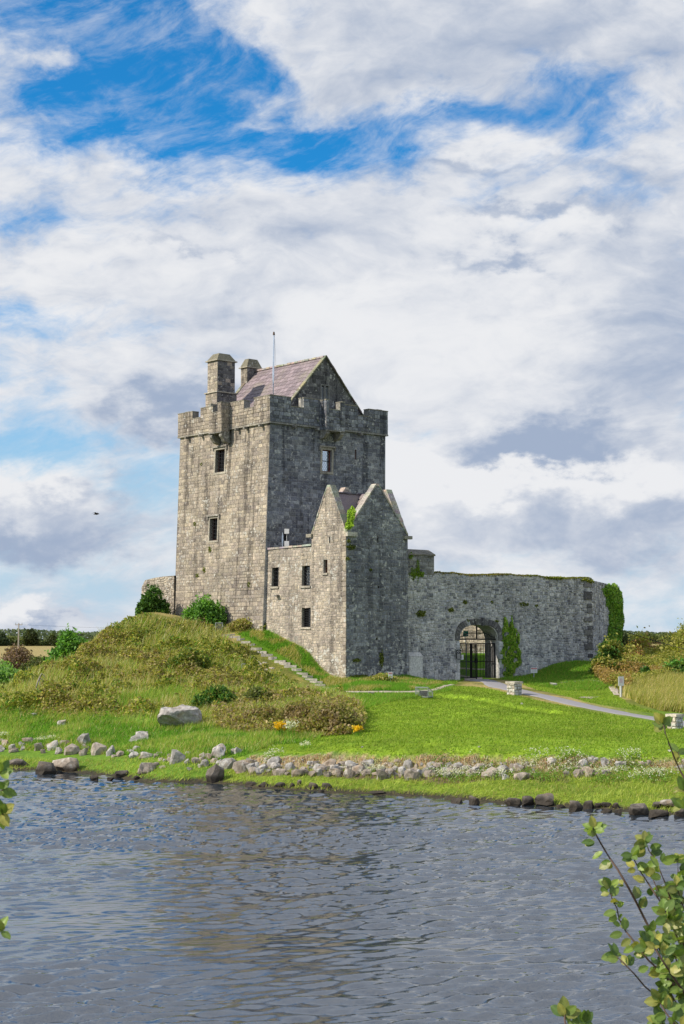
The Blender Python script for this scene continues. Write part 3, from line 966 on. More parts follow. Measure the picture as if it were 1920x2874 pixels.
def window(parent, face, rc, rev, bars=(0, 0), frame=M_WOODFRAME, sill=False, lattice=False, glass=M_GLASS, surround=None, hood=False, name='window'):
    """frame with pane and bars set back in an opening; optional dressed surround and sill"""
    u0, z0, u1, z1 = rc; L = parent.location
    mb = MB(); w = 0.06
    for q in ((u0, z0, u0 + w, z1), (u1 - w, z0, u1, z1), (u0 + w, z0, u1 - w, z0 + w), (u0 + w, z1 - w, u1 - w, z1)):
        fbox(mb, face, q[0], q[1], q[2], q[3], -rev, -rev + .07, parent_loc=L)
    fr = mb.build(name, frame, parent)
    mb = MB(); fbox(mb, face, u0 - .02, z0 - .02, u1 + .02, z1 + .02, -rev - .06, -rev - .005, parent_loc=L)
    mb.build('pane', glass, fr)
    nv, nh = bars
    if nv or nh:
        mb = MB(); t = .016
        for i in range(nv):
            x = u0 + (u1 - u0) * (i + 1) / (nv + 1)
            fbox(mb, face, x - t, z0 + .01, x + t, z1 - .01, -.16, -.16 + 2 * t, parent_loc=L)
        for i in range(nh):
            y = z0 + (z1 - z0) * (i + 1) / (nh + 1)
            fbox(mb, face, u0 + .01, y - t, u1 - .01, y + t, -.163, -.166 + 2 * t, parent_loc=L)
        mb.build('grille', M_IRON, fr)
    if lattice:
        mb = MB(); t = .008
        wd, ht = u1 - u0 - 2 * w, z1 - z0 - 2 * w; stp = .16
        cells = clip = [(u0 + w, z0 + w), (u1 - w, z0 + w), (u1 - w, z1 - w), (u0 + w, z1 - w)]
        k = -ht
        while k < wd + ht:
            for sgn in (1, -1):
                x0_ = u0 + w + k if sgn == 1 else u1 - w - k
                pl = [(x0_ - t, z0), (x0_ + t, z0), (x0_ + t + sgn * ht * .6, z0 + ht), (x0_ - t + sgn * ht * .6, z0 + ht)]
                if area2(pl) < 0: pl = pl[::-1]
                pl = clip_poly(pl, clip)
                if len(pl) > 2:
                    mb.add([face.P(a, b2, -rev + .01) - L for a, b2 in pl], [tuple(range(len(pl)))])
            k += stp
        mb.build('lead_lattice', M_GALV, fr)
    if sill:
        mb = MB(); fbox(mb, face, u0 - .1, z0 - .14, u1 + .08, z0 - .003, -rev + .08, .09, (.42, .39, .33), L)
        mb.build('sill', M_COPING, parent)
    if surround:
        mb = MB(); s = surround; cc = (.40, .375, .32)
        for q in ((u0 - s, z0, u0 - .003, z1), (u1 + .003, z0, u1 + s, z1), (u0 - s, z1 + .003, u1 + s, z1 + s), (u0 - s, z0 - s, u1 + s, z0 - .003)):
            fbox(mb, face, q[0], q[1], q[2], q[3], -.05, .045, cc, L)
        mb.build('window_surround', M_COPING, parent)
    if hood:
        mb = MB(); s = surround or .1
        fbox(mb, face, u0 - s - .14, z1 + s + .004, u1 + s + .14, z1 + s + .12, -.02, .15, (.33, .31, .28), L)
        for q in (u0 - s - .14, u1 + s + .02):
            fbox(mb, face, q, z1 + s - .2, q + .12, z1 + s + .002, -.02, .13, (.33, .31, .28), L)
        mb.build('hood_mould', M_COPING, parent)
    return fr


def slates(parent, origin, across, up, W_, Lr, rows, cols, mat, limit=300, keep=None):
    """overlapping slates on a roof plane; across and up are unit vectors, origin the lower left corner"""
    nrm = across.cross(up).normalized()
    ex = Lr / rows; w = W_ / cols
    variants = []
    for k in range(6):
        mb = MB(); g_ = .008; rs = random.Random(k)
        y0 = rs.uniform(-.02, .02)
        mb.add([(g_, y0, .016), (w - g_, y0 + rs.uniform(-.012, .012), .016), (w - g_, ex * 1.15, .0), (g_, ex * 1.15, .0), (g_, y0, .034), (w - g_, y0, .034 + rs.uniform(0, .008)), (w - g_, ex * 1.15, .012), (g_, ex * 1.15, .012)],
               [(4, 5, 6, 7), (0, 1, 5, 4), (1, 2, 6, 5), (3, 0, 4, 7), (0, 3, 2, 1)])
        me_ = mb.mesh('slate'); me_.materials.append(mat); variants.append(me_)
    n_ = 0; rest = MB()
    for r in range(rows):
        for c in range(-1, cols + 1):
            x = c * w + (w / 2 if r % 2 else 0)
            if x < -w * .4 or x > W_ - w * .6: continue
            p = origin + across * x + up * (r * ex) + nrm * .02
            if keep is not None and not keep(p + across * w / 2 + up * ex / 2): continue
            o = bpy.data.objects.new('slate', random.choice(variants)); C.objects.link(o)
            o.parent = parent
            M_ = Matrix.Identity(4)
            M_.col[0][:3] = across; M_.col[1][:3] = up; M_.col[2][:3] = nrm; M_.col[3][:3] = p - parent.location
            o.matrix_basis = M_
            n_ += 1
            if n_ >= limit: return


def coping(mb, a, b_, w, h, side, lift=0.0, n_=8, col=(.42, .40, .35)):
    """run of coping stones from a to b (points), width w across 'side' direction"""
    for i in range(n_):
        p = a.lerp(b_, i / n_); q = a.lerp(b_, (i + .965) / n_)
        k = random.uniform(-.015, .015); up = Vector((0, 0, h + k))
        s = side * (w / 2 + k)
        c2 = tuple(x * random.uniform(.85, 1.12) for x in col)
        mb.add([p - s, q - s, q + s, p + s, p - s + up, q - s + up, q + s + up, p + s + up], [(0, 3, 2, 1), (4, 5, 6, 7), (0, 1, 5, 4), (1, 2, 6, 5), (2, 3, 7, 6), (3, 0, 4, 7)], c2)

# ================================================================== THE TOWER
ZS = 21.3; ZB = 2.5
c0 = Vector((-5.02, 110.0, 0)); cl = c0 - DL * 10.95; cr = c0 + DR * 10.87; cb = cl + DR * 10.87
hb = ZS - ZB
c0b = c0 + NL * (.045 * hb) + NR * (.005 * hb); clb = cl + NL * (.026 * hb) - NR * .01 * hb
crb = cr + NR * .005 * hb - DR * .012 * hb; cbb = cb - NR * .02 * hb
FL = Face(cl, c0, ZB, ZS, clb, c0b)
FR = Face(c0, cr, ZB, ZS, c0b, crb)
tower = empty('castle_tower', Vector((c0.x, c0.y, 5.0)), 'tall square grey limestone tower house with stepped battlements', 'tower')
L0 = tower.location
hl = [FL.rect(606, 1262, 632, 1325), FL.rect(591, 1455, 613, 1517)]
hr = [FR.rect(904, 1263, 930, 1324), FR.rect(996, 1262, 1001, 1290), FR.rect(797, 1488, 812, 1534)]
mb = MB(); MC = (.33, .325, .31)
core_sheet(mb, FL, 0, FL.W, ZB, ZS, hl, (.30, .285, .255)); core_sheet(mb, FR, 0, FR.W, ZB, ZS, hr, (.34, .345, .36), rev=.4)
FB1 = Face(cr, cb, ZB, ZS, crb, cbb); FB2 = Face(cb, cl, ZB, ZS, cbb, clb)
core_sheet(mb, FB1, 0, FB1.W, ZB, ZS, (), MC); core_sheet(mb, FB2, 0, FB2.W, ZB, ZS, (), MC)
mb.add([p + Vector((0, 0, ZS + .3)) for p in (c0, cr, cb, cl)], [(0, 1, 2, 3)], MC)
mshift(mb, L0).build('wall', M_TMORT, tower)


def tcol_l(col, u, z):
    k = 1.0
    if z < 10: k = .93
    return tuple(c * k for c in col)
st = masonry(FL, 0.02, FL.W - .02, 4.6, ZS - .02, (.18, .32), (.24, .60), hl, pal=PAL_TOWER, colf=tcol_l, zfloor=lambda u: FL.P(u, 9, 0).z * 0 + 5.6)
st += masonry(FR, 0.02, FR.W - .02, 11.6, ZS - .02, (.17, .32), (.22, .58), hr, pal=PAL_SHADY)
st_lower = masonry(FR, 3.2, FR.W - .02, 6, 11.6, (.3, .4), (.5, .9), (), pal=PAL_TOWER)
st += st_lower
lay(st, tower, M_TOWER, limit=300)
window(tower, FL, hl[0], .34, (3, 5), lattice=False, surround=.16, hood=True)
window(tower, FL, hl[1], .34, (3, 5), surround=.14, hood=True)
window(tower, FR, hr[0], .22, (0, 1), lattice=True, glass=M_GLASS2, surround=.17, hood=True)
o = window(tower, FR, hr[1], .2, name='arrow_slit')
o = window(tower, FR, hr[2], .3, name='loop_window', glass=M_DARKHOLE)
# string course and parapets. Tops are read off as steps: (x left, x right, y of the top) in the photograph
OV = 0.13
PL = Face(cl + NL * OV, c0 + NL * OV, ZS, ZS + 3); PR = Face(c0 + NR * OV, cr + NR * OV, ZS, ZS + 3)
PL = Face(cl + NL * OV - DL * OV, c0 + NL * OV + DL * OV, ZS, ZS + 3)
PR = Face(c0 + NR * OV - DR * OV, cr + NR * OV + DR * OV, ZS, ZS + 3)
stepsL = [(501, 541, 1158), (541, 563, 1173), (563, 590, 1143), (640, 685, 1127), (685, 713, 1145), (713, 760, 1112)]
stepsR = [(757, 817, 1111), (817, 852, 1142), (852, 903, 1119), (966, 1004, 1137), (1004, 1035, 1167), (1035, 1090, 1151)]
mbs = MB(); pst = []


def parapet(face, steps, th=.55):
    for (x0, x1, yt) in steps:
        ua, za = face.pix(x0, yt); ub, zb_ = face.pix(x1, yt)
        zt = face.pix((x0 + x1) / 2, yt)[1]
        ua = max(0, ua); ub = min(face.W, ub)
        if x0 in (501, 757): ua = 0
        if x1 in (760, 1090): ub = face.W
        # mitre at the corner: keep the two runs from sharing a plane
        fbox(mbs, face, ua + .004, ZS + .02, ub - .004, zt - .05, -th, -.02, (.30, .295, .28))
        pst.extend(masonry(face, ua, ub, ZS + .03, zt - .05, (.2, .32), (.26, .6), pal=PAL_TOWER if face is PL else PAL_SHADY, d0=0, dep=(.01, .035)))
        fbox(mbs, face, ua - .02, zt - .048, ub + .02, zt + .02, -th - .02, .03, (.26, .245, .2))
parapet(PL, stepsL); parapet(PR, stepsR)
# rear parapets, plain crenels of the same build
PB1 = Face(cr + DR * OV + NR * OV, cb + DR * OV - NR * OV, ZS, ZS + 3); PB2 = Face(cb - NR * OV + DR * OV, cl - NR * OV - DR * OV, ZS, ZS + 3)
for fc_ in (PB1, PB2):
    k = 0; u_ = 0.62
    while u_ < fc_.W - .6:
        w_ = min(1.5, fc_.W - .6 - u_)
        hgt = (1.95, 1.2)[k % 2]
        fbox(mbs, fc_, u_, ZS + .02, u_ + w_ - .003, ZS + hgt, -.55, -.02, (.30, .29, .27)); u_ += w_; k += 1
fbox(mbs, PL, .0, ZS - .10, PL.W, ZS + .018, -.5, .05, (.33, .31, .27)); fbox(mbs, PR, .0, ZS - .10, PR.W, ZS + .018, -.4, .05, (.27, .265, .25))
mshift(mbs, L0).build('parapet', M_COPING, tower)
# box machicolations on corbels
def machicolation(face, x0, x1, ycor, tops, ystr, depth, pal, side):
    mb = MB(); d1 = depth
    ua = face.pix(x0, 1180, d1)[0]; ub = face.pix(x1, 1180, d1)[0]
    zb_ = face.pix((x0 + x1) / 2, ystr, d1)[1]
    Fr = Face(face.P(ua, ZS, d1), face.P(ub, ZS, d1), ZS - 1, ZS + 3)
    sa = Face(face.P(ub, ZS, d1), face.P(ub, ZS, 0), ZS - 1, ZS + 3); sb = Face(face.P(ua, ZS, 0), face.P(ua, ZS, d1), ZS - 1, ZS + 3)
    ss = []
    for (xa, xb, yt) in tops:
        a = max(0, Fr.pix(xa, yt)[0]); c = min(Fr.W, Fr.pix(xb, yt)[0]); zt = Fr.pix((xa + xb) / 2, yt)[1]
        fbox(mb, Fr, a, zb_, c - .003, zt, -.22, -.02, (.3, .29, .27))
        fbox(mb, Fr, a - .02, zt + .002, c + .02, zt + .06, -.26, .03, (.27, .26, .22))
        ss += masonry(Fr, a, c, zb_, zt, (.2, .3), (.24, .45), pal=pal)
    ztop = max(Fr.pix(q[0], q[2])[1] for q in tops)
    for f2, nm in ((sa, 'r'), (sb, 'l')):
        fbox(mb, f2, .02, zb_, f2.W - .01, ztop - .02, -.22, -.02, (.3, .29, .27))
        fbox(mb, f2, -.01, ztop - .018, f2.W, ztop + .05, -.25, .03, (.27, .26, .22))
        ss += masonry(f2, .0, f2.W - .02, zb_, ztop - .02, (.2, .3), (.2, .4), pal=pal)
    fbox(mb, Fr, .01, zb_ - .08, Fr.W - .01, zb_ - .002, -d1 + .01, .03, (.25, .24, .22))
    p_ = mshift(mb, L0).build('machicolation', M_COPING, tower)
    zc = face.pix((x0 + x1) / 2, ycor)[1]
    for uc in (ua + .2, (ub - .2)):
        for (dz, dd) in ((0, 1.0), (.33, .66), (.66, .36)):
            pass
        cb_ = MB(); hgt = zb_ - .08 - zc; wd = .16
        prof = []
        for i in range(9):
            t = i / 8
            dpt = d1 * (0.12 + 0.88 * (1 - (1 - t) ** 2) ** .5 * (0.92 + .08 * math.cos(t * 9)))
            prof.append((dpt, zc + hgt * t))
        vs = []
        for sx in (-wd, wd):
            vs += [face.P(uc + sx, z_, -.05) for (d_, z_) in prof] + [face.P(uc + sx, z_, d_) for (d_, z_) in prof]
        N_ = 9; fs = []
        for i in range(N_ - 1):
            fs += [(N_ + i, N_ + i + 1, 3 * N_ + i + 1, 3 * N_ + i), (i, i + 1, N_ + i + 1, N_ + i)[::-1], (2 * N_ + i, 2 * N_ + i + 1, 3 * N_ + i + 1, 3 * N_ + i)]
        fs += [(0, N_, 3 * N_, 2 * N_)]
        cb_.add([v_ - L0 for v_ in vs], fs, (.28, .27, .245))
        cb_.build('corbel', M_COPING, tower)
    return ss
s1 = machicolation(PL, 586, 622, 1250, [(586, 598, 1142), (598, 611, 1158), (611, 622, 1131)], 1213, .75, PAL_TOWER, 1)
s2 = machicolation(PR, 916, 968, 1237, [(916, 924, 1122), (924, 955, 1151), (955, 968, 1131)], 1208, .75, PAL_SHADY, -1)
# the stretch of parapet behind each box
mb = MB()
for f_, x0, x1, zt in ((PL, 588, 642, ZS + 1.55), (PR, 901, 968, ZS + 1.3)):
    ua = f_.pix(x0, 1150)[0]; ub = f_.pix(x1, 1150)[0]
    fbox(mb, f_, ua, ZS + .02, ub, zt, -.55, -.02, (.3, .29, .27))
mshift(mb, L0).build('parapet', M_COPING, tower)
# waterspouts under the string course
for f_, xs_ in ((PL, [528, 566, 668, 692, 735]), (PR, [824, 888, 1010])):
    for x_ in xs_:
        u_, z_ = f_.pix(x_, 1200); mb = MB()
        fbox(mb, f_, u_ - .09, ZS - .28, u_ + .09, ZS - .11, -.2, .26, (.22, .21, .19))
        mshift(mb, L0).build('waterspout', M_COPING, tower)
stp_ = pst + s1 + s2
mb = MB()
for (ar, vs, fs, col) in stp_: mb.add([v_ - L0 for v_ in vs], fs, col)
o = mb.build('parapet_stonework', M_TOWER, tower); o['kind'] = 'stuff'
# stone sunburst panel over the right window
mb = MB(); u_, z_ = FR.pix(921, 1243)
for k in range(7):
    a = math.radians(90 + (k - 3) * 24)
    p = [(u_ + math.cos(a) * .1, z_ + math.sin(a) * .1), (u_ + math.cos(a - .12) * .55, z_ + math.sin(a - .12) * .55), (u_ + math.cos(a + .12) * .55, z_ + math.sin(a + .12) * .55)]
    mb.add([FR.P(x, y, .07) - L0 for x, y in p], [(0, 1, 2)], (.42, .42, .4))
mb.build('carved_panel', M_COPING, tower)

# roof house of the tower
gA = c0 - DL * 1.2; HW = 4.4; ZR = 26.75; mid = 6.0; SL = 1.12; ze = ZR - HW * SL
GF = Face(gA + DR * (mid - HW), gA + DR * (mid + HW), ZS, ZR)
GL = 8.5
clipg = [(0, ZS), (2 * HW, ZS), (2 * HW, ze), (HW, ZR), (0, ze)]
mb = MB()
gw = GF.rect(902, 1083, 921, 1125)
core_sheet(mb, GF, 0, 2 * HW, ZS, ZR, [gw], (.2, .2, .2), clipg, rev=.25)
GBk = Face(gA + DR * (mid + HW) - DL * GL, gA + DR * (mid - HW) - DL * GL, ZS, ZR)
core_sheet(mb, GBk, 0, 2 * HW, ZS, ZR, (), (.25, .25, .24), clipg)
for f2 in (Face(gA + DR * (mid - HW) - DL * GL, gA + DR * (mid - HW), ZS, ZR), Face(gA + DR * (mid + HW), gA + DR * (mid + HW) - DL * GL, ZS, ZR)):
    core_sheet(mb, f2, 0, f2.W, ZS, ze, (), (.25, .25, .24))
mshift(mb, L0).build('gable_wall', M_TMORT, tower)
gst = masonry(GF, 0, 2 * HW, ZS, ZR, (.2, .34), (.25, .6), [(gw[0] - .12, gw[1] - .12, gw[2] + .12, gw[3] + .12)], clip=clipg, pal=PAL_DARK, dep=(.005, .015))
mb = MB()
for (ar, vs, fs, col) in gst: mb.add([v_ - L0 for v_ in vs], fs, col)
o = mb.build('gable_stonework', M_TOWER, tower); o['kind'] = 'stuff'
um = (gw[0] + gw[2]) / 2
for (a, c) in ((gw[0], um - .08), (um + .08, gw[2])):
    window(tower, GF, (a, gw[1], c, gw[3] - .1), .14, frame=M_GALV, glass=M_GLASS2)
mb = MB()
for q in ((gw[0] - .1, gw[1] - .1, gw[0] - .003, gw[3] + .1), (gw[2] + .003, gw[1] - .1, gw[2] + .1, gw[3] + .1), (um - .077, gw[1], um + .077, gw[3] - .003), (gw[0], gw[3] + .003, gw[2], gw[3] + .1)):
    fbox(mb, GF, q[0], q[1], q[2], q[3], -.2, .05, (.25, .25, .24), L0)
mb.build('window_surround', M_COPING, tower)
ridge0 = gA + DR * mid + Vector((0, 0, ZR)); ridge1 = ridge0 - DL * GL
eL0 = gA + DR * (mid - HW) + Vector((0, 0, ze)); eR0 = gA + DR * (mid + HW) + Vector((0, 0, ze))
mb = MB()
for (e, sgn) in ((eL0, 1), (eR0, -1)):
    mb.add([e - L0, ridge0 - L0, ridge1 - L0, e - DL * GL - L0], [(0, 1, 2, 3) if sgn == -1 else (3, 2, 1, 0)], (.2, .15, .17))
roof = mb.build('roof', M_SLATE, tower)
upv = (ridge0 - eL0).normalized(); SLn = (ridge0 - eL0).length
slates(tower, eL0 - DL * GL, DL, upv, GL, SLn, 15, 19, M_SLATE, 292)
mb = MB()
side = DL
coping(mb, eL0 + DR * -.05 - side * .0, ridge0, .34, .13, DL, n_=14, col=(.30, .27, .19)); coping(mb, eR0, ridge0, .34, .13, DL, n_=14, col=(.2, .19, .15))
coping(mb, eL0 - DL * GL, ridge1, .34, .13, DL, n_=14, col=(.27, .24, .18)); coping(mb, eR0 - DL * GL, ridge1, .34, .13, DL, n_=14)
coping(mb, ridge0 + Vector((0, 0, -.03)), ridge1 + Vector((0, 0, -.03)), .34, .12, DR, n_=20, col=(.46, .42, .36))
mshift(mb, L0).build('coping', M_COPING, tower)


def chimney(corner, wl, wr, zb_, zstr, zt, zap, name):
    """corner: nearest corner; wl runs back along -DL, wr along DR"""
    ch = []
    mb = MB()
    ring = lambda e, z: [corner - DR * e + DL * e + Vector((0, 0, z)), corner + DR * (wr + e) + DL * e + Vector((0, 0, z)), corner + DR * (wr + e) - DL * (wl + e) + Vector((0, 0, z)), corner - DR * e - DL * (wl + e) + Vector((0, 0, z))]
    cc = (.30, .285, .25)
    if zstr:
        mb.prism(ring(.10, zb_), ring(.10, zstr), cc); mb.prism(ring(.20, zstr + .002), ring(.17, zstr + .09), (.38, .35, .28)); mb.prism(ring(0, zstr + .092), ring(0, zt), cc)
    else:
        mb.prism(ring(0, zb_), ring(0, zt), cc)
    mb.prism(ring(.14, zt + .002), ring(.12, zt + .09), (.38, .35, .28))
    r0 = ring(.05, zt + .092); mx = (r0[0] + r0[2]) / 2
    r1 = [Vector((mx.x + (p.x - mx.x) * .5, mx.y + (p.y - mx.y) * .5, zap)) for p in r0]
    if zap - zt > .6:
        mb.prism(r0, [r0[i].lerp(r1[i], .85) for i in range(4)], (.25, .235, .175))
    else: mb.prism(r0, r1, (.25, .235, .175))
    chm = mshift(mb, L0).build('chimney', M_COPING, tower)
    fl_ = Face(corner - DL * wl, corner, zb_, zt); fr_ = Face(corner, corner + DR * wr, zb_, zt)
    ss = masonry(fl_, 0, fl_.W, (zstr + .1) if zstr else zb_, zt, (.2, .3), (.25, .5), pal=PAL_TOWER) + masonry(fr_, 0, fr_.W, (zstr + .1) if zstr else zb_, zt, (.2, .3), (.25, .55), pal=PAL_DARK + PAL_TOWER[:1])  # right face in the dark palette: its shade is put into the stone colour
    if zstr:
        f3 = Face(corner - DL * wl + NL * .1, corner + NL * .1 + DL * .1, zb_, zt); f4 = Face(corner + NR * .1 - DR * .1, corner + DR * (wr + .1) + NR * .1, zb_, zt)
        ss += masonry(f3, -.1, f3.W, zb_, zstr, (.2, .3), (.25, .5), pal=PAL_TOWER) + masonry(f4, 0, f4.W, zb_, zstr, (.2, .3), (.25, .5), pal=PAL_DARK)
    mb = MB()
    for (ar, vs, fs, col) in ss: mb.add([v_ - L0 for v_ in vs], fs, col)
    o = mb.build('chimney_stonework', M_TOWER, chm); o['kind'] = 'stuff'
chimney(c0 + DR * .8 - DL * 7.37, 1.25, 1.6, ZS, 24.35, 26.75, 27.45, 'chimney')
chimney(ridge1 - DR * .95 + DL * .35 - Vector((0, 0, ridge1.z)), .8, 1.35, ZR - 3.2, None, 26.95, 27.8, 'chimney')

# flagpole on the corner merlon, with its halyard
fp = at(767, 1110, 111.3)
flag = empty('flagpole', (fp.x, fp.y, ZS + .3), 'bare grey flagpole rising behind the front corner battlement of the tower', 'flagpole')
ztp = at(768, 940, 111.3).z
mb = MB(); mb.tube([(0, 0, 0), (0, 0, 3.2), (0.03, 0, ztp - ZS - .3)], [.075, .07, .05], 8); mb.build('pole', M_PIPE, flag, True)
mb = MB(); mb.tube([(0.03, 0, ztp - ZS - .3), (0.03, 0, ztp - ZS - .08)], [.085, .05], 8); mb.build('truck', M_BARK, flag)
mb = MB(); mb.tube([(.14, 0, 1.2), (.2, 0, 3.5), (.10, 0, ztp - ZS - .6)], .009, 4); mb.build('halyard', M_WHITE, flag)

# ================================================================== ANNEX between tower and gabled house
def onl(t): return c0 + DL * t
aA = onl(0.0) + NL * .30; aB = onl(4.59) + NL * .02
ZA0, ZA1 = 3.0, 12.32
FA = Face(onl(-.3) + NL * .22, onl(4.62) - NL * .06, ZA0, ZA1, onl(-.3) + NL * .60, onl(4.62) - NL * .03)
annex = empty('courtyard_block', Vector((aA.x, aA.y, 5.0)), 'low rubble block with barred windows between tower and gabled house', 'building')
LA = annex.location
ha = [FA.rect(763, 1593, 781, 1646), FA.rect(846, 1588, 868, 1644), FA.rect(843, 1706, 867, 1760)]
mb = MB(); core_sheet(mb, FA, 0, FA.W, ZA0, ZA1, ha, (.36, .34, .30), rev=.4)
core_sheet(mb, Face(onl(-.3) + NL * .22 + DR * 4.5, onl(-.3) + NL * .22, ZA0, ZA1), 0, 4.5, ZA0, ZA1, (), (.35, .33, .3))
mb.add([FA.P(0, ZA1, 0), FA.P(FA.W, ZA1, 0), FA.P(FA.W, ZA1, -.5), FA.P(0, ZA1, -.5)], [(0, 1, 2, 3)], (.4, .38, .33))
mb.add([FA.P(0, ZA1, -.5), FA.P(FA.W, ZA1, -.5), FA.P(FA.W, ZA1 - 1, -.5), FA.P(0, ZA1 - 1, -.5)], [(0, 1, 2, 3)], (.4, .38, .33))
mb.add([FA.P(0, ZA1 - 1, -.5), FA.P(FA.W, ZA1 - 1, -.5), FA.P(FA.W, ZA1 - 1, -5), FA.P(0, ZA1 - 1, -5)], [(0, 1, 2, 3)], (.35, .33, .3))
mshift(mb, LA).build('wall', M_TMORT, annex)
ROUGH = dict(jit=.03, dep=(.004, .022), joint=.004, wob=.03, split=.25)
st = masonry(FA, 0, FA.W, 4.2, ZA1, (.15, .28), (.16, .42), ha, pal=PAL_HOUSE, **ROUGH)
lay(st, annex, M_HOUSE, limit=300)
for rc, bars in ((ha[0], (2, 4)), (ha[1], (2, 5)), (ha[2], (4, 7))):
    window(annex, FA, rc, .3, bars, frame=M_BLACK, sill=True, lattice=rc is ha[1], glass=M_GLASS2 if rc is ha[1] else M_GLASS)
mb = MB(); coping(mb, FA.P(.25, ZA1 + .002, -.22), FA.P(FA.W - .1, ZA1 + .10, -.22), .56, .12, NL, n_=10, col=(.48, .46, .42))
mshift(mb, LA).build('coping', M_COPING, annex)
u_, z_ = FA.pix(780, 1672); mb = MB(); fbox(mb, FA, u_ - .14, z_ - .05, u_ + .14, z_ + .06, -.02, .3, (.2, .19, .18)); mshift(mb, LA).build('waterspout', M_COPING, annex)

# floodlights standing on the annex roof
px_ = at(805, 1540, 110.1)
fl = empty('floodlight_post', (px_.x, px_.y, ZA1 - 1.0), 'post with two white floodlights above the low block, against the tower', 'floodlight')
mb = MB(); mb.tube([(0, 0, 0), (0, 0, 2.45)], .035, 6); mb.build('post', M_GALV, fl)
for z_ in (2.3, 1.45):
    lm = MB(); lm.box((-.16, -.26, z_ - .17), (.16, -.06, z_ + .17)); o = lm.build('lamp_head', M_WHITE, fl)
    lm = MB(); lm.box((-.03, -.07, z_ - .03), (.03, -.02, z_ + .03)); lm.build('bracket', M_GALV, fl)
px_ = at(793, 1540, 109.9)
fl2 = empty('antenna_pole', (px_.x, px_.y, ZA1 - 1.0), 'thin pale pole beside the white floodlights above the low block', 'pole')
mb = MB(); mb.tube([(0, 0, 0), (0, 0, 2.2)], .028, 6); mb.build('pole', M_PIPE, fl2)
mb = MB(); mb.box((-.05, -.05, 1.5), (.05, .05, 2.0)); mb.build('terminal_box', M_PIPE, fl2)

# ================================================================== GABLED HOUSE
h0 = Vector((.28, 103.8, 0)); WL, WR = 3.55, 5.48
Z0, ZE = 2.5, 13.1
hL = h0 - DL * WL; hR = h0 + DR * WR; hB = hL + DR * WR
bt = .05
h0b = h0 + NL * bt + NR * bt; hLb = hL + NL * bt; hRb = hR + NR * bt + DR * bt
ZAL, ZAR = 16.25, 16.35
HL = Face(hL, h0, Z0, ZAR, hLb, h0b); HR = Face(h0, hR, Z0, ZAR, h0b, hRb)
HBk = Face(hR, hB, Z0, ZAR); HLk = Face(hB, hL, Z0, ZAR)
house = empty('gabled_house', Vector((h0.x, h0.y, 3.6)), 'tall narrow stone house with steep gables beside the curtain wall', 'building')
LH = house.location
k1 = .18
clL = [(0, Z0), (WL, Z0), (WL, ZE), (WL / 2 + .16, ZAL), (WL / 2 - .16, ZAL), (0, ZE)]
clR = [(0, Z0), (WR, Z0), (WR, ZE), (WR / 2 + .12, ZAR), (WR / 2 - .12, ZAR), (0, ZE)]
wl_ = HL.rect(908, 1571, 919, 1608)
sl = [HL.rect(923.5, 1507, 927, 1524), HL.rect(964, 1512, 967, 1526), wl_]
sr = [HR.rect(1058, 1505, 1062, 1524), HR.rect(1060, 1645, 1065, 1651), HR.rect(1055, 1790, 1060, 1797)]
mb = MB()
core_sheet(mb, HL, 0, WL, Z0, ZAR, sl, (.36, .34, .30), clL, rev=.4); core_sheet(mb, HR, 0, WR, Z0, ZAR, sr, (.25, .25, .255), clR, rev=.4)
core_sheet(mb, HBk, 0, WL, Z0, ZAR, (), (.36, .34, .30), clL); core_sheet(mb, HLk, 0, WR, Z0, ZAR, (), (.36, .34, .30), clR)
# inner faces of the upstand gables
for f_, cl_, w_ in ((HL, clL, WL), (HR, clR, WR), (HBk, clL, WL), (HLk, clR, WR)):
    p = [(x, y) for x, y in cl_ if y >= ZE - .01]
    mb.add([f_.P(x, y, -.42) for x, y in p][::-1], [tuple(range(len(p)))], (.34, .32, .29))
mshift(mb, LH).build('wall', M_TMORT, house)
st = masonry(HL, 0, WL, 3.3, ZAR, (.15, .28), (.16, .40), sl, clip=clL, pal=PAL_HOUSE, **ROUGH)
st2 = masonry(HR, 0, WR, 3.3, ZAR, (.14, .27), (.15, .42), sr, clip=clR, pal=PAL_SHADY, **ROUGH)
# long quoins on the outer corners
for f_, ua, ub in ((HL, WL - .5, WL),):
    z_ = 3.4
    while z_ < ZE - .3:
        hh = random.uniform(.26, .4); w_ = random.choice((.32, .55))
        q = masonry(f_, ub - w_, ub + .015, z_, z_ + hh, (hh, hh + .01), (w_ + .1, w_ + .2), (), pal=PAL_TOWER, dep=(.035, .05)); st += q; z_ += hh
lay(st + st2, house, M_HOUSE, limit=300)
window(house, HL, wl_, .3, (0, 1), frame=M_WOODFRAME, sill=True)
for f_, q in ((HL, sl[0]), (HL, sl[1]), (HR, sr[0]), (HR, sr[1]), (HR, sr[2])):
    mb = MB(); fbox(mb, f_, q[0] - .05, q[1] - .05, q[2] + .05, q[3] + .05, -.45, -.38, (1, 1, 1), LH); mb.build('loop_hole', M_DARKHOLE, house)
mb = MB()
for f_, cl_, w_ in ((HL, clL, WL), (HR, clR, WR), (HBk, clL, WL), (HLk, clR, WR)):
    for (i, j) in ((5, 4), (2, 3)):
        a = f_.P(cl_[i][0], cl_[i][1], -.21); b_ = f_.P(cl_[j][0], cl_[j][1], -.21)
        coping(mb, a, b_, .50, .16, f_.N, n_=11, col=(.40, .375, .33))
    a = f_.P(w_ / 2 - .14, cl_[3][1], -.21); b_ = f_.P(w_ / 2 + .14, cl_[3][1], -.21)
    coping(mb, a, b_, .46, .14, f_.N, n_=1, col=(.48, .46, .4))
mshift(mb, LH).build('coping', M_COPING, house)
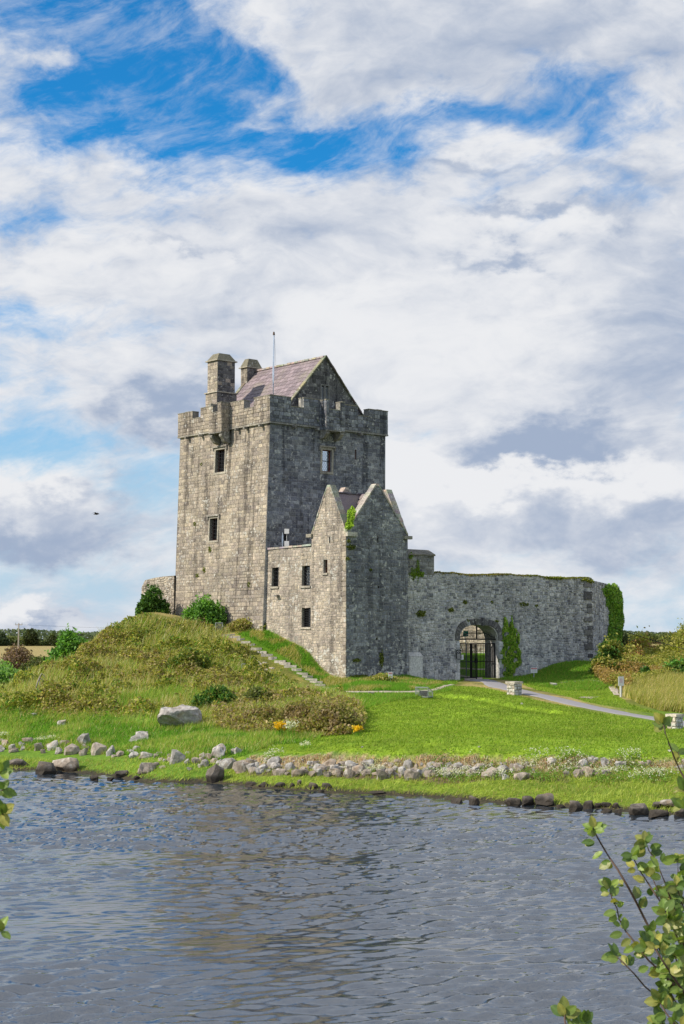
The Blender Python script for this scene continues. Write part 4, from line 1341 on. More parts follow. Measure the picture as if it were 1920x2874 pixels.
for q in ((HL, -.42, ZE - .12, .12, ZE + .10, -.42, .16, (.30, .28, .24)), (HR, -.02, ZE - .22, .85, ZE + .06, -.02, .16, (.48, .46, .41)), (HR, WR - .45, ZE - .2, WR + .28, ZE + .02, -.1, .18, (.3, .29, .26))):
    mb = MB(); fbox(mb, q[0], q[1], q[2], q[3], q[4], q[5], q[6], q[7])     # kneelers and spout stones at the eaves
    mshift(mb, LH).build('kneeler', M_COPING, house)
# cross roof: two slated prisms between the upstand gables
RI = .42
mb = MB()
rzL = ZAL - .35; rzR = ZAR - .50
mL = hL.lerp(h0, .5); mR = h0.lerp(hR, .5)
e = [hL + DR * RI, h0 + DR * RI, hR - DR * RI, hB - DR * RI]
zr = lambda p, z: Vector((p.x, p.y, z))
r0 = zr(mL + DR * RI, rzL); r1 = zr(mL + DR * (WR - RI), rzL)
mb.add([zr(e[1], ZE - .2), zr(e[2], ZE - .2), r1, r0], [(0, 1, 2, 3)]); mb.add([zr(e[0], ZE - .2), r0, r1, zr(e[3], ZE - .2)], [(0, 1, 2, 3)])
s0 = zr(mR - DL * RI, rzR); s1 = zr(mR - DL * (WL - RI), rzR)
f0 = zr(h0 - DL * RI, ZE - .2); f1 = zr(hL + DL * RI, ZE - .2); g0 = zr(hR - DL * RI, ZE - .2); g1 = zr(hB + DL * RI, ZE - .2)
mb.add([f0, s0, s1, f1], [(0, 1, 2, 3)]); mb.add([g0, g1, s1, s0], [(0, 1, 2, 3)])
mshift(mb, LH).build('roof', M_SLATE, house)
upL = (r0 - zr(e[1], ZE - .2)).normalized()
# near slope of the long roof and the left slope of the cross roof
def above(pt, plane_pts):
    a, b_, c = plane_pts; nn = (b_ - a).cross(c - a)
    if nn.z < 0: nn = -nn
    return (pt - a).dot(nn) > -.02
up1 = (r0 - zr(e[1], ZE - .2)); slates(house, zr(e[1], ZE - .2), DR, up1.normalized(), WR - 2 * RI, up1.length, 9, 11, M_SLATE, 120, keep=lambda p: above(p, (f0, s0, s1)) and above(p, (g0, g1, s1)))
up2 = (s1 - f1); slates(house, f1, DL, up2.normalized(), WL - 2 * RI, up2.length, 9, 7, M_SLATE, 90, keep=lambda p: above(p, (zr(e[1], ZE - .2), r0, r1)) )
mb = MB(); coping(mb, r0, r1, .22, .08, DL, n_=9, col=(.2, .2, .22)); mshift(mb, LH).build('ridge_tiles', M_COPING, house)

# ================================================================== CURTAIN WALL
w0 = Vector((3.9, 108.0, 0)) ; wE = w0 + DR * 19.9
ZW0, ZW1 = 2.4, 10.75
FW = Face(w0, wE, ZW0, ZW1)
cw = empty('curtain_wall', Vector((w0.x, w0.y, 3.5)), 'high grey rubble curtain wall with arched gateway and mossy top', 'wall')
LW = cw.location
gu0, gz0 = FW.pix(1290, 1907); gu1, _ = FW.pix(1399, 1907)
gz0 = 3.0
AEX = 3.1
gm = (gu0 + gu1) / 2; gr = (gu1 - gu0) / 2
ztop = FW.pix(1340, 1754)[1]; zsp = FW.pix(1295, 1800)[1]
rise = ztop - zsp
def arch(u):  # half ellipse
    t = max(-1, min(1, (u - gm) / gr)); return zsp + rise * math.sqrt(max(0, 1 - abs(t) ** AEX))
def topz(u): return ZW1 + .04 * math.sin(u * .7) + .02 * math.sin(u * 2.3 + 1) + (fbm(np.array([u]), np.array([3.0]), 1.0, 3)[0] - .5) * .14
mb = MB(); WC = (.50, .50, .495); TH = 1.3
us_ = [0.0]
while us_[-1] < FW.W: us_.append(min(us_[-1] + .35, FW.W))
us_ = sorted(set(us_ + [gu0, gu1] + [gm + gr * math.cos(math.pi * k / 14) for k in range(15)]))
for a, c in zip(us_[:-1], us_[1:]):
    if c - a < 1e-5: continue
    inside = gu0 - 1e-4 <= a and c <= gu1 + 1e-4
    ba, bc = (arch(a), arch(c)) if inside else (ZW0, ZW0)
    ta, tc_ = topz(a), topz(c)
    mb.add([FW.P(a, ba, 0), FW.P(c, bc, 0), FW.P(c, tc_, 0), FW.P(a, ta, 0), FW.P(a, ba, -TH), FW.P(c, bc, -TH), FW.P(c, tc_ - .1, -TH), FW.P(a, ta - .1, -TH)],
           [(0, 1, 2, 3), (5, 4, 7, 6), (3, 2, 6, 7)] + ([(0, 4, 5, 1)] if inside else []), WC)
for uu in (gu0, gu1):
    mb.add([FW.P(uu, ZW0, 0), FW.P(uu, arch(uu), 0), FW.P(uu, arch(uu), -TH), FW.P(uu, ZW0, -TH)], [(0, 1, 2, 3) if uu == gu0 else (3, 2, 1, 0)], WC)
# the return beyond the corner
wF = Vector((23.6, 135.0, 0))
FW2 = Face(wE, wF, ZW0, ZW1 + .05)
core_sheet(mb, FW2, 0, FW2.W, ZW0, ZW1 - .1, (), WC)
inn = -FW2.N * 1.3
mb.add([FW2.P(0, ZW1 - .1), FW2.P(FW2.W, ZW1 - .1), FW2.P(FW2.W, ZW1 - .1) + inn, FW2.P(0, ZW1 - .1) + inn, FW2.P(0, ZW0) + inn, FW2.P(FW2.W, ZW0) + inn], [(0, 1, 2, 3), (3, 2, 5, 4)], WC)
mshift(mb, LW).build('wall', M_WALLS, cw)
vr = .42
RUB = dict(jit=.04, dep=(.01, .055), joint=.008, wob=.045, split=.35)
def skip_arch(cu, cz, a, c, lo, hi):
    for (x, y) in ((a, lo), (c, lo), (a, hi), (c, hi), (cu, cz)):
        du = (x - gm) / (gr + vr)
        if abs(du) < 1 and y < zsp + (rise + vr) * math.sqrt(1 - abs(du) ** AEX): 
            if y > zsp - .1 or abs(x - gm) < gr + .03: return True
    return hi > topz(cu) + .02
def wcol(col, u, z):
    k = 1.0
    if z < 5.0: k = 1.12
    if u < 4.5 and z > 6: k *= 1.05
    return tuple(min(.6, c * k) for c in col)
st = masonry(FW, 0, FW.W - .0, 3.0, ZW1 + .12, (.15, .28), (.16, .42), (), pal=PAL_WALL, colf=wcol, skip=skip_arch, **RUB)
st += masonry(FW2, 0.02, FW2.W, 3.2, ZW1 - .08, (.18, .34), (.25, .6), (), pal=PAL_WALL, **RUB)
z_ = 3.9
while z_ < ZW1 - .5:      # dark quoins up the corner
    hh = random.uniform(.3, .5); w_ = random.choice((.55, .95))
    st += masonry(FW, FW.W - w_, FW.W + .03, z_, z_ + hh, (hh, hh + .01), (w_ + .1, w_ + .2), (), pal=PAL_DARK + PAL_WALL[3:4], dep=(.09, .11)); z_ += hh + random.choice((0, .3))
vs_ = []
nv = 17   # voussoirs
angs = [math.pi * (1 - i / nv) for i in range(nv + 1)]
def aw(t, e):
    cu = math.cos(t); su = math.sin(t)
    return (gm + (gr + e) * (abs(cu) ** (2 / AEX)) * (1 if cu > 0 else -1), zsp + (rise + e) * abs(su) ** (2 / AEX))
for i in range(nv):
    q = [aw(angs[i] - .012, .01), aw(angs[i] - .012, vr), aw(angs[i + 1] + .012, vr), aw(angs[i + 1] + .012, .01)]
    q = q[::-1]
    vv = [FW.P(x, y, -.3) for x, y in q] + [FW.P(x, y, .075) for x, y in q]
    vs_.append((9, vv, [(4, 5, 6, 7), (0, 1, 5, 4), (1, 2, 6, 5), (2, 3, 7, 6), (3, 0, 4, 7)], pal_pick(PAL_DARK[:2] + PAL_WALL[3:4])))
for s_, uu in ((-1, gu0), (1, gu1)):
    z_ = 3.2
    while z_ < zsp - .05:
        hh = min(random.uniform(.4, .65), zsp - z_); w_ = random.choice((.3, .5))
        a, c = (uu - w_, uu - .004) if s_ < 0 else (uu + .004, uu + w_)
        st += masonry(FW, a, c, z_, z_ + hh, (hh, hh + .01), (w_ + .1, w_ + .2), (), pal=PAL_WALL[:3], dep=(.075, .10)); z_ += hh
lay(vs_, cw, M_WALLS, name='voussoir', limit=30)
lay(st, cw, M_WALLS, limit=300)
# raised end next to the house, with its sloping cap
ub_ = FW.pix(1218, 1570)[0]
rzt = FW.pix(1200, 1560)[1]
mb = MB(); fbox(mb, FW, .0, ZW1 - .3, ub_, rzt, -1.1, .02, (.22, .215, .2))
mb.add([FW.P(-.05, rzt + .002, .10), FW.P(ub_ + .06, rzt + .002, .10), FW.P(ub_ + .06, rzt + .45, -.6), FW.P(-.05, rzt + .45, -.6), FW.P(ub_ + .06, rzt, -1.2), FW.P(-.05, rzt, -1.2), FW.P(-.05, rzt + .1, .10), FW.P(ub_ + .06, rzt + .1, .10)],
       [(0, 1, 7, 6), (6, 7, 2, 3), (3, 2, 4, 5), (1, 4, 2, 7)], (.24, .23, .2))
mshift(mb, LW).build('raised_end', M_MOSS, cw)
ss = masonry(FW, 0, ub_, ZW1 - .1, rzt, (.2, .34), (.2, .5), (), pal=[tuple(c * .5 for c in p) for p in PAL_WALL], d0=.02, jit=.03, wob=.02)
mb = MB()
for (ar, vs, fs, col) in ss: mb.add([v_ - LW for v_ in vs], fs, col)
o = mb.build('raised_end_stonework', M_WALLS, cw); o['kind'] = 'stuff'
# pale buttress at the foot, next to the house
bx = FW.rect(1148, 1842, 1177, 1900)
mb = MB(); fbox(mb, FW, bx[0] - .3, 2.6, bx[2], bx[3], -.02, .34, (.60, .61, .60)); mb.add([FW.P(bx[0] - .3, bx[3] + .002, .36), FW.P(bx[2] + .02, bx[3] + .002, .36), FW.P(bx[2] + .02, bx[3] + .3, .02), FW.P(bx[0] - .3, bx[3] + .3, .02)], [(0, 1, 2, 3)], (.6, .6, .58))
mshift(mb, LW).build('buttress', M_WALLS, cw)
# keystone finial
mb = MB(); ku, kz = FW.pix(1353, 1742); fbox(mb, FW, ku - .09, kz - .35, ku + .09, kz + .22, .02, .2, (.12, .12, .125)); mshift(mb, LW).build('keystone', M_WALLS, cw)

# the far side of the courtyard, seen through the gate
cB0 = Vector((6.5, 139.0, 0)); cB1 = cB0 + DL * 9.2
FC = Face(cB0, cB0 + DL * 15.0, 3.0, 9.2)
court = empty('courtyard_wall', Vector((cB0.x, cB0.y, 4.5)), 'sunlit pale rubble wall across the courtyard, seen through the gate', 'wall')
LC = court.location
mb = MB(); fbox(mb, FC, 0, 3.0, 15.0, 9.2, -1.0, 0, (.44, .40, .34)); mshift(mb, LC).build('wall', M_WALLS, court)
st = masonry(FC, 0, 15.0, 4.2, 9.2, (.2, .34), (.25, .6), (), pal=PAL_HOUSE, **RUB)
lay(st, court, M_HOUSE, limit=200)

# short wall left of the tower
lw0 = cl - DL * 4.75 + NL * .25; lw1 = cl + NL * .1
lw1z = 10.85
FS = Face(lw0, cl + NL * .45, 5.0, lw1z + .3)
lwall = empty('ruined_wall', Vector((lw0.x, lw0.y, 7.0)), 'short rough wall stub with broken top left of the tower', 'wall')
LS = lwall.location
cls = [(0, 5.0), (FS.W, 5.0), (FS.W, 10.88), (3.2, 10.86), (1.9, 10.8), (.6, 10.66), (.12, 10.1)]
mb = MB(); core_sheet(mb, FS, 0, FS.W, 5.0, 11, (), (.36, .33, .28), cls)
nb = len(cls)
top = [FS.P(x, y, 0) for x, y in cls[1:]] + [FS.P(0, 5.0, 0)]
for i in range(2, nb):
    a = cls[i]; c = cls[(i + 1) % nb]
    mb.add([FS.P(a[0], a[1], 0), FS.P(a[0], a[1], -.9), FS.P(c[0], c[1], -.9), FS.P(c[0], c[1], 0)], [(0, 1, 2, 3)], (.36, .33, .28))
mb.add([FS.P(x, y, -.9) for x, y in cls][::-1], [tuple(range(nb))], (.3, .3, .28))
mshift(mb, LS).build('wall', M_HOUSE, lwall)
st = masonry(FS, 0, FS.W, 7.0, 11, (.16, .3), (.2, .5), (), clip=cls, pal=PAL_HOUSE, **RUB)
mb = MB()
lay(st, lwall, M_HOUSE, limit=160)
GAIN = 1.7
# ------------------------------------------------------------------ foliage helpers
def rand_dirs(n, up=0.0, rs=RS):
    d = rs.randn(n, 3); d[:, 2] += up
    return d / np.linalg.norm(d, axis=1)[:, None]


def leaf_quads(cen, size, cols, up=0.6, rs=RS, aspect=0.55):
    n = len(cen)
    nrm = rand_dirs(n, up, rs)
    a = np.cross(nrm, rand_dirs(n, 0, rs)); a /= np.linalg.norm(a, axis=1)[:, None] + 1e-9
    b = np.cross(nrm, a)
    s = np.asarray(size).reshape(-1, 1)
    v = np.stack([cen - a * s, cen - b * s * aspect + nrm * s * .15, cen + a * s, cen + b * s * aspect + nrm * s * .15], 1)
    f = np.arange(n * 4).reshape(n, 4)
    return v.reshape(-1, 3), f, np.repeat(cols, 4, axis=0)


def blade_tris(base, h, w, cols, lean=0.35, rs=RS, wind=(0.25, 0.05)):
    n = len(base)
    th = rs.rand(n) * 2 * np.pi
    d = np.stack([np.cos(th), np.sin(th), np.zeros(n)], 1)
    ln = (rs.randn(n, 2) * lean + np.array(wind)) * h[:, None]
    tip = base + np.stack([ln[:, 0], ln[:, 1], h], 1)
    s = d * w[:, None] / 2
    v = np.stack([base - s, base + s, tip], 1)
    f = np.arange(n * 3).reshape(n, 3)
    return v.reshape(-1, 3), f, np.repeat(cols, 3, axis=0)


def pick(pal, n, rs=RS, k=(0.75, 1.25)):
    p = np.array(pal)
    if k[0] < .8: p = np.minimum(p * GAIN, .62)
    c = p[rs.randint(0, len(p), n)]
    return c * rs.uniform(k[0], k[1], (n, 1))


def stuff(name, parts, mat, label, cat=None):
    """join several (verts, faces, cols) of the same face length"""
    V = []; Fc = []; Cc = []; b = 0
    for v, f, c in parts:
        V.append(v); Fc.append(f + b); Cc.append(c); b += len(v)
    me = np_mesh(name, np.concatenate(V), np.concatenate(Fc), np.concatenate(Cc))
    return finish(link(me, name, mat), label, cat, None, 'stuff')


def scatter_in(poly, dens, rs=RS):
    x0, y0 = poly.min(0); x1, y1 = poly.max(0)
    n = int((x1 - x0) * (y1 - y0) * dens)
    x = rs.uniform(x0, x1, n); y = rs.uniform(y0, y1, n)
    k = in_poly(x, y, poly)
    return x[k], y[k]

# ------------------------------------------------------------------ hillside: brambles and dry grass
Z_HILL = poly_xy([(-160, 2010), (-100, 1960), (0, 1945), (45, 1916), (120, 1872), (214, 1850), (268, 1792), (330, 1760), (388, 1738), (470, 1745), (560, 1752), (640, 1772), (655, 1792), (690, 1815), (715, 1850), (750, 1885), (800, 1920), (880, 1945), (960, 1955), (1015, 1990), (1010, 2030), (980, 2052), (860, 2060), (700, 2050), (560, 2050), (520, 2058), (430, 2050), (300, 2035), (150, 2030), (0, 2030)])
PAL_OLIVE = [(.19, .20, .045), (.15, .17, .03), (.24, .235, .06), (.11, .125, .025), (.28, .26, .08)]
PAL_BROWNISH = [(.22, .18, .08), (.26, .21, .10), (.17, .16, .06), (.19, .14, .07)]
PAL_DRY = [(.31, .26, .11), (.37, .31, .16), (.26, .24, .08), (.22, .22, .055), (.43, .36, .22)]
PAL_GREEN = [(.09, .20, .02), (.12, .25, .025), (.07, .15, .018), (.16, .26, .04)]
PAL_DKGREEN = [(.035, .085, .018), (.05, .11, .02), (.03, .065, .014), (.07, .14, .03)]
PAL_BRIGHT = [(.08, .19, .035), (.11, .24, .04), (.06, .14, .03), (.14, .27, .05)]


def bramble_mask(x, y):
    return .12 + .88 * sstep(fbm(x, y, 3.6, 4, 3.1, 8.2) * .6 + fbm(x, y, 1.1, 3, 1.7, 0.3) * .4, .44, .54) + .5 * sstep(H(x, y), 5.4, 6.6)


def bramble_h(x, y):
    return 0.08 + 2.2 * np.clip(fbm(x, y, 1.8, 3, 7, 7) - .42, 0, 1) + 1.5 * np.clip(vnoise(x, y, .7, 3, 3) - .55, 0, 1)


STEPLINE = [tuple(ground_hit(*q))[:2] for q in [(640, 1784), (704, 1812), (749, 1841), (799, 1864), (849, 1892), (887, 1917), (920, 1936)]]
x, y = scatter_in(Z_HILL, 340)
mk = bramble_mask(x, y); k = RS.rand(len(x)) < mk * (1 - sstep(-H(x, y), -2.4, -1.8))
x, y, mk = x[k], y[k], mk[k]
k = (line_dist(x, y, STEPLINE) > .7) & (line_dist(x, y, TRACKS[1]) > .4); x, y, mk = x[k], y[k], mk[k]
hh = bramble_h(x, y) * mk * (1 - .45 * sstep(H(x, y), 4.6, 6.2))
z = H(x, y) + hh * (1 - RS.rand(len(x)) ** 2 * .8)
tone = fbm(x, y, 4.0, 3, 2, 2)[:, None]
cols = np.where(tone + RS.randn(len(x), 1) * .04 > .53, pick(PAL_BROWNISH + PAL_OLIVE, len(x)), pick(PAL_OLIVE + PAL_GREEN[2:3], len(x)))
stuff('bramble_thicket', [leaf_quads(np.stack([x, y, z], 1), RS.uniform(.06, .13, len(x)), cols * RS.uniform(.7, 1.35, (len(x), 1)), .5)], M_LEAF, 'olive bramble thicket spread over the mound below the tower', 'brambles')
x, y = scatter_in(Z_HILL, 260)
mk = bramble_mask(x, y); k = RS.rand(len(x)) < (1.0 - mk * .86)
x, y = x[k], y[k]; k = (line_dist(x, y, STEPLINE) > .46) & (line_dist(x, y, TRACKS[1]) > .35); x, y = x[k], y[k]; z = H(x, y)
grn_ = sstep(fbm(x, y, 2.5, 3, 5, 1) + (2.2 - z) * .10, .47, .58)[:, None]
cols = np.where(RS.rand(len(x), 1) < .38 + .5 * grn_, pick(PAL_GREEN[1:] + PAL_DRY[3:4] + [(.2, .24, .05)], len(x)), pick(PAL_DRY, len(x)))
stuff('dry_grass', [blade_tris(np.stack([x, y, z - .02], 1), RS.uniform(.15, .75, len(x)) * (1 - .45 * sstep(-z, -2.3, -1.7)), RS.uniform(.025, .05, len(x)), cols, .3)], M_GRASS, 'tan dry grass between the brambles on the mound', 'grass')

# ------------------------------------------------------------------ green grass along the foot of the mound, banks and shelf
parts = []
Z_FOOT = poly_xy([(-400, 2100), (-400, 1990), (0, 2000), (300, 2010), (430, 2040), (700, 2035), (860, 2045), (930, 2060), (860, 2085), (760, 2095), (700, 2118), (640, 2135), (500, 2140), (250, 2115), (0, 2105)])
x, y = scatter_in(Z_FOOT, 330); z = H(x, y)
t = fbm(x, y, 1.8, 4, 4, 4)[:, None]
cols = np.where(t > .50, pick(PAL_GREEN[1:] + [(.22, .27, .06), (.26, .27, .08), (.20, .20, .06)], len(x)), pick(PAL_GREEN[:3] + [(.05, .11, .015)], len(x)))
cols = np.where(RS.rand(len(x), 1) < .10, pick(PAL_DRY, len(x)), cols)
parts.append(blade_tris(np.stack([x, y, z - .02], 1), RS.uniform(.08, .26, len(x)) * (.5 + 1.2 * t[:, 0]), RS.uniform(.025, .045, len(x)), cols, .4))
Z_SHELF = np.array([(px_ / 1.0, 0) for px_ in (0,)])
xs_ = RS.uniform(-30, 30, 200000); ys_ = RS.uniform(50, 84, 200000); z = H(xs_, ys_)
ed = np.where(xs_ > EDGE[0, 0], edge_y(xs_), np.interp(xs_, [p[0] for p in [(-22, 86), (-14, 78), (-8, 74)]], [82, 77, 73.5]))
k = (z > .03) & (ys_ < ed - .2)
x, y, z = xs_[k], ys_[k], z[k]
t = fbm(x, y, 1.4, 4, 6, 6)[:, None]
cols = np.where(t > .50, pick([(.24, .28, .06), (.28, .31, .08), (.19, .24, .05)], len(x)), pick([(.14, .19, .03), (.17, .22, .045), (.24, .22, .08)], len(x)))
parts.append(blade_tris(np.stack([x, y, z - .02], 1), RS.uniform(.08, .24, len(x)) * (.5 + t[:, 0]), RS.uniform(.025, .05, len(x)), cols, .5))
x, y = scatter_in(Z_BANK, 420); z = H(x, y)
k = (line_dist(x, y, STEPLINE) > .46) & (line_dist(x, y, TRACKS[0]) > .35) & (line_dist(x, y, TRACKS[1]) > .35); x, y, z = x[k], y[k], z[k]
cols = pick(PAL_GREEN[:3], len(x)); cols = np.where((fbm(x, y, 1.2, 3) > .57)[:, None], pick(PAL_OLIVE[:3] + PAL_DRY[:2], len(x)), cols)
parts.append(blade_tris(np.stack([x, y, z - .02], 1), RS.uniform(.10, .34, len(x)), RS.uniform(.025, .045, len(x)), cols, .45))
for zz in (Z_BANK3,):
    x, y = scatter_in(zz, 300); k = line_dist(x, y, TRACKS[0]) > .4; x, y = x[k], y[k]; z = H(x, y)
    parts.append(blade_tris(np.stack([x, y, z - .02], 1), RS.uniform(.06, .2, len(x)), RS.uniform(.025, .045, len(x)), pick(PAL_GREEN + PAL_OLIVE[:1], len(x)), .45))
x, y = scatter_in(Z_BANK2, 380); z = H(x, y)
parts.append(blade_tris(np.stack([x, y, z - .02], 1), RS.uniform(.08, .24, len(x)), RS.uniform(.025, .045, len(x)), pick(PAL_GREEN[:3] + PAL_OLIVE[:1], len(x)), .45))
stuff('wild_grass', parts, M_GRASS, 'rough green grass along the shore and below the house walls', 'grass')
parts = []
for zz, dn in ((Z_LAWN, 130), (Z_LAWN2, 130)):
    x, y = scatter_in(zz, dn)
    k = line_dist(x, y, ROUTE) > .95; x, y = x[k], y[k]
    z = H(x, y); cols = pick([(.20, .31, .03), (.26, .37, .045), (.12, .22, .018), (.30, .36, .07)], len(x), k=(.8, 1.2)) * (.6 + .8 * fbm(x, y, 6.0, 3, 1, 4))[:, None]
    parts.append(blade_tris(np.stack([x, y, z - .01], 1), RS.uniform(.04, .11, len(x)), RS.uniform(.03, .06, len(x)), cols, .5))
xs_ = RS.uniform(4, 24, 26000); ys_ = RS.uniform(108, 138, 26000)
k = in_poly(xs_, ys_, np.array([(5.5, 110.5), (19, 122.5), (22, 137), (8, 137), (3, 118)]))
x, y = xs_[k], ys_[k]; z = H(x, y)
parts.append(blade_tris(np.stack([x, y, z - .01], 1), RS.uniform(.03, .08, len(x)), RS.uniform(.02, .04, len(x)), pick([(.11, .27, .012), (.14, .32, .018)], len(x)), .5))
stuff('lawn_grass', parts, M_GRASS, 'mown bright green lawn sloping from the gate path to the shore stones', 'lawn')
# tan fringe hanging from the turf edge
n_ = 9000; x = RS.uniform(EDGE[0, 0] + 1, 16, n_); y = edge_y(x) + RS.randn(n_) * .10 - .05; z = H(x, y)
v_, f_, c_ = blade_tris(np.stack([x, y, z], 1), RS.uniform(-.22, .08, n_), RS.uniform(.02, .05, n_), pick([(.40, .29, .20), (.30, .20, .13), (.48, .37, .26)], n_), .3, wind=(0, .1))
v_ = v_.reshape(-1, 3, 3); v_[:, 2, 1] -= .14
stuff('turf_fringe', [(v_.reshape(-1, 3), f_, c_)], M_GRASS, 'band of dead tan grass hanging over the turf edge above the stones', 'grass')
# right-hand dry grass slope
Z_RIGHT = poly_xy([(1745, 1950), (1765, 1925), (1790, 1905), (1860, 1890), (2100, 1890), (2100, 2010), (1920, 2002), (1850, 1995), (1790, 1975)])
x, y = scatter_in(Z_RIGHT, 300); z = H(x, y)
stuff('tall_dry_grass', [blade_tris(np.stack([x, y, z - .02], 1), RS.uniform(.3, .75, len(x)), RS.uniform(.03, .06, len(x)), pick(PAL_DRY[:3] + PAL_OLIVE[:3] + [(.17, .20, .05)], len(x)), .22, wind=(.35, 0))], M_GRASS, 'tall straw coloured grass on the slope right of the post sign', 'grass')


Z_SCRUB = poly_xy([(1665, 1900), (1700, 1880), (1760, 1850), (1840, 1830), (2100, 1800), (2100, 1900), (1900, 1905), (1800, 1925), (1760, 1945), (1700, 1925)])
x, y = scatter_in(Z_SCRUB, 240); z = H(x, y) + RS.rand(len(x)) * (.2 + 1.3 * fbm(x, y, 2.2, 3, 8, 8))
t = fbm(x, y, 3.5, 3, 1, 9)[:, None]
cols = np.where(t > .52, pick([(.22, .15, .06), (.26, .19, .07)], len(x)), pick(PAL_OLIVE, len(x)))
stuff('scrub', [leaf_quads(np.stack([x, y, z], 1), RS.uniform(.06, .11, len(x)), cols, .6)], M_LEAF, 'tangled olive and rust scrub covering the slope at the right', 'scrub')

Z_LOW = poly_xy([(590, 1990), (700, 1960), (860, 1960), (980, 1985), (1030, 2020), (1000, 2062), (860, 2070), (700, 2062), (600, 2045)])
x, y = scatter_in(Z_LOW, 330); z = H(x, y) + RS.rand(len(x)) * (.12 + 1.3 * np.clip(fbm(x, y, 1.3, 3, 4, 8) - .25, 0, 1))
stuff('low_scrub', [leaf_quads(np.stack([x, y, z], 1), RS.uniform(.06, .12, len(x)), pick(PAL_OLIVE[:3] + PAL_BROWNISH + [(.25, .20, .12)], len(x)) * RS.uniform(.7, 1.3, (len(x), 1)), .5)], M_LEAF, 'shaggy brown olive scrub joining the bramble bushes beside the lawn', 'scrub')

# ------------------------------------------------------------------ bushes, trees
def bush(name, cat, label, px, py, D, wpx, hpx, pal, n, ls=(.06, .11), lobes=9, seed=1, depth=1.0, accent=None, stems=True, up=.6, open_=0.0, group=None, loc=None, spiky=0.0):
    rs = np.random.RandomState(seed); ls = (ls[0] * 1.2, ls[1] * 1.35)
    base = ground_hit(px, py) if D is None else Vector(at(px, py, D))
    if loc is not None: base = Vector(loc)
    D_ = base.y; sc_ = D_ / F
    w = wpx * sc_; h = hpx * sc_
    if D is not None and loc is None: base.z = min(base.z, hz(base.x, base.y))if abs(base.x) < 44 and 34 < base.y < 150 else base.z
    top = at(px, py - hpx, D_).z; h = max(h, top - base.z)
    o = empty(name, base, label, cat, group)
    L = []
    for i in range(lobes):
        a = rs.rand() * 6.28; q = rs.rand() ** .5
        lx = math.cos(a) * q * w * .33; ly = math.sin(a) * q * w * .33 * depth
        lr = w * rs.uniform(.17, .30)
        tz = h * math.sqrt(max(0, 1 - (q * .85) ** 2))
        lz = max(lr * .4, min(tz - lr * .75, h - lr * .8) * rs.uniform(.35, 1.0))
        L.append((lx, ly, lz, lr, min(lr, h * .5)))
    L.append((0, 0, h * .5, w * .30, h * .48))
    for s_ in (-1, 1): L.append((s_ * w * .3, 0, h * .30, w * .2, h * .3))
    L = np.array(L)
    pr = L[:, 3] ** 2; pr /= pr.sum()
    li = rs.choice(len(L), n, p=pr)
    d = rand_dirs(n, .25, rs)
    rr = rs.rand(n) ** (1 / 3.5)
    # clumps: push the surface in and out
    cl_ = np.sin(d[:, 0] * 7 + li) * np.sin(d[:, 1] * 7 + li * 2) * np.sin(d[:, 2] * 7 + li * 3)
    rr = rr * (1 + .22 * cl_)
    if spiky: rr = rr * (1 + spiky * (rs.rand(n) ** 6))
    c = L[li, :3] + d * rr[:, None] * np.stack([L[li, 3], L[li, 3] * depth, L[li, 4]], 1)
    c[:, 2] = np.maximum(c[:, 2], .02)
    if open_:
        kk = vnoise(c[:, 0] + 50, c[:, 2] * 1.3 + c[:, 1] + 50, .35) > open_; c = c[kk]; li = li[kk]; cl_ = cl_[kk]
    m_ = len(c)
    cols = pick(pal, m_, rs)
    if accent is not None:
        z_ = vnoise(c[:, 0] + 70, c[:, 2] + c[:, 1] + 30, w * .22)[:, None]
        cols = np.where(z_ + rs.randn(m_, 1) * .08 > .58, pick(accent, m_, rs), cols)
    v, f, cc = leaf_quads(c, rs.uniform(ls[0], ls[1], m_), cols, up, rs)
    link(np_mesh('foliage', v, f, cc), 'foliage', M_LEAF, o)
    if stems:
        mb = MB()
        for i in range(min(len(L), 9)):
            q = L[i]; mb.tube([(q[0] * .1, q[1] * .1, -.15), (q[0] * .5, q[1] * .5, q[2] * .55), (q[0], q[1], q[2])], [.03 * w ** .5, .02 * w ** .5, .008], 5)
        mb.build('branches', M_BARK, o)
    return o

AUT = [(.24, .15, .06), (.28, .17, .07), (.19, .11, .05), (.16, .12, .04)]
YEL = [(.24, .25, .04), (.20, .23, .035), (.28, .26, .06)]
bush('shrub', 'bush', 'dense dark green round bush in front of the ruined wall stub', 430, 1748, 117.0, 98, 108, PAL_DKGREEN, 9000, seed=3, lobes=8)
bush('shrub', 'bush', 'bright green leafy bush at the foot of the tower', 573, 1768, 112.8, 118, 95, PAL_BRIGHT + PAL_DKGREEN[3:], 7000, seed=4, lobes=11, open_=.25, spiky=.35, ls=(.07, .12))
bush('shrub', 'bush', 'green bushy tree behind the left shoulder of the mound', 196, 1862, 112, 130, 96, PAL_BRIGHT[:3] + PAL_DKGREEN[1:2], 9000, seed=5, lobes=12, spiky=.4, open_=.2, ls=(.07, .13))
bush('shrub', 'bush', 'pale green leafy bush at the left edge beside the mound', 10, 1968, 104, 150, 108, [(.13, .24, .06), (.10, .20, .05), (.18, .28, .10)], 8000, seed=6, lobes=10, spiky=.3, ls=(.07, .12))
bush('shrub', 'bush', 'purple brown bush below the tan field at the left edge', 50, 1870, 128, 150, 58, [(.13, .09, .07), (.10, .08, .05), (.16, .11, .08)], 7000, seed=7, spiky=.3)
bush('shrub', 'bush', 'dusky green bush between the brown bush and the mound', 105, 1890, 118, 110, 52, [(.06, .09, .03), (.09, .10, .04)], 5000, seed=8)
bush('shrub', 'bush', 'dark green bush halfway down the mound above the white boulder', 605, 1990, None, 120, 66, PAL_DKGREEN[1:] + PAL_BRIGHT[2:3] + PAL_OLIVE[:1], 6000, seed=9, lobes=9, ls=(.05, .09))
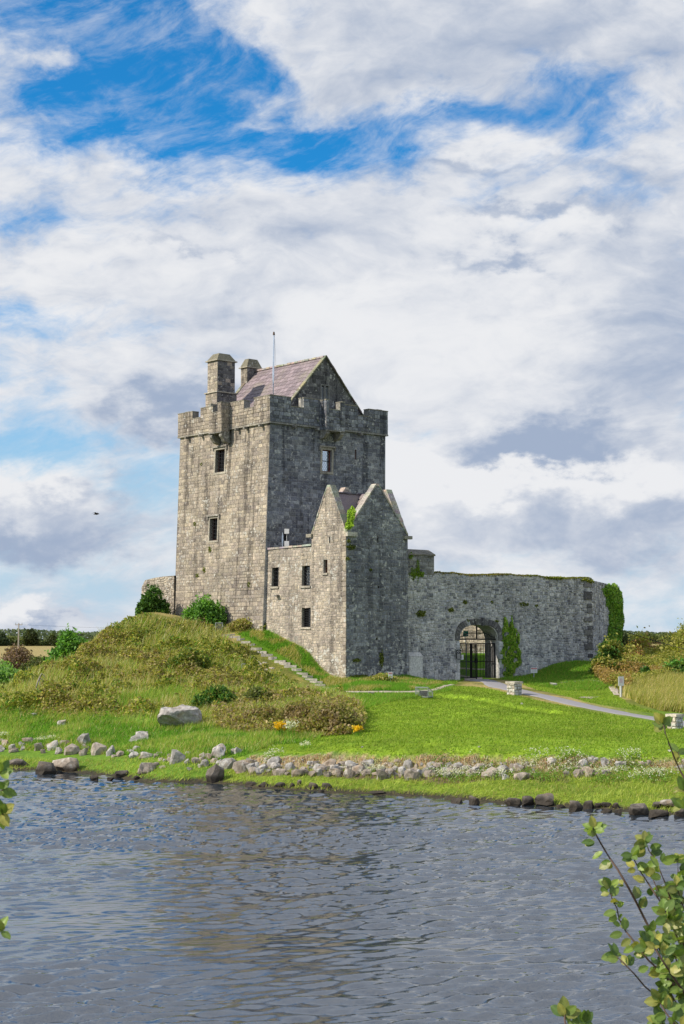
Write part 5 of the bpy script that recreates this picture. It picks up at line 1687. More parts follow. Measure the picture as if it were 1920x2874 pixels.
bush('shrub', 'bush', 'small grey green bush right of the dark bush on the mound', 720, 1982, None, 90, 52, [(.10, .12, .04), (.14, .15, .06), (.08, .11, .03)], 3500, seed=10, ls=(.05, .08))
bush('shrub', 'bush', 'dark bramble clump in the middle of the mound', 530, 1880, None, 120, 62, PAL_DKGREEN[1:2] + PAL_OLIVE[:2] + PAL_OLIVE[3:4], 6000, seed=11, ls=(.05, .09))
for i, (px_, py_, w_, h_, lb) in enumerate([(745, 2040, 120, 62, 'brown green bramble bush behind the yellow ragwort'), (840, 2052, 150, 84, 'brown bramble bush, middle one beside the lawn corner'), (935, 2058, 150, 88, 'rusty bramble bush where the mound meets the lawn'), (880, 2010, 130, 45, 'low brown bramble above the rusty bush and below the track')]):
    bush('bramble_bush', 'bramble', lb, px_, py_, None, w_, h_, [(.17, .155, .05), (.21, .175, .075), (.13, .14, .035), (.16, .165, .045)], 7500, seed=20 + i, lobes=14, spiky=.3, ls=(.045, .08), accent=[(.21, .16, .09), (.18, .14, .075)])
bush('shrub', 'bush', 'tiny dark shrub at the foot of the low block wall', 746, 1768, None, 28, 26, PAL_OLIVE + PAL_DKGREEN, 900, seed=30, ls=(.04, .07))
bush('shrub', 'bush', 'brownish low growth along the tower foot above the steps', 690, 1768, None, 110, 34, PAL_OLIVE + PAL_BROWNISH, 3800, seed=31, ls=(.04, .08))
bush('weeds', 'weeds', 'weeds with dry stalks beside the small sign under the gabled house', 1075, 1915, None, 90, 26, PAL_OLIVE + PAL_DRY[:2] + PAL_GREEN[:1], 2200, seed=32, ls=(.04, .07))
bush('shrub', 'bush', 'olive green bush under the ivy at the curtain wall corner', 1715, 1938, 113, 110, 150, PAL_OLIVE + PAL_DKGREEN[1:2], 12000, seed=33, lobes=14, accent=PAL_DKGREEN, spiky=.25)
RB = [
    (1775, 1925, 119, 110, 120, AUT + PAL_OLIVE[:1], 'orange brown autumn bush right of the ivy corner', PAL_OLIVE),
    (1800, 1905, 126, 130, 128, AUT + PAL_OLIVE[2:3], 'tall rust brown bush topping the right thicket', YEL),
    (1880, 1900, 122, 140, 92, YEL + PAL_OLIVE[:1], 'yellow green bush in the middle of the right thicket', PAL_OLIVE),
    (1950, 1900, 130, 190, 140, [(.17, .10, .06), (.20, .13, .07)], 'reddish brown bush at the right edge below the wire', PAL_OLIVE),
    (1960, 1860, 138, 220, 112, [(.12, .15, .03), (.15, .17, .04)], 'green bush on the skyline at the right edge', PAL_OLIVE),
    (1813, 1940, 110, 62, 66, PAL_DKGREEN, 'dark green round bush above the straw grass', None),
    (1895, 1935, 112, 110, 82, PAL_DKGREEN[1:] + PAL_OLIVE[:1], 'dark green bush right of the round bush above straw grass', PAL_BRIGHT),
    (1760, 1955, 108, 60, 50, PAL_OLIVE + PAL_BROWNISH, 'scrubby grey brown bush behind the post sign', None),
]
for i, (px_, py_, D, w_, h_, pl, lb, ac) in enumerate(RB):
    bush('shrub', 'bush', lb, px_, py_, D, w_, h_, pl, 11000, seed=40 + i, lobes=12, accent=ac, spiky=.35, ls=(.06, .11))
bush('tree', 'tree', 'dark distant tree between the ivy wall and the brown bush', 1748, 1822, 210, 44, 50, [(.045, .07, .035), (.06, .08, .04)], 3500, seed=60, ls=(.12, .22))
# far hedge and trees beyond the tan field
bush('tree', 'tree', 'round dark tree in the far hedge right of the pole', 86, 1806, 420, 44, 40, [(.035, .05, .02), (.05, .06, .025)], 3500, seed=61, ls=(.25, .5), loc=(at(86, 1806, 420).x, 420, 4.9))
bush('tree', 'tree', 'low dark tree in the far hedge left of the mound', 148, 1806, 420, 34, 24, [(.035, .05, .02), (.05, .06, .025)], 2500, seed=62, ls=(.25, .5), loc=(at(148, 1806, 420).x, 420, 4.9))
bush('tree', 'tree', 'dark tree at the left end of the far hedge', 6, 1806, 420, 34, 28, [(.03, .05, .03), (.045, .06, .03)], 2500, seed=63, ls=(.25, .5), loc=(at(6, 1806, 420).x, 420, 4.9))
rs = np.random.RandomState(5); n_ = 60000
x = rs.uniform(-130, 260, n_); y = 424 + rs.randn(n_) * 1.5
hh = .8 + 3.6 * vnoise(x, y * 0, 9.0) ** 1.5 + .8 * vnoise(x, y * 0, 2.0)
z = H(x, y) + rs.rand(n_) * hh
stuff('hedgerow', [leaf_quads(np.stack([x, y, z], 1), rs.uniform(.25, .5, n_), pick([(.06, .085, .03), (.09, .11, .04), (.12, .13, .05)], n_, rs), .5, rs)], M_LEAF, 'long dark hedgerow beyond the tan field on the horizon', 'hedge')
rs = np.random.RandomState(8); n_ = 50000
x = rs.uniform(-1200, 1400, n_); y = 1500 + rs.randn(n_) * 20
z = H(x, y) + rs.rand(n_) * (4 + 8 * vnoise(x, y * 0, 60.0))
stuff('far_treeline', [leaf_quads(np.stack([x, y, z], 1), rs.uniform(1.2, 2.6, n_), pick([(.06, .085, .05), (.07, .09, .06)], n_, rs), .5, rs)], M_LEAF, 'low dark treeline far beyond the castle', 'woods')


# ------------------------------------------------------------------ ivy and moss on the walls
def on_wall(name, label, cat, face, spots, n, pal, ls=(.05, .09), parent=None, th=.14, seed=1, ztop=None, ragged=0.0):
    """spots: pixel ellipses (x, y, rx, ry) laid on a wall face"""
    rs = np.random.RandomState(seed); A = sum(q[2] * q[3] for q in spots); P_ = []
    for (px_, py_, rx, ry) in spots:
        u0_, z0_ = face.pix(px_, py_); ru = abs(face.pix(px_ + rx, py_)[0] - u0_); rz = abs(face.pix(px_, py_ + ry)[1] - z0_)
        k = int(n * rx * ry / A)
        a = rs.rand(k) * 6.28; q = rs.rand(k) ** .5
        lump = 1 + .18 * np.sin(a * 5 + px_) + .1 * np.sin(a * 11)
        for uu, zz, dd in zip(u0_ + np.cos(a) * q * ru * lump, z0_ + np.sin(a) * q * rz * lump, rs.rand(k) * th * (1.15 - q)):
            P_.append(face.P(uu, zz, dd + .03))
    c = np.array([tuple(p) for p in P_])
    if ztop is not None: c = c[c[:, 2] < ztop + .25 * vnoise(c[:, 0], c[:, 1], .5)]
    if ragged: c = c[vnoise(c[:, 0] * 1.4 + 20, c[:, 2] + 20, .32) > ragged]
    v, f, cc = leaf_quads(c, rs.uniform(ls[0], ls[1], len(c)), pick(pal, len(c), rs), .1, rs, .75)
    if parent is None:
        o = empty(name, tuple(c.mean(0) * np.array([1, 1, 0]) + np.array([0, 0, c[:, 2].min()])), label, cat)
        v = v - np.array(tuple(o.location))
        link(np_mesh('leaves', v, f, cc), 'leaves', M_LEAF, o)['kind'] = 'stuff'
        return o
    v = v - np.array(tuple(parent.location))
    o = link(np_mesh(name, v, f, cc), name, M_LEAF, parent); o['kind'] = 'stuff'
    return o
on_wall('ivy', 'bright green ivy climbing the wall right of the gate in three tongues', 'ivy', FW,
        [(1430, 1835, 28, 54), (1420, 1790, 12, 45), (1416, 1752, 4, 22), (1434, 1762, 5, 30), (1436, 1800, 12, 40), (1450, 1800, 7, 30), (1447, 1835, 12, 40), (1428, 1878, 16, 26)], 13000, [(.24, .38, .05), (.16, .28, .035), (.32, .44, .09), (.07, .15, .025)], (.05, .085), th=.2, seed=2, ragged=.22)
ui = FW2.W
on_wall('ivy', 'thick dark ivy curtain hanging over the far right wall end', 'ivy', FW2,
        [(1722, 1700, 16, 70), (1712, 1680, 12, 40), (1728, 1760, 14, 80), (1714, 1800, 12, 60), (1733, 1690, 10, 40), (1722, 1850, 18, 50), (1702, 1660, 12, 14), (1736, 1740, 8, 60), (1700, 1830, 12, 36)], 17000, [(.09, .18, .025), (.13, .25, .04), (.06, .12, .02), (.20, .29, .05)], (.07, .12), th=.45, seed=3, ztop=ZW1 - .15, ragged=.12)
on_wall('fern', 'bright green fern growing in the valley between the house gables', 'fern', HR, [(981, 1452, 8, 24), (976, 1476, 8, 10), (986, 1440, 5, 18)], 900, [(.26, .36, .05), (.20, .30, .04)], (.05, .10), th=.5, seed=4)
MG = [(.11, .13, .02), (.08, .10, .02), (.15, .17, .03)]
MBR = [(.13, .10, .025), (.09, .075, .02), (.16, .12, .03), (.10, .11, .02)]
on_wall('moss', None, None, FW, [(1160, 1610, 12, 16), (1172, 1600, 5, 30), (1180, 1612, 10, 9), (1152, 1560, 6, 10)], 900, [(.16, .24, .03), (.12, .18, .03)], (.04, .06), cw, .08, 5)
on_wall('wall_weeds', None, None, FW, [(1180, 1722, 14, 9), (1265, 1712, 9, 6), (1304, 1690, 6, 6), (1470, 1696, 14, 5), (1312, 1742, 5, 4), (1394, 1744, 5, 4), (1380, 1690, 4, 3), (1505, 1700, 5, 3)], 800, MG, (.04, .06), cw, .12, 6)
on_wall('wall_weeds', None, None, HR, [(985, 1535, 12, 8), (975, 1568, 6, 6), (1000, 1853, 12, 5), (1070, 1850, 6, 22), (978, 1518, 5, 5), (1040, 1600, 4, 4), (1118, 1905, 20, 6), (1008, 1900, 30, 6)], 1100, MG, (.04, .06), house, .1, 7)
on_wall('wall_weeds', None, None, FL, [(640, 1203, 9, 7)], 160, MG, (.04, .07), tower, .25, 8)
on_wall('wall_weeds', None, None, FR, [(826, 1192, 7, 6), (1012, 1214, 9, 4), (888, 1178, 3, 12)], 260, MG, (.04, .07), tower, .2, 9)
on_wall('wall_weeds', None, None, FL, [(566, 1303, 3, 4), (592, 1543, 4, 10), (548, 1470, 4, 5), (556, 1615, 5, 5), (705, 1640, 4, 7), (576, 1600, 4, 8)], 200, MG, (.04, .07), tower, .06, 10)
# moss rug along the wall top
rs = np.random.RandomState(12); n_ = 26000
uu = rs.uniform(0, FW.W, n_); dd = rs.uniform(-1.3, .05, n_)
tz = np.array([topz(a) for a in np.linspace(0, FW.W, 400)]); tzz = np.interp(uu, np.linspace(0, FW.W, 400), tz)
pb = np.array([tuple(FW.P(a, 0, b_)) for a, b_ in zip(uu, dd)]); mo = fbm(uu, dd * 2, .9, 3)
pb[:, 2] = tzz + .16 * mo * rs.rand(n_) + .05 * np.where(dd > -.1, -2 * rs.rand(n_), 0)
k = (uu > ub_ - .1)
tn = (uu[k] / FW.W)[:, None]
cols = np.where(rs.rand(k.sum(), 1) < .25 + .45 * (tn > .65), pick(MG, k.sum(), rs), pick(MBR, k.sum(), rs))
v, f, cc = leaf_quads(pb[k] - np.array(tuple(LW)), rs.uniform(.03, .07, k.sum()), cols, .8, rs)
o = link(np_mesh('moss', v, f, cc), 'moss', M_LEAF, cw); o['kind'] = 'stuff'

# dark bush mass at the corner top and ivy tuft
on_wall('moss', None, None, FW, [(1655, 1632, 10, 6), (1640, 1628, 12, 4), (1560, 1622, 30, 4)], 700, MG + YEL[:1], (.04, .07), cw, .3, 13)
# ------------------------------------------------------------------ rocks
def rock_mesh(seed, sub=3, flat=.7, cuts=9, rough=.11):
    rs = random.Random(seed); bm = bmesh.new()
    bmesh.ops.create_icosphere(bm, subdivisions=sub, radius=1.0)
    pl = []
    for _ in range(cuts):
        d = Vector((rs.gauss(0, 1), rs.gauss(0, 1), rs.gauss(0, .8))).normalized(); pl.append((d, rs.uniform(.42, .80)))
    pl.append((Vector((0, 0, -1)), .55)); pl.append((Vector((rs.uniform(-.2, .2), rs.uniform(-.2, .2), 1)).normalized(), rs.uniform(.55, .8)))
    from mathutils import noise as mn
    for v in bm.verts:
        for d, q in pl:
            k = v.co.dot(d)
            if k > q: v.co -= d * (k - q)
        v.co += v.co.normalized() * (mn.noise(v.co * 2.2 + Vector((seed, 0, 0))) * rough * 2 + mn.noise(v.co * 6 + Vector((seed, 0, 0))) * rough)
    mx = [max(abs(v.co[i]) for v in bm.verts) for i in range(3)]
    for v in bm.verts:
        v.co = Vector((v.co.x / mx[0] * .5, v.co.y / mx[1] * .5, v.co.z / mx[2] * .5))
    me = bpy.data.meshes.new('rock'); bm.to_mesh(me); bm.free()
    return me


def rock_material(name, col, wet=0.0, lich=.35):
    m, n, b = new_mat(name)
    g = n.node('ShaderNodeNewGeometry'); pos = g.outputs['Position']; oi = n.node('ShaderNodeObjectInfo')
    c = n.mix(oi.outputs['Random'], tuple(q * .72 for q in col), tuple(q * 1.18 for q in col))
    c = n.mix(1.0, c, n.mix(n.smooth(n.noise(pos, 5, 7, .75), .3, .7), (.6, .58, .56), (1.3, 1.3, 1.3)), 'MULTIPLY')
    c = n.mix(n.smooth(n.noise(pos, 1.7, 4, .6), .52, .68), c, n.mix(1.0, c, (1.0, .88, .74), 'MULTIPLY'))
    c = n.mix(n.m('MULTIPLY', n.smooth(n.noise(pos, 3.2, 3, .5), .60, .66), lich), c, (.66, .65, .62))
    s = n.node('ShaderNodeSeparateXYZ'); n.put(s.inputs[0], pos)
    tide = n.smooth(n.m('ADD', s.outputs[2], n.m('MULTIPLY', n.noise(pos, 3, 3, .6), .3)), .30, .55)
    c = n.mix(tide, n.mix(1.0, c, (.22, .20, .17), 'MULTIPLY'), c)
    n.put(b.inputs['Base Color'], c)
    b.inputs['Roughness'].default_value = .85
    bp = n.node('ShaderNodeBump'); bp.inputs['Strength'].default_value = .8; bp.inputs['Distance'].default_value = .06
    n.put(bp.inputs['Height'], n.noise(pos, 4.5, 8, .72)); n.nt.links.new(bp.outputs[0], b.inputs['Normal'])
    return m
M_RPALE = rock_material('pale_boulder', (.50, .475, .45), lich=.35)
M_RTAN = rock_material('tan_rock', (.33, .285, .24), lich=.35)
M_RGREY = rock_material('grey_rock', (.34, .33, .315), lich=.4)
M_RDARK = rock_material('dark_tidal_rock', (.17, .15, .13), lich=.08)
RV = {}
for mt, kk in ((M_RPALE, 'p'), (M_RTAN, 't'), (M_RGREY, 'g'), (M_RDARK, 'd')):
    RV[kk] = []
    for s_ in range(9):
        me = rock_mesh(s_ * 7 + ord(kk), 2 if kk != 'p' else 3, cuts=8 + s_ % 4); me.materials.append(mt); RV[kk].append(me)


RV['b'] = []
me = rock_mesh(77, 4, cuts=4, rough=.07); me.materials.append(M_RPALE); RV['b'].append(me)


def rock(px_, py_, w_, h_, kind, label, group=None, seed=None, name='rock', sink=.38, deep=.8, D=None):
    """py_ = middle of the rock; it rests on the ground below"""
    rs = random.Random(seed if seed is not None else int(px_ * 7 + py_))
    by = py_ + h_ * .45
    if D is None: p = ground_hit(px_, by, 50)
    else: p = Vector(at(px_, by, D)); p.z = hz(p.x, p.y)
    if p.z < -0.05:
        d = ray(px_, by); t = (0 - EYE.z) / d.z; p = EYE + d * t; p.z = -.05
    s = p.y / F; W_ = w_ * s; Hh = h_ * s * .98
    me = rs.choice(RV[kind])
    o = bpy.data.objects.new(name, me); C.objects.link(o)
    o.scale = (W_ * 1.04, W_ * deep * rs.uniform(.8, 1.1), Hh * (1 + sink))
    o.rotation_euler = (0, 0, rs.uniform(-.5, .5) + rs.choice((0, math.pi)))
    o.location = (p.x, p.y + W_ * deep * .35, p.z + Hh * (1 + sink) * .5 - Hh * sink)
    return finish(o, label, 'rock', group)

G1 = 'tumbled stones along the left shore'; G2 = 'dark stones at the water edge'; G3 = 'embankment stones below the lawn'
for i_ in range(34):
    rr_ = random.Random(900 + i_); x_ = rr_.uniform(0, 700)
    rock(x_, np.interp(x_, [0, 250, 450, 700], [2096, 2108, 2122, 2142]) + rr_.uniform(-9, 12), rr_.uniform(11, 24), rr_.uniform(7, 14), rr_.choice('ttg'), 'small %s stone between the big rocks of the left shore row' % ('rounded' if i_ % 2 else 'low'), G1, seed=900 + i_)
L1 = 'tan grey stone in the tumbled row on the left shore'; L2 = 'small dark wet stone at the water edge'; L3 = 'rough grey stone in the embankment below the lawn'
rock(498, 2014, 136, 64, 'b', 'huge white grey boulder on the slope below the tower', deep=.6, seed=11)
rock(393, 2068, 66, 27, 'p', 'flat white slab lying in the grass left of the boulder', seed=4)
rock(174, 2030, 29, 18, 'p', 'small white stone tilted in the grass at the left', seed=5)
rock(94, 2006, 20, 9, 'p', 'low white stone in dry grass near the left edge', seed=6)
rock(596, 2175, 62, 56, 'd', 'dark upright boulder standing at the water below the mound', seed=8, deep=.7)
rock(186, 2148, 96, 40, 't', 'long smooth brown boulder at the left waterline', seed=9)
rock(122, 2155, 66, 36, 'd', 'dark brown boulder wedged left of the long smooth one', seed=10)
rock(239, 2077, 47, 34, 'g', 'pale blocky rock highest in the left shore row', seed=11)
rock(272, 2104, 50, 36, 't', 'large pointed tan rock in the left shore row', seed=12)
rock(196, 2106, 52, 31, 't', 'large square tan rock in the left shore row', seed=13)
rock(308, 2108, 32, 29, 'g', 'pale upright rock right of the pointed tan rock', seed=14)
rock(500, 2126, 50, 38, 'g', 'large rounded rock right of the left shore row', seed=15)
rock(609, 2110, 47, 40, 'p', 'white topped rock highest above the dark upright boulder', seed=16)
rock(663, 2108, 33, 20, 'p', 'small white rock alone in the grass behind the stone row', seed=17)
rock(643, 2146, 58, 31, 'g', 'long pale rock right of the dark upright boulder', seed=18)
rock(676, 2155, 50, 36, 't', 'tan triangular rock at the right of the long pale rock', seed=19)
rock(774, 2144, 52, 31, 'g', 'big pale rock at the left end of the embankment', seed=20)
rock(406, 2160, 62, 31, 't', 'brown rock at the waterline right of the long boulder', seed=21)
rock(339, 2175, 54, 20, 'd', 'low black rock at the waterline below the tan rocks', seed=22)
rock(263, 2182, 27, 18, 'd', 'small black rock standing in the water at the left', seed=23)
rock(40, 2142, 85, 20, 'd', 'low dark ledge at the waterline by the left edge', seed=24)
rock(100, 2190, 31, 7, 'd', 'black rock barely awash near the left edge', seed=25)
rock(415, 2120, 54, 16, 'g', 'flat grey rock between left shore row and rounded rock', seed=26)
for i, q in enumerate([(109, 2097, 36, 22), (145, 2093, 40, 27), (80, 2079, 36, 16), (161, 2108, 25, 20), (234, 2111, 29, 22), (16, 2088, 29, 20), (36, 2097, 27, 16), (335, 2117, 22, 16), (373, 2120, 36, 18), (379, 2102, 31, 16), (179, 2084, 40, 14), (241, 2097, 31, 13), (4, 2080, 20, 12), (60, 2090, 24, 14), (5, 2100, 26, 14),
                       (567, 2122, 22, 16), (529, 2115, 22, 11), (587, 2124, 27, 18), (620, 2120, 22, 18), (578, 2144, 31, 22), (549, 2137, 27, 18), (523, 2138, 22, 14), (437, 2147, 20, 12), (532, 2160, 22, 10), (460, 2135, 16, 8), (455, 2155, 20, 9), (618, 2140, 26, 16), (700, 2140, 24, 16), (715, 2150, 30, 20), (560, 2150, 18, 12)]):
    rock(*q, 'tgtgg'[i % 5], ('tan' if 'tgtgg'[i % 5] == 't' else 'grey') + (' stone in the shore row under the dry grass at far left' if q[0] < 200 else ' stone between the left shore row and flat slab' if q[0] < 450 else ' stone among the tumbled rocks around the dark upright boulder'), G1, seed=100 + i)
for i, q in enumerate([(703, 2202, 40, 11), (743, 2204, 36, 13), (785, 2205, 40, 13), (819, 2204, 22, 11), (839, 2200, 16, 18), (879, 2209, 40, 18), (915, 2207, 36, 16), (899, 2222, 22, 11), (1060, 2228, 45, 11), (1287, 2245, 45, 16), (1577, 2267, 31, 13), (1700, 2260, 36, 14), (1729, 2262, 27, 16), (1707, 2276, 36, 16), (1740, 2276, 27, 18), (1655, 2262, 36, 24), (385, 2185, 22, 12), (310, 2183, 22, 10), (1680, 2262, 22, 14)]):
    rock(*q, 'd', 'small dark wet stone at the water edge ' + ('left of the dark upright boulder' if q[0] < 500 else 'below the embankment' if q[0] < 1100 else 'among the right shore blocks'), G2, seed=200 + i)
rock(1327, 2245, 38, 28, 'd', 'brown pointed rock at the waterline, left of the shore blocks', seed=30)
for i, (q, lb) in enumerate([((1439, 2251, 54, 28), 'leftmost dark block of the right shore edging'), ((1486, 2253, 42, 30), 'dark cube like block second from left in shore edging'), ((1539, 2249, 68, 36), 'largest grey topped block of the right shore edging'), ((1615, 2262, 46, 33), 'dark block standing alone right of the grey topped one'),
                              ((1794, 2274, 68, 38), 'long brown block low in the shore edging at right'), ((1847, 2262, 36, 18), 'brown stone on top of the edging at right'), ((1858, 2284, 68, 26), 'dark long block at the right end of the shore edging'), ((1888, 2260, 67, 24), 'tan slab leaning on the right end of the edging'), ((1910, 2287, 38, 28), 'last dark block at the right picture edge')]):
    rock(*q, 'd' if i != 7 else 't', lb, None, seed=300 + i, sink=.1)
rs = random.Random(44)
px_ = 715.0; i = 0
while px_ < 1940:
    for lay_ in range(3):
        x_ = px_ + rs.uniform(-9, 9)
        if px_ < 1520 or rs.random() < .38:
            yb = np.interp(x_, [700, 960, 1300, 1600, 1920], [2152, 2160, 2163, 2165, 2165]) + (lay_ - 1) * 13 + rs.uniform(-4, 4)
            if x_ > 1520: yb -= 6
            w_ = rs.choice((rs.uniform(12, 22), rs.uniform(20, 34), rs.uniform(30, 46))); h_ = w_ * rs.uniform(.45, .75)
            kd = rs.choice('ttttggggp') if lay_ != 2 else rs.choice('ttg')
            cs = ('upper', 'middle', 'lowest')[lay_]
            sr_ = 'left' if px_ < 960 else 'middle' if px_ < 1240 else 'right' if px_ < 1540 else 'far right'
            rock(x_, yb, w_, h_, kd, ('%s stone in the %s course of the embankment, %s stretch below the lawn' % ({'t': 'tan', 'g': 'grey', 'p': 'pale white'}[kd], cs, sr_)), G3, seed=400 + i)
        i += 1
    px_ += rs.uniform(14, 24)

# small pale stones lost in the grass
for q, lb in (((1040, 1945, 24, 8), 'pale flat stone beside the track below the gabled house'), ((1553, 1921, 24, 10), 'pale rock at the left end of the earth track by the wall'), ((1100, 1910, 16, 7), 'small pale stone under the gabled house sign'), ((1345, 2097, 8, 4), 'tiny pale stone on the lawn'), ((1465, 1975, 10, 4), 'tiny pale stone on the lawn below the stone pillar'), ((1880, 2108, 14, 6), 'small white stone on the lawn at right'), ((1016, 2098, 8, 4), 'tiny white stone at the bottom of the lawn')):
    rock(*q, 'p', lb, None, seed=int(q[0]))

# ------------------------------------------------------------------ steps
steps = ground_hit(775, 1856)
stairs = empty('stone_steps', steps, 'flight of rough grey stone steps climbing the mound beside the wall', 'steps')
SP = [(640, 1784), (659, 1790), (675, 1797), (690, 1804), (704, 1812), (719, 1822), (734, 1833), (749, 1841), (765, 1850), (787, 1858), (799, 1864), (815, 1872), (832, 1882), (849, 1892), (862, 1901), (874, 1909), (887, 1917), (899, 1925), (916, 1934)]
sm = []
for s_ in range(4):
    mb = MB(); r_ = random.Random(s_)
    pts = [(-.45, -.12), (.0, -.15), (.46, -.11), (.44, .13), (-.43, .13)]
    j = [(x + r_.uniform(-.04, .04), y + r_.uniform(-.03, .03)) for x, y in pts]
    mb.prism([(x, y, -.16) for x, y in j], [(x * .98, y * .98, .05 + r_.uniform(-.008, .008)) for x, y in j], (.58, .54, .47))
    me = mb.mesh('step'); me.materials.append(M_COPING); sm.append(me)
for i, (px_, py_) in enumerate(SP):
    p = ground_hit(px_, py_)
    o = bpy.data.objects.new('step', sm[i % 4]); C.objects.link(o); o.parent = stairs
    o.location = p - stairs.location + Vector((0, 0, .05)); o.rotation_euler = (0, random.uniform(-.04, .04), random.uniform(-.25, .25) - .1); o.scale = (random.uniform(.62, 1.05), random.uniform(.7, 1.0), 1)
for (px_, py_) in ((800, 1915), (810, 1925), (793, 1902), (825, 1932), (760, 1876), (742, 1862)):
    rock(px_, py_, 22, 6, 'p', 'flat pale stone of the lower stepping path beside the steps', 'flat stones beside the steps', seed=px_)


# ------------------------------------------------------------------ wire cages over the ground floodlights
def cage(px_, py_, w_, h_, label, rz, withlamp=True):
    p = ground_hit(px_, py_); s = p.y / F; W_, Hh = w_ * s, h_ * s
    o = empty('wire_cage', p, label, 'wire cage', None, None, rz)
    w = W_; d = W_ * .9
    P_ = dict(a=(-w / 2, 0, 0), b=(w / 2, 0, 0), c=(w / 2, 0, Hh), d=(-w / 2, 0, Hh), e=(w / 2, d, 0), f=(-w / 2, d, 0), g=(w / 2, d, Hh * .55), h=(-w / 2, d, Hh * .55))
    mb = MB()
    for a, b_ in ('ab', 'bc', 'cd', 'da', 'be', 'ef', 'fa', 'cg', 'dh', 'gh', 'eg', 'fh'):
        mb.tube([P_[a], P_[b_]], .022, 4)
    mb.build('frame', M_GALV, o)
    mb = MB(); k = 12
    def mesh_pan(p0, p1, p2, p3):
        p0, p1, p2, p3 = map(Vector, (p0, p1, p2, p3))
        for i in range(1, k):
            t = i / k
            mb.tube([p0.lerp(p1, t), p3.lerp(p2, t)], .004, 3); mb.tube([p0.lerp(p3, t), p1.lerp(p2, t)], .004, 3)
    mesh_pan(P_['a'], P_['b'], P_['c'], P_['d']); mesh_pan(P_['b'], P_['e'], P_['g'], P_['c']); mesh_pan(P_['f'], P_['a'], P_['d'], P_['h'])
    mb.build('mesh_panel', M_GALV, o)
    if withlamp:
        mb = MB(); mb.box((-w * .28, d * .25, Hh * .12), (w * .28, d * .5, Hh * .62)); mb.box((-.03, d * .35, 0), (.03, d * .4, Hh * .12)); mb.build('lamp', M_BLACK, o)
    return o
cage(615, 1775, 20, 26, 'small silver wire cage at the top of the steps', .1)
cage(690, 1889, 24, 24, 'silver wire cage beside the middle of the steps', .15)
cage(1184, 1957, 38, 27, 'silver wire cage over a black lamp at the lawn edge', -.45)


# ------------------------------------------------------------------ signs
def text(parent, body, size, loc, mat, rx=math.pi / 2, name='lettering'):
    cu = bpy.data.curves.new(name, 'FONT'); cu.body = body; cu.size = size; cu.align_x = 'CENTER'; cu.align_y = 'CENTER'; cu.extrude = .002; cu.resolution_u = 2
    tmp = bpy.data.objects.new(name, cu); C.objects.link(tmp)
    bpy.context.view_layer.update()
    me = bpy.data.meshes.new_from_object(tmp.evaluated_get(bpy.context.evaluated_depsgraph_get()))
    bpy.data.objects.remove(tmp)
    o = bpy.data.objects.new(name, me); C.objects.link(o); me.materials.clear(); me.materials.append(mat); o.parent = parent; o.location = loc; o.rotation_euler = (rx, 0, 0)
    return o


def notice(px_, py_, w_, h_, D, label, legs=True, rz=0.0, lines=4, post=None):
    """white notice with a red heading bar, on short legs"""
    p = Vector(at(px_, py_ + h_ / 2, D)); s = D / F; W_, Hh = w_ * s, h_ * s
    gz = hz(p.x, p.y) if D < 140 else p.z
    o = empty('notice_sign', (p.x, p.y, gz), label, 'sign', None, None, rz); zb = p.z - gz
    mb = MB(); mb.box((-W_ / 2, 0, zb), (W_ / 2, .02, zb + Hh)); bd = mb.build('board', M_WHITE, o)
    mb = MB(); mb.box((-W_ * .42, -.006, zb + Hh * .70), (W_ * .42, -.001, zb + Hh * .90)); hd = mb.build('red_heading', M_RED, bd)
    text(bd, 'DANGER', Hh * .17, (0, -.009, zb + Hh * .80), M_WHITE)
    mb = MB()
    for i in range(lines):
        z_ = zb + Hh * (.58 - i * .13); mb.box((-W_ * (.38 - .05 * (i % 2)), -.004, z_), (W_ * (.38 - .04 * ((i + 1) % 2)), -.001, z_ + Hh * .035))
    mb.build('small_print', M_GREY_TXT, bd)
    mb = MB()
    if post: mb.tube([(0, .05, -.3), (0, .05, zb + Hh * .8)], post, 6)
    else:
        mb.box((-.025, .022, -.2), (.025, .05, zb + Hh * .5))
    mb.build('post', M_GALV, o)
    return o
notice(1499, 1881, 20, 15, 112.0, 'white notice with red heading low on the grass right of the ivy', rz=.3)
notice(1096, 1895, 12, 17, 102.6, 'small white notice with red heading at the foot of the gabled house', rz=.1)
p = at(1744, 1956, 101); gz = hz(p.x, 101.0); s = 101 / F
o = empty('post_sign', (p.x, 101, gz), 'narrow white and pink notice on a pale post by the straw grass', 'sign', None, None, .35)
zt = at(1738, 1900, 101).z - gz
mb = MB(); mb.box((-.055, 0, -.3), (.055, .09, zt)); mb.build('post', M_WHITE, o)
mb = MB(); mb.box((-.21, -.03, zt - .56), (.19, -.003, zt + .03)); bd = mb.build('board', M_WHITE, o)
mb = MB()
for i in range(5): mb.box((-.11, -.037, zt - .13 - i * .055), (.09, -.031, zt - .105 - i * .055))
mb.build('small_print', M_PINK_TXT, bd)
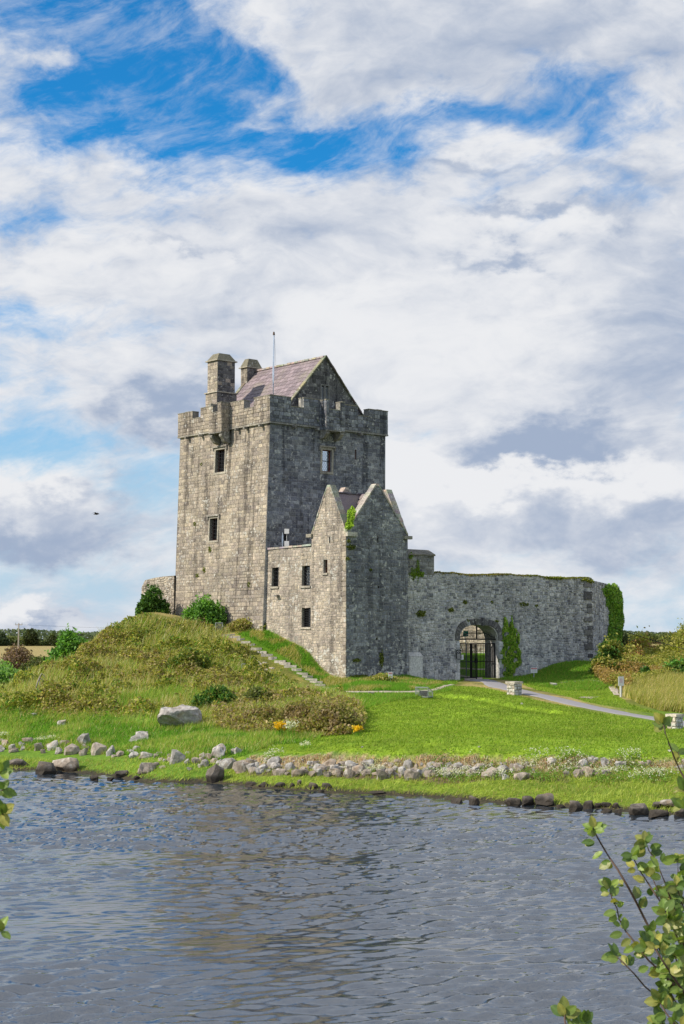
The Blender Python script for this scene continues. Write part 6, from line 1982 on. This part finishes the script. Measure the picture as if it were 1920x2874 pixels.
# black plaque by the gate
u_, z_ = FW.pix(1284, 1837); q = FW.rect(1277, 1823, 1292, 1851)
pc = FW.P((q[0] + q[2]) / 2, q[1], .09); rzw = math.atan2(FW.U.y, FW.U.x)
o = empty('plaque', pc, 'black plaque with pale lettering fixed left of the gateway', 'plaque', None, None, rzw)
W_, Hh = q[2] - q[0], q[3] - q[1]
mb = MB(); mb.box((-W_ / 2 - .03, 0, -.03), (W_ / 2 + .03, .04, Hh + .03)); mb.build('backing', M_GALV, o)
mb = MB(); mb.box((-W_ / 2, -.02, 0), (W_ / 2, -.002, Hh)); bd = mb.build('board', M_BLACK, o)
mb = MB()
for i in range(7):
    k = .30 if i % 2 else .36
    mb.box((-W_ * k, -.026, Hh * (.10 + .075 * i)), (W_ * k, -.021, Hh * (.125 + .075 * i)))
for i in range(9):
    a = math.pi * (i + .5) / 9; mb.box((math.cos(a) * W_ * .34 - .015, -.026, Hh * .70 + math.sin(a) * Hh * .16 - .02), (math.cos(a) * W_ * .34 + .015, -.021, Hh * .70 + math.sin(a) * Hh * .16 + .02))
mb.box((-.03, -.026, Hh * .70), (.03, -.021, Hh * .76))
for sx in (-1, 1):
    for sz in (.03, .97): mb.box((sx * W_ * .42 - .015, -.028, Hh * sz - .015), (sx * W_ * .42 + .015, -.021, Hh * sz + .015))
mb.build('pale_lettering', M_WHITE, bd)

# ------------------------------------------------------------------ gate
gd = -.22    # hung inside the arch
gb = FW.P(gu0, 3.3, gd); gzb = 3.34
gate = empty('iron_gate', gb, 'black iron bar gate in the arched gateway, right leaf standing open', 'gate', None, None, rzw)
GW = gu1 - gu0; ztr = FW.pix(1340, 1794, gd)[1]; 
def bars(mb, x0, x1, z0, z1, n_, topf=None, r=.02, spike=True):
    for i in range(n_):
        x_ = x0 + (x1 - x0) * (i + .5) / n_; t = z1 if topf is None else topf(x_)
        mb.tube([(x_, 0, z0), (x_, 0, t)] + ([(x_, 0, t + .12)] if spike else []), [r, r] + ([.003] if spike else []), 5)
mb = MB(); zt_ = ztr - 3.3
mb.box((.03, -.04, zt_ - .05), (GW - .03, .04, zt_ + .05)); mb.box((GW * .5 - .04, -.04, zt_ + .05), (GW * .5 + .04, .04, arch(gm) - 3.3 - .05))
ft = lambda x_: min(arch(gu0 + x_) - 3.3 - .42, arch(gm) - 3.3 - .45)
bars(mb, .12, GW - .12, zt_ + .05, 0, 28, topf=lambda x_: max(zt_ + .2, ft(x_)))
for i in range(12):
    x0, x1 = .12 + (GW - .24) * i / 12, .12 + (GW - .24) * (i + 1) / 12
    mb.tube([(x0, 0, max(zt_ + .15, ft(x0) - .12)), (x1, 0, max(zt_ + .15, ft(x1) - .12))], .028, 5)
mb.build('overthrow', M_IRON, gate)
def leaf(name, x0, x1, ang, hinge, label=None):
    lf = empty(name, (0, 0, 0), None, None, None, gate)
    lf.location = (hinge, 0, 0); lf.rotation_euler = (0, 0, ang)
    w = x1 - x0; sg = 1 if x0 >= 0 else -1
    zt2 = zt_ - .28
    mb = MB()
    mb.box((x0, -.035, .04), (x0 + .06, .035, zt2)); mb.box((x1 - .06, -.035, .04), (x1, .035, zt2))
    mb.box((x0 + .06, -.03, .10), (x1 - .06, .03, .16)); mb.box((x0 + .06, -.03, zt2 - .06), (x1 - .06, .03, zt2)); mb.box((x0 + .06, -.03, zt2 * .48), (x1 - .06, .03, zt2 * .48 + .06))
    mb.build('frame', M_IRON, lf)
    nb = int(w / .115)
    for i in range(nb):
        x_ = x0 + .06 + (w - .12) * (i + .5) / nb
        mb = MB(); mb.tube([(x_, 0, .16), (x_, 0, zt2 - .06)], .027, 5); mb.build('bar', M_IRON, lf)
    return lf
leaf('gate_leaf', 0.05, GW * .5 - .02, 0, 0)
rl = leaf('gate_leaf', -(GW * .5 - .02), -.05, math.radians(-62), GW)
mb = MB(); mb.box((-.8, .05, .2), (-.1, .06, 2.6)); 
lkb = MB(); lkb.box((GW * .5 - .12, -.07, 1.15), (GW * .5 - .03, .07, 1.5)); lkb.build('lock_box', M_IRON, gate)
o2 = empty('gate_notice', FW.P(gu0 + .30, 4.72, gd + .08), 'small blank white notice tied to the left gate leaf', 'sign', None, None, rzw)
mb = MB(); mb.box((-.2, 0, 0), (.24, .015, .34)); mb.build('board', M_WHITE, o2)
mb = MB()
for i in range(3): mb.box((-.13, -.004, .08 + i * .07), (.16, -.001, .10 + i * .07))
mb.build('small_print', M_GREY_TXT, o2)
# green sign on a pole inside the yard
gp = at(1308, 1838, 117.5); gz = hz(gp.x, 117.5)
o3 = empty('yard_sign', (gp.x, 117.5, gz), 'green sign with white dots on a pale pole inside the gateway', 'sign', None, None, .1)
zz = at(1308, 1786, 117.5).z - gz
mb = MB(); mb.tube([(0, .04, -.2), (0, .04, zz + .3)], .035, 6); mb.build('pole', M_PIPE, o3)
mb = MB(); mb.box((-.2, 0, zz - .02), (.2, .02, zz + .40)); bd = mb.build('board', M_WHITE, o3)
mb = MB(); mb.box((-.175, -.006, zz), (.175, -.001, zz + .38)); gg = mb.build('green_field', M_GREEN, bd)
mb = MB()
for i in range(3):
    for j in range(2):
        mb.box((-.06 + i * .075, -.012, zz + .07 + j * .10), (-.02 + i * .075, -.007, zz + .12 + j * .10))
mb.box((-.12, -.012, zz + .27), (-.04, -.007, zz + .29)); mb.build('white_pictogram', M_WHITE, bd)


# ------------------------------------------------------------------ stone pillars on the lawn
def pillar(px_, pyb, w_, h_, label, D=None):
    p = ground_hit(px_, pyb); s = p.y / F; W_ = w_ * s * .66; Hh = h_ * s * .92
    o = empty('stone_pillar', p + Vector((0, W_ * .4, 0)), label, 'pillar'); c = o.location
    q = Vector((c.x, c.y, 0)); hw = W_ / 2
    A = [q - DL * hw - DR * hw, q + DL * hw - DR * hw, q + DL * hw + DR * hw, q - DL * hw + DR * hw]
    f1 = Face(A[0], A[1], c.z - .3, c.z + Hh); f2 = Face(A[1], A[2], c.z - .3, c.z + Hh)
    mb = MB(); mb.prism([a + Vector((0, 0, c.z - .3)) for a in A], [a + Vector((0, 0, c.z + Hh - .02)) for a in A], (.5, .46, .40)); mshift(mb, c).build('core', M_COPING, o)
    st = masonry(f1, 0, f1.W, c.z - .05, c.z + Hh, (.15, .26), (.18, .4), (), pal=[(.54, .47, .39), (.48, .42, .35), (.58, .52, .44)], jit=.02, dep=(.02, .06), joint=.012) + masonry(f2, 0, f2.W, c.z - .05, c.z + Hh, (.14, .24), (.16, .35), (), pal=PAL_WALL[:4], jit=.02, dep=(.02, .06), joint=.012)
    lay(st, o, M_HOUSE)
    mb = MB()
    k = hw + .07
    for (a, b_) in ((-1, 0), (0, 1)):
        r = [q + DL * (x * k) + DR * (y_ * k) for x, y_ in ((a * .98, -1), (b_ * .98, -1), (b_ * .98, 1), (a * .98, 1))]
        mb.prism([v_ + Vector((0, 0, c.z + Hh)) for v_ in r], [v_ + Vector((0, 0, c.z + Hh + .13)) for v_ in r], (.58, .53, .46))
    mshift(mb, c).build('capstone', M_COPING, o)
pillar(1445, 1951, 44, 34, 'short square stone pillar on the lawn beside the path')
pillar(1898, 2046, 46, 36, 'short pale stone pillar at the right edge behind the twig')

# ------------------------------------------------------------------ poles and wires, bird, dead branch
pp = at(52, 1806, 400)
o = empty('utility_pole', (pp.x, 400, 4.6), 'thin wooden utility pole by the far hedge at the left', 'pole')
h_ = at(52, 1749, 400).z - 4.6
mb = MB(); mb.tube([(0, 0, 0), (0, 0, h_)], [.20, .14], 6); mb.build('pole', M_DRYWOOD, o)
mb = MB(); mb.tube([(-.9, 0, h_ - .4), (.9, 0, h_ - .4)], .09, 4); mb.build('crossarm', M_DRYWOOD, o)
mb = MB()
for x_ in (-.8, .8): mb.tube([(x_, 0, h_ - .35), (x_, 0, h_ + .1)], .08, 4)
mb.build('insulator', M_GALV, o)
def wire(name, a, b_, sag, r, label):
    a = Vector(a); b_ = Vector(b_); o = empty(name, a, label, 'wire'); mb = MB()
    pts = [a.lerp(b_, t / 16) - Vector((0, 0, sag * 4 * (t / 16) * (1 - t / 16))) - a for t in range(17)]
    mb.tube(pts, r, 4); mb.build('strand', M_BLACK, o)
wire('overhead_wire', at(52, 1753, 400), at(700, 1765, 460), .5, .018, 'faint overhead wire running right from the utility pole')
wire('overhead_wire', at(1690, 1750, 128), at(1990, 1838, 118), .15, .022, 'dark overhead wire slanting down over the right thicket')
bl = at(270, 1443, 90)
o = empty('bird', bl, 'small dark bird flying left of the tower', 'bird', None, None, -.3)
mb = MB(); mb.tube([(-.17, 0, 0), (-.08, 0, .01), (.05, 0, .0), (.13, 0, .015), (.17, 0, .01), (.2, 0, 0)], [.012, .035, .045, .03, .026, .004], 8); mb.build('body', M_BLACK, o, True)
for s_ in (-1, 1):
    mb = MB(); mb.add([(.07, 0, .02), (-.06, 0, .02), (-.07, s_ * .15, .085), (.05, s_ * .15, .095), (-.10, s_ * .36, .02), (-.05, s_ * .38, .02)], [(0, 1, 2, 3), (3, 2, 4, 5)]); mb.build('wing', M_BLACK, o)
gb_ = ground_hit(108, 1950)
gb_ = gb_ + Vector((0, 0, .35))
o = empty('dead_branch', gb_, 'bleached dead branch sticking up from the dry grass at left', 'branch')
k = gb_.y / F
mb = MB(); mb.tube([(-8 * k, 0, -.1), (-2 * k, 0, 20 * k), (2 * k, 0, 30 * k), (8 * k, 0, 42 * k), (14 * k, .1, 36 * k), (18 * k, .1, 28 * k)], [.05, .045, .04, .03, .025, .012], 6)
mb.tube([(2 * k, 0, 30 * k), (9 * k, .1, 24 * k), (14 * k, .1, 23 * k)], [.03, .02, .01], 5); mb.tube([(6 * k, 0, -.1), (3 * k, 0, 16 * k), (2 * k, 0, 28 * k)], [.03, .03, .02], 5)
mb.build('limb', M_DRYWOOD, o, True)


# ------------------------------------------------------------------ flowers
def flowers(name, label, cat, px_, py_, w_, h_, col, n_, ls=.05, seed=1, hgt=.5, up=1.0):
    p = ground_hit(px_, py_); s = p.y / F; rs = np.random.RandomState(seed)
    o = empty(name, p, label, cat)
    x = rs.randn(n_) * w_ * s * .27; y = rs.randn(n_) * w_ * s * .2
    zz = H(x + p.x, y + p.y) - p.z
    h = hgt * rs.uniform(.6, 1.0, n_)
    st_ = blade_tris(np.stack([x, y, zz], 1), h, np.full(n_, .02), pick(PAL_GREEN, n_, rs), .02, rs, (0, 0))
    link(np_mesh('stems', *st_), 'stems', M_LEAF, o)['kind'] = 'stuff'
    c = np.stack([x, y, zz + h], 1); c = np.repeat(c, 3, axis=0) + rs.randn(n_ * 3, 3) * .035
    v, f, cc = leaf_quads(c, rs.uniform(ls * .6, ls, len(c)), pick(col, len(c), rs, (.9, 1.1)), up, rs, .9)
    link(np_mesh('blossoms', v, f, cc), 'blossoms', M_LEAF, o)['kind'] = 'stuff'
YF = [(.75, .48, .02), (.8, .55, .03)]; WF = [(.75, .75, .68), (.7, .7, .6)]
flowers('ragwort', 'clump of yellow ragwort in front of the brown brambles', 'flowers', 786, 2072, 28, 26, YF, 80, .07, 1, .7)
flowers('ragwort', 'small clump of yellow ragwort at the lawn corner', 'flowers', 1004, 2066, 22, 14, YF, 50, .065, 2, .45)
flowers('daisies', 'white daisies right of the yellow ragwort', 'flowers', 818, 2074, 36, 30, WF, 50, .05, 3, .8)
for i, (q, lb) in enumerate([((112, 2085, 30, 20), 'white flowers between the left shore rocks'), ((8, 2072, 30, 16), 'white flowers at the left edge above the shore'), ((146, 2080, 22, 12), 'few white flowers right of the first shore flowers'), ((760, 2128, 60, 12), 'white flowers on top of the embankment left end'), ((858, 2100, 30, 16), 'white flowers at the bottom corner of the lawn'),
                             ((1245, 2180, 60, 30), 'white flowers below the embankment, left patch'), ((1310, 2180, 110, 30), 'broad patch of white daisies below the embankment'), ((1385, 2182, 80, 30), 'white daisies right of the broad daisy patch'), ((1490, 2155, 80, 20), 'scattered white flowers among the last embankment stones'), ((1590, 2160, 110, 24), 'white flowers on the grassy edge right of the stones'),
                             ((1770, 2148, 70, 16), 'white flowers on the turf edge near the right'), ((1830, 2182, 130, 22), 'dense white daisies near the right shore'), ((1050, 2170, 90, 10), 'thin line of white flowers at the embankment foot'), ((1700, 2175, 110, 16), 'loose white flowers left of the dense daisies')]):
    flowers('daisies', lb, 'flowers', *q, WF, int(q[2] * 1.3), .032, 10 + i, .28)
# leafy herbs around the daisies
parts = []
for i in range(26):
    px_ = RS.uniform(1220, 1900); py_ = RS.uniform(2150, 2200); p = ground_hit(px_, py_); n_ = 260
    c = np.stack([p.x + RS.randn(n_) * .35, p.y + RS.randn(n_) * .25], 1); z = H(c[:, 0], c[:, 1]) + RS.rand(n_) * .22
    parts.append(leaf_quads(np.column_stack([c, z]), RS.uniform(.03, .055, n_), pick([(.10, .19, .03), (.14, .22, .04), (.18, .16, .06)], n_), .6))
stuff('shore_herbs', parts, M_LEAF, 'leafy herbs growing between stones and shelf below the lawn', 'plants')

# ------------------------------------------------------------------ foreground branches
def leaf_variant(seed):
    rs = random.Random(seed); L_ = 1.0; W_ = rs.uniform(.28, .36); V = []; Fc = []
    curl = rs.uniform(-.25, .35); fold = rs.uniform(.05, .22); n = 6
    for i in range(n + 1):
        t = i / n
        w = W_ * (math.sin(math.pi * min(1, t ** .8 * .97 + .02)) ** .75) * (1 + .25 * (t - .4))
        wv = .03 * math.sin(i * 2.3 + seed)
        z = -curl * t * t * .5
        for s in (-1, -.5, 0, .5, 1):
            V.append((w * s, t * L_, z + abs(s) * fold * w * 1.6 + wv * abs(s)))
    for i in range(n):
        for k in range(4):
            a = i * 5 + k; Fc.append((a, a + 1, a + 6, a + 5))
    me = bpy.data.meshes.new('leaf'); me.from_pydata(V, [], Fc)
    me.polygons.foreach_set('use_smooth', np.ones(len(me.polygons), bool))
    a = me.color_attributes.new('Col', 'FLOAT_COLOR', 'POINT')
    base = random.Random(seed * 3).choice([(.27, .37, .08), (.21, .33, .08), (.32, .41, .10), (.16, .26, .08), (.33, .36, .11)])
    c = np.ones((len(V), 4), np.float32)
    for i, v in enumerate(V):
        mid = 1.25 if abs(v[0]) < .01 else (0.9 + .1 * (i % 2)); c[i, :3] = [q * mid for q in base]
    a.data.foreach_set('color', c.ravel()); me.materials.append(M_FGLEAF)
    return me
LV = [leaf_variant(i) for i in range(12)]


def put_leaf(parent, p, d, size, rs):
    d = d.normalized()
    side = d.cross(Vector((rs.uniform(-.5, .5), -1.0 + rs.uniform(-.6, .6), rs.uniform(0, .8)))).normalized()
    nrm = side.cross(d).normalized()
    if nrm.y > 0 and rs.random() < .6: side = -side; nrm = -nrm
    o = bpy.data.objects.new('leaf', rs.choice(LV)); C.objects.link(o); o.parent = parent
    M_ = Matrix.Identity(4); M_.col[0][:3] = side * size; M_.col[1][:3] = d * size; M_.col[2][:3] = nrm * size; M_.col[3][:3] = p - parent.location
    o.matrix_basis = M_


def crop(cx, cy): return (1450 + cx * .29974, 2220 + cy * .29974)
def branch_bush(root, stems, label, D0, leaf_px=36, seed=1, per=1.5):
    rs = random.Random(seed)
    o = empty('foreground_shrub', root, label, 'bush')
    for (pts, D, r0, whorl, side) in stems:
        P3 = [Vector(at(q[0], q[1], D + .04 * math.sin(i * 1.3 + D * 7))) for i, q in enumerate(pts)]
        mb = MB(); n = len(P3)
        mb.tube([p - root for p in P3], [.72 * r0 * (.45 + .55 * i / (n - 1)) for i in range(n)], 6); mb.build('stem', M_BARK, o, True)
        size = leaf_px * D / F
        d = (P3[0] - P3[1]).normalized()
        for k in range(whorl):
            a = k * 2.4 + rs.random(); ax = d.cross(Vector((0, 1, 0))).normalized(); ay = d.cross(ax)
            put_leaf(o, P3[0] - d * rs.uniform(0, .012), d * rs.uniform(.1, .9) + (ax * math.cos(a) + ay * math.sin(a)) * 1.0, size * rs.uniform(.75, 1.15), rs)
        # side leaves along the stem, in small tufts
        for i in range(n - 1):
            a_, b_ = P3[i], P3[i + 1]; L_ = (b_ - a_).length; cnt = max(1, int(L_ / size * side * per + rs.random() * .6)) if side > 0 else 0
            for k in range(cnt):
                t = rs.random(); p = a_.lerp(b_, t); dd = (a_ - b_).normalized()
                ax = dd.cross(Vector((0, 1, 0))).normalized(); ay = dd.cross(ax); an = rs.random() * 6.28
                dr = dd * rs.uniform(0, .7) + (ax * math.cos(an) + ay * math.sin(an))
                tw = p + dr.normalized() * size * rs.uniform(.05, .45)
                for j in range(rs.choice((1, 1, 2, 3))):
                    put_leaf(o, tw, dr + Vector((rs.uniform(-.8, .8), rs.uniform(-.5, .5), rs.uniform(-.6, .8))), size * rs.uniform(.65, 1.1), rs)
    return o
cr_ = lambda *q: [crop(a, b_) for a, b_ in q]
S = [
    (cr_((715, 345), (760, 440), (830, 560), (880, 640), (950, 740), (1050, 910), (1130, 1060), (1215, 1230), (1300, 1390), (1400, 1600), (1500, 1800), (1640, 2020), (1800, 2300)), 5.2, .0075, 7, .25),
    (cr_((868, 880), (890, 1000), (940, 1100), (960, 1200), (1020, 1310), (1100, 1410), (1230, 1580), (1400, 1740), (1700, 2100)), 5.0, .005, 4, 1.1),
    (cr_((915, 1530), (1000, 1610), (1100, 1710), (1200, 1830), (1330, 1940), (1440, 2020), (1600, 2150), (1800, 2300)), 4.9, .005, 6, .22),
    (cr_((1205, 470), (1240, 560), (1290, 640), (1340, 740), (1390, 860), (1450, 1040), (1560, 1300), (1750, 1700)), 5.4, .005, 6, 1.0),
    (cr_((1080, 600), (1150, 740), (1230, 860), (1300, 970), (1380, 1080), (1480, 1260), (1600, 1500), (1800, 1900)), 5.3, .006, 6, .7),
    (cr_((1220, 740), (1280, 830), (1330, 960), (1400, 1110), (1500, 1240), (1640, 1450)), 5.5, .004, 4, .9),
    (cr_((1510, 640), (1512, 760), (1490, 980), (1530, 1150), (1620, 1350)), 5.5, .005, 6, 1.3),
    (cr_((1370, 1680), (1430, 1780), (1560, 1880), (1700, 2050)), 5.0, .010, 4, .9),
    (cr_((1240, 1400), (1310, 1500), (1400, 1640), (1500, 1790), (1650, 2000)), 4.9, .006, 7, 1.3),
    (cr_((1390, 1120), (1440, 1240), (1520, 1400), (1640, 1600)), 5.1, .005, 6, 1.5),
    (cr_((1500, 880), (1530, 1000), (1600, 1180), (1700, 1350)), 5.3, .005, 6, 1.2),
    (cr_((1290, 1420), (1350, 1560), (1440, 1700), (1560, 1850)), 5.2, .005, 6, 1.2),
    (cr_((1440, 1880), (1480, 1960), (1560, 2080), (1680, 2200)), 5.0, .005, 7, 1.2),
    (cr_((1330, 1960), (1400, 2080), (1480, 2180), (1560, 2300)), 4.8, .005, 6, 1.0),
    (cr_((1320, 2140), (1400, 2200), (1500, 2320)), 4.8, .005, 7, .8),
    (cr_((1470, 1520), (1520, 1640), (1600, 1780)), 5.1, .005, 6, 1.2),
    (cr_((1560, 1700), (1580, 1800), (1640, 1950)), 5.0, .005, 5, 1.0),
]
branch_bush(Vector((1.75, 5.1, hz(1.75, 5.1))), S, 'leafy green shrub rising from the bottom right corner', 5.0, 37, 5, 2.4)
branch_bush(Vector((.62, 4.9, hz(.62, 4.9))), [(cr_((450, 2080), (452, 2150), (470, 2260), (500, 2500)), 4.7, .006, 7, 0), (cr_((625, 2170), (640, 2230), (650, 2400)), 4.7, .005, 6, .3)], 'small leafy twig tips poking up at the bottom edge', 4.7, 44, 6)
q3 = lambda x_, y_: (1220 + x_ * .4464, 1950 + y_ * .4464)
branch_bush(Vector((1.95, 6.0, hz(1.95, 6.0))), [([q3(1438, 180), q3(1450, 240), q3(1475, 310), q3(1505, 390), q3(1540, 470), q3(1600, 580), q3(1750, 800), q3(1900, 1400)], 5.8, .006, 9, .0), ([q3(1530, 360), q3(1545, 400), q3(1580, 500), q3(1640, 640)], 5.8, .003, 3, .0), ([q3(1560, 590), q3(1600, 660), q3(1700, 800)], 5.6, .004, 5, .6), ([q3(1560, 700), q3(1600, 760), q3(1700, 900)], 5.6, .004, 5, .6)], 'bare stemmed twig with a leaf cluster over the right pillar', 5.8, 38, 7)
branch_bush(Vector((-.95, 3.4, hz(-.95, 3.4))), [([(5, 2165), (-15, 2190), (-50, 2230), (-120, 2300)], 3.4, .004, 6, .4), ([(10, 2215), (-20, 2240), (-70, 2290)], 3.4, .004, 5, .4), ([(8, 2285), (-20, 2280), (-80, 2320), (-150, 2400)], 3.4, .004, 6, .4), ([(5, 2612), (-25, 2620), (-90, 2660)], 3.4, .004, 4, .0)], 'blurred leafy branch tips entering at the left edge', 3.4, 40, 8, .7)
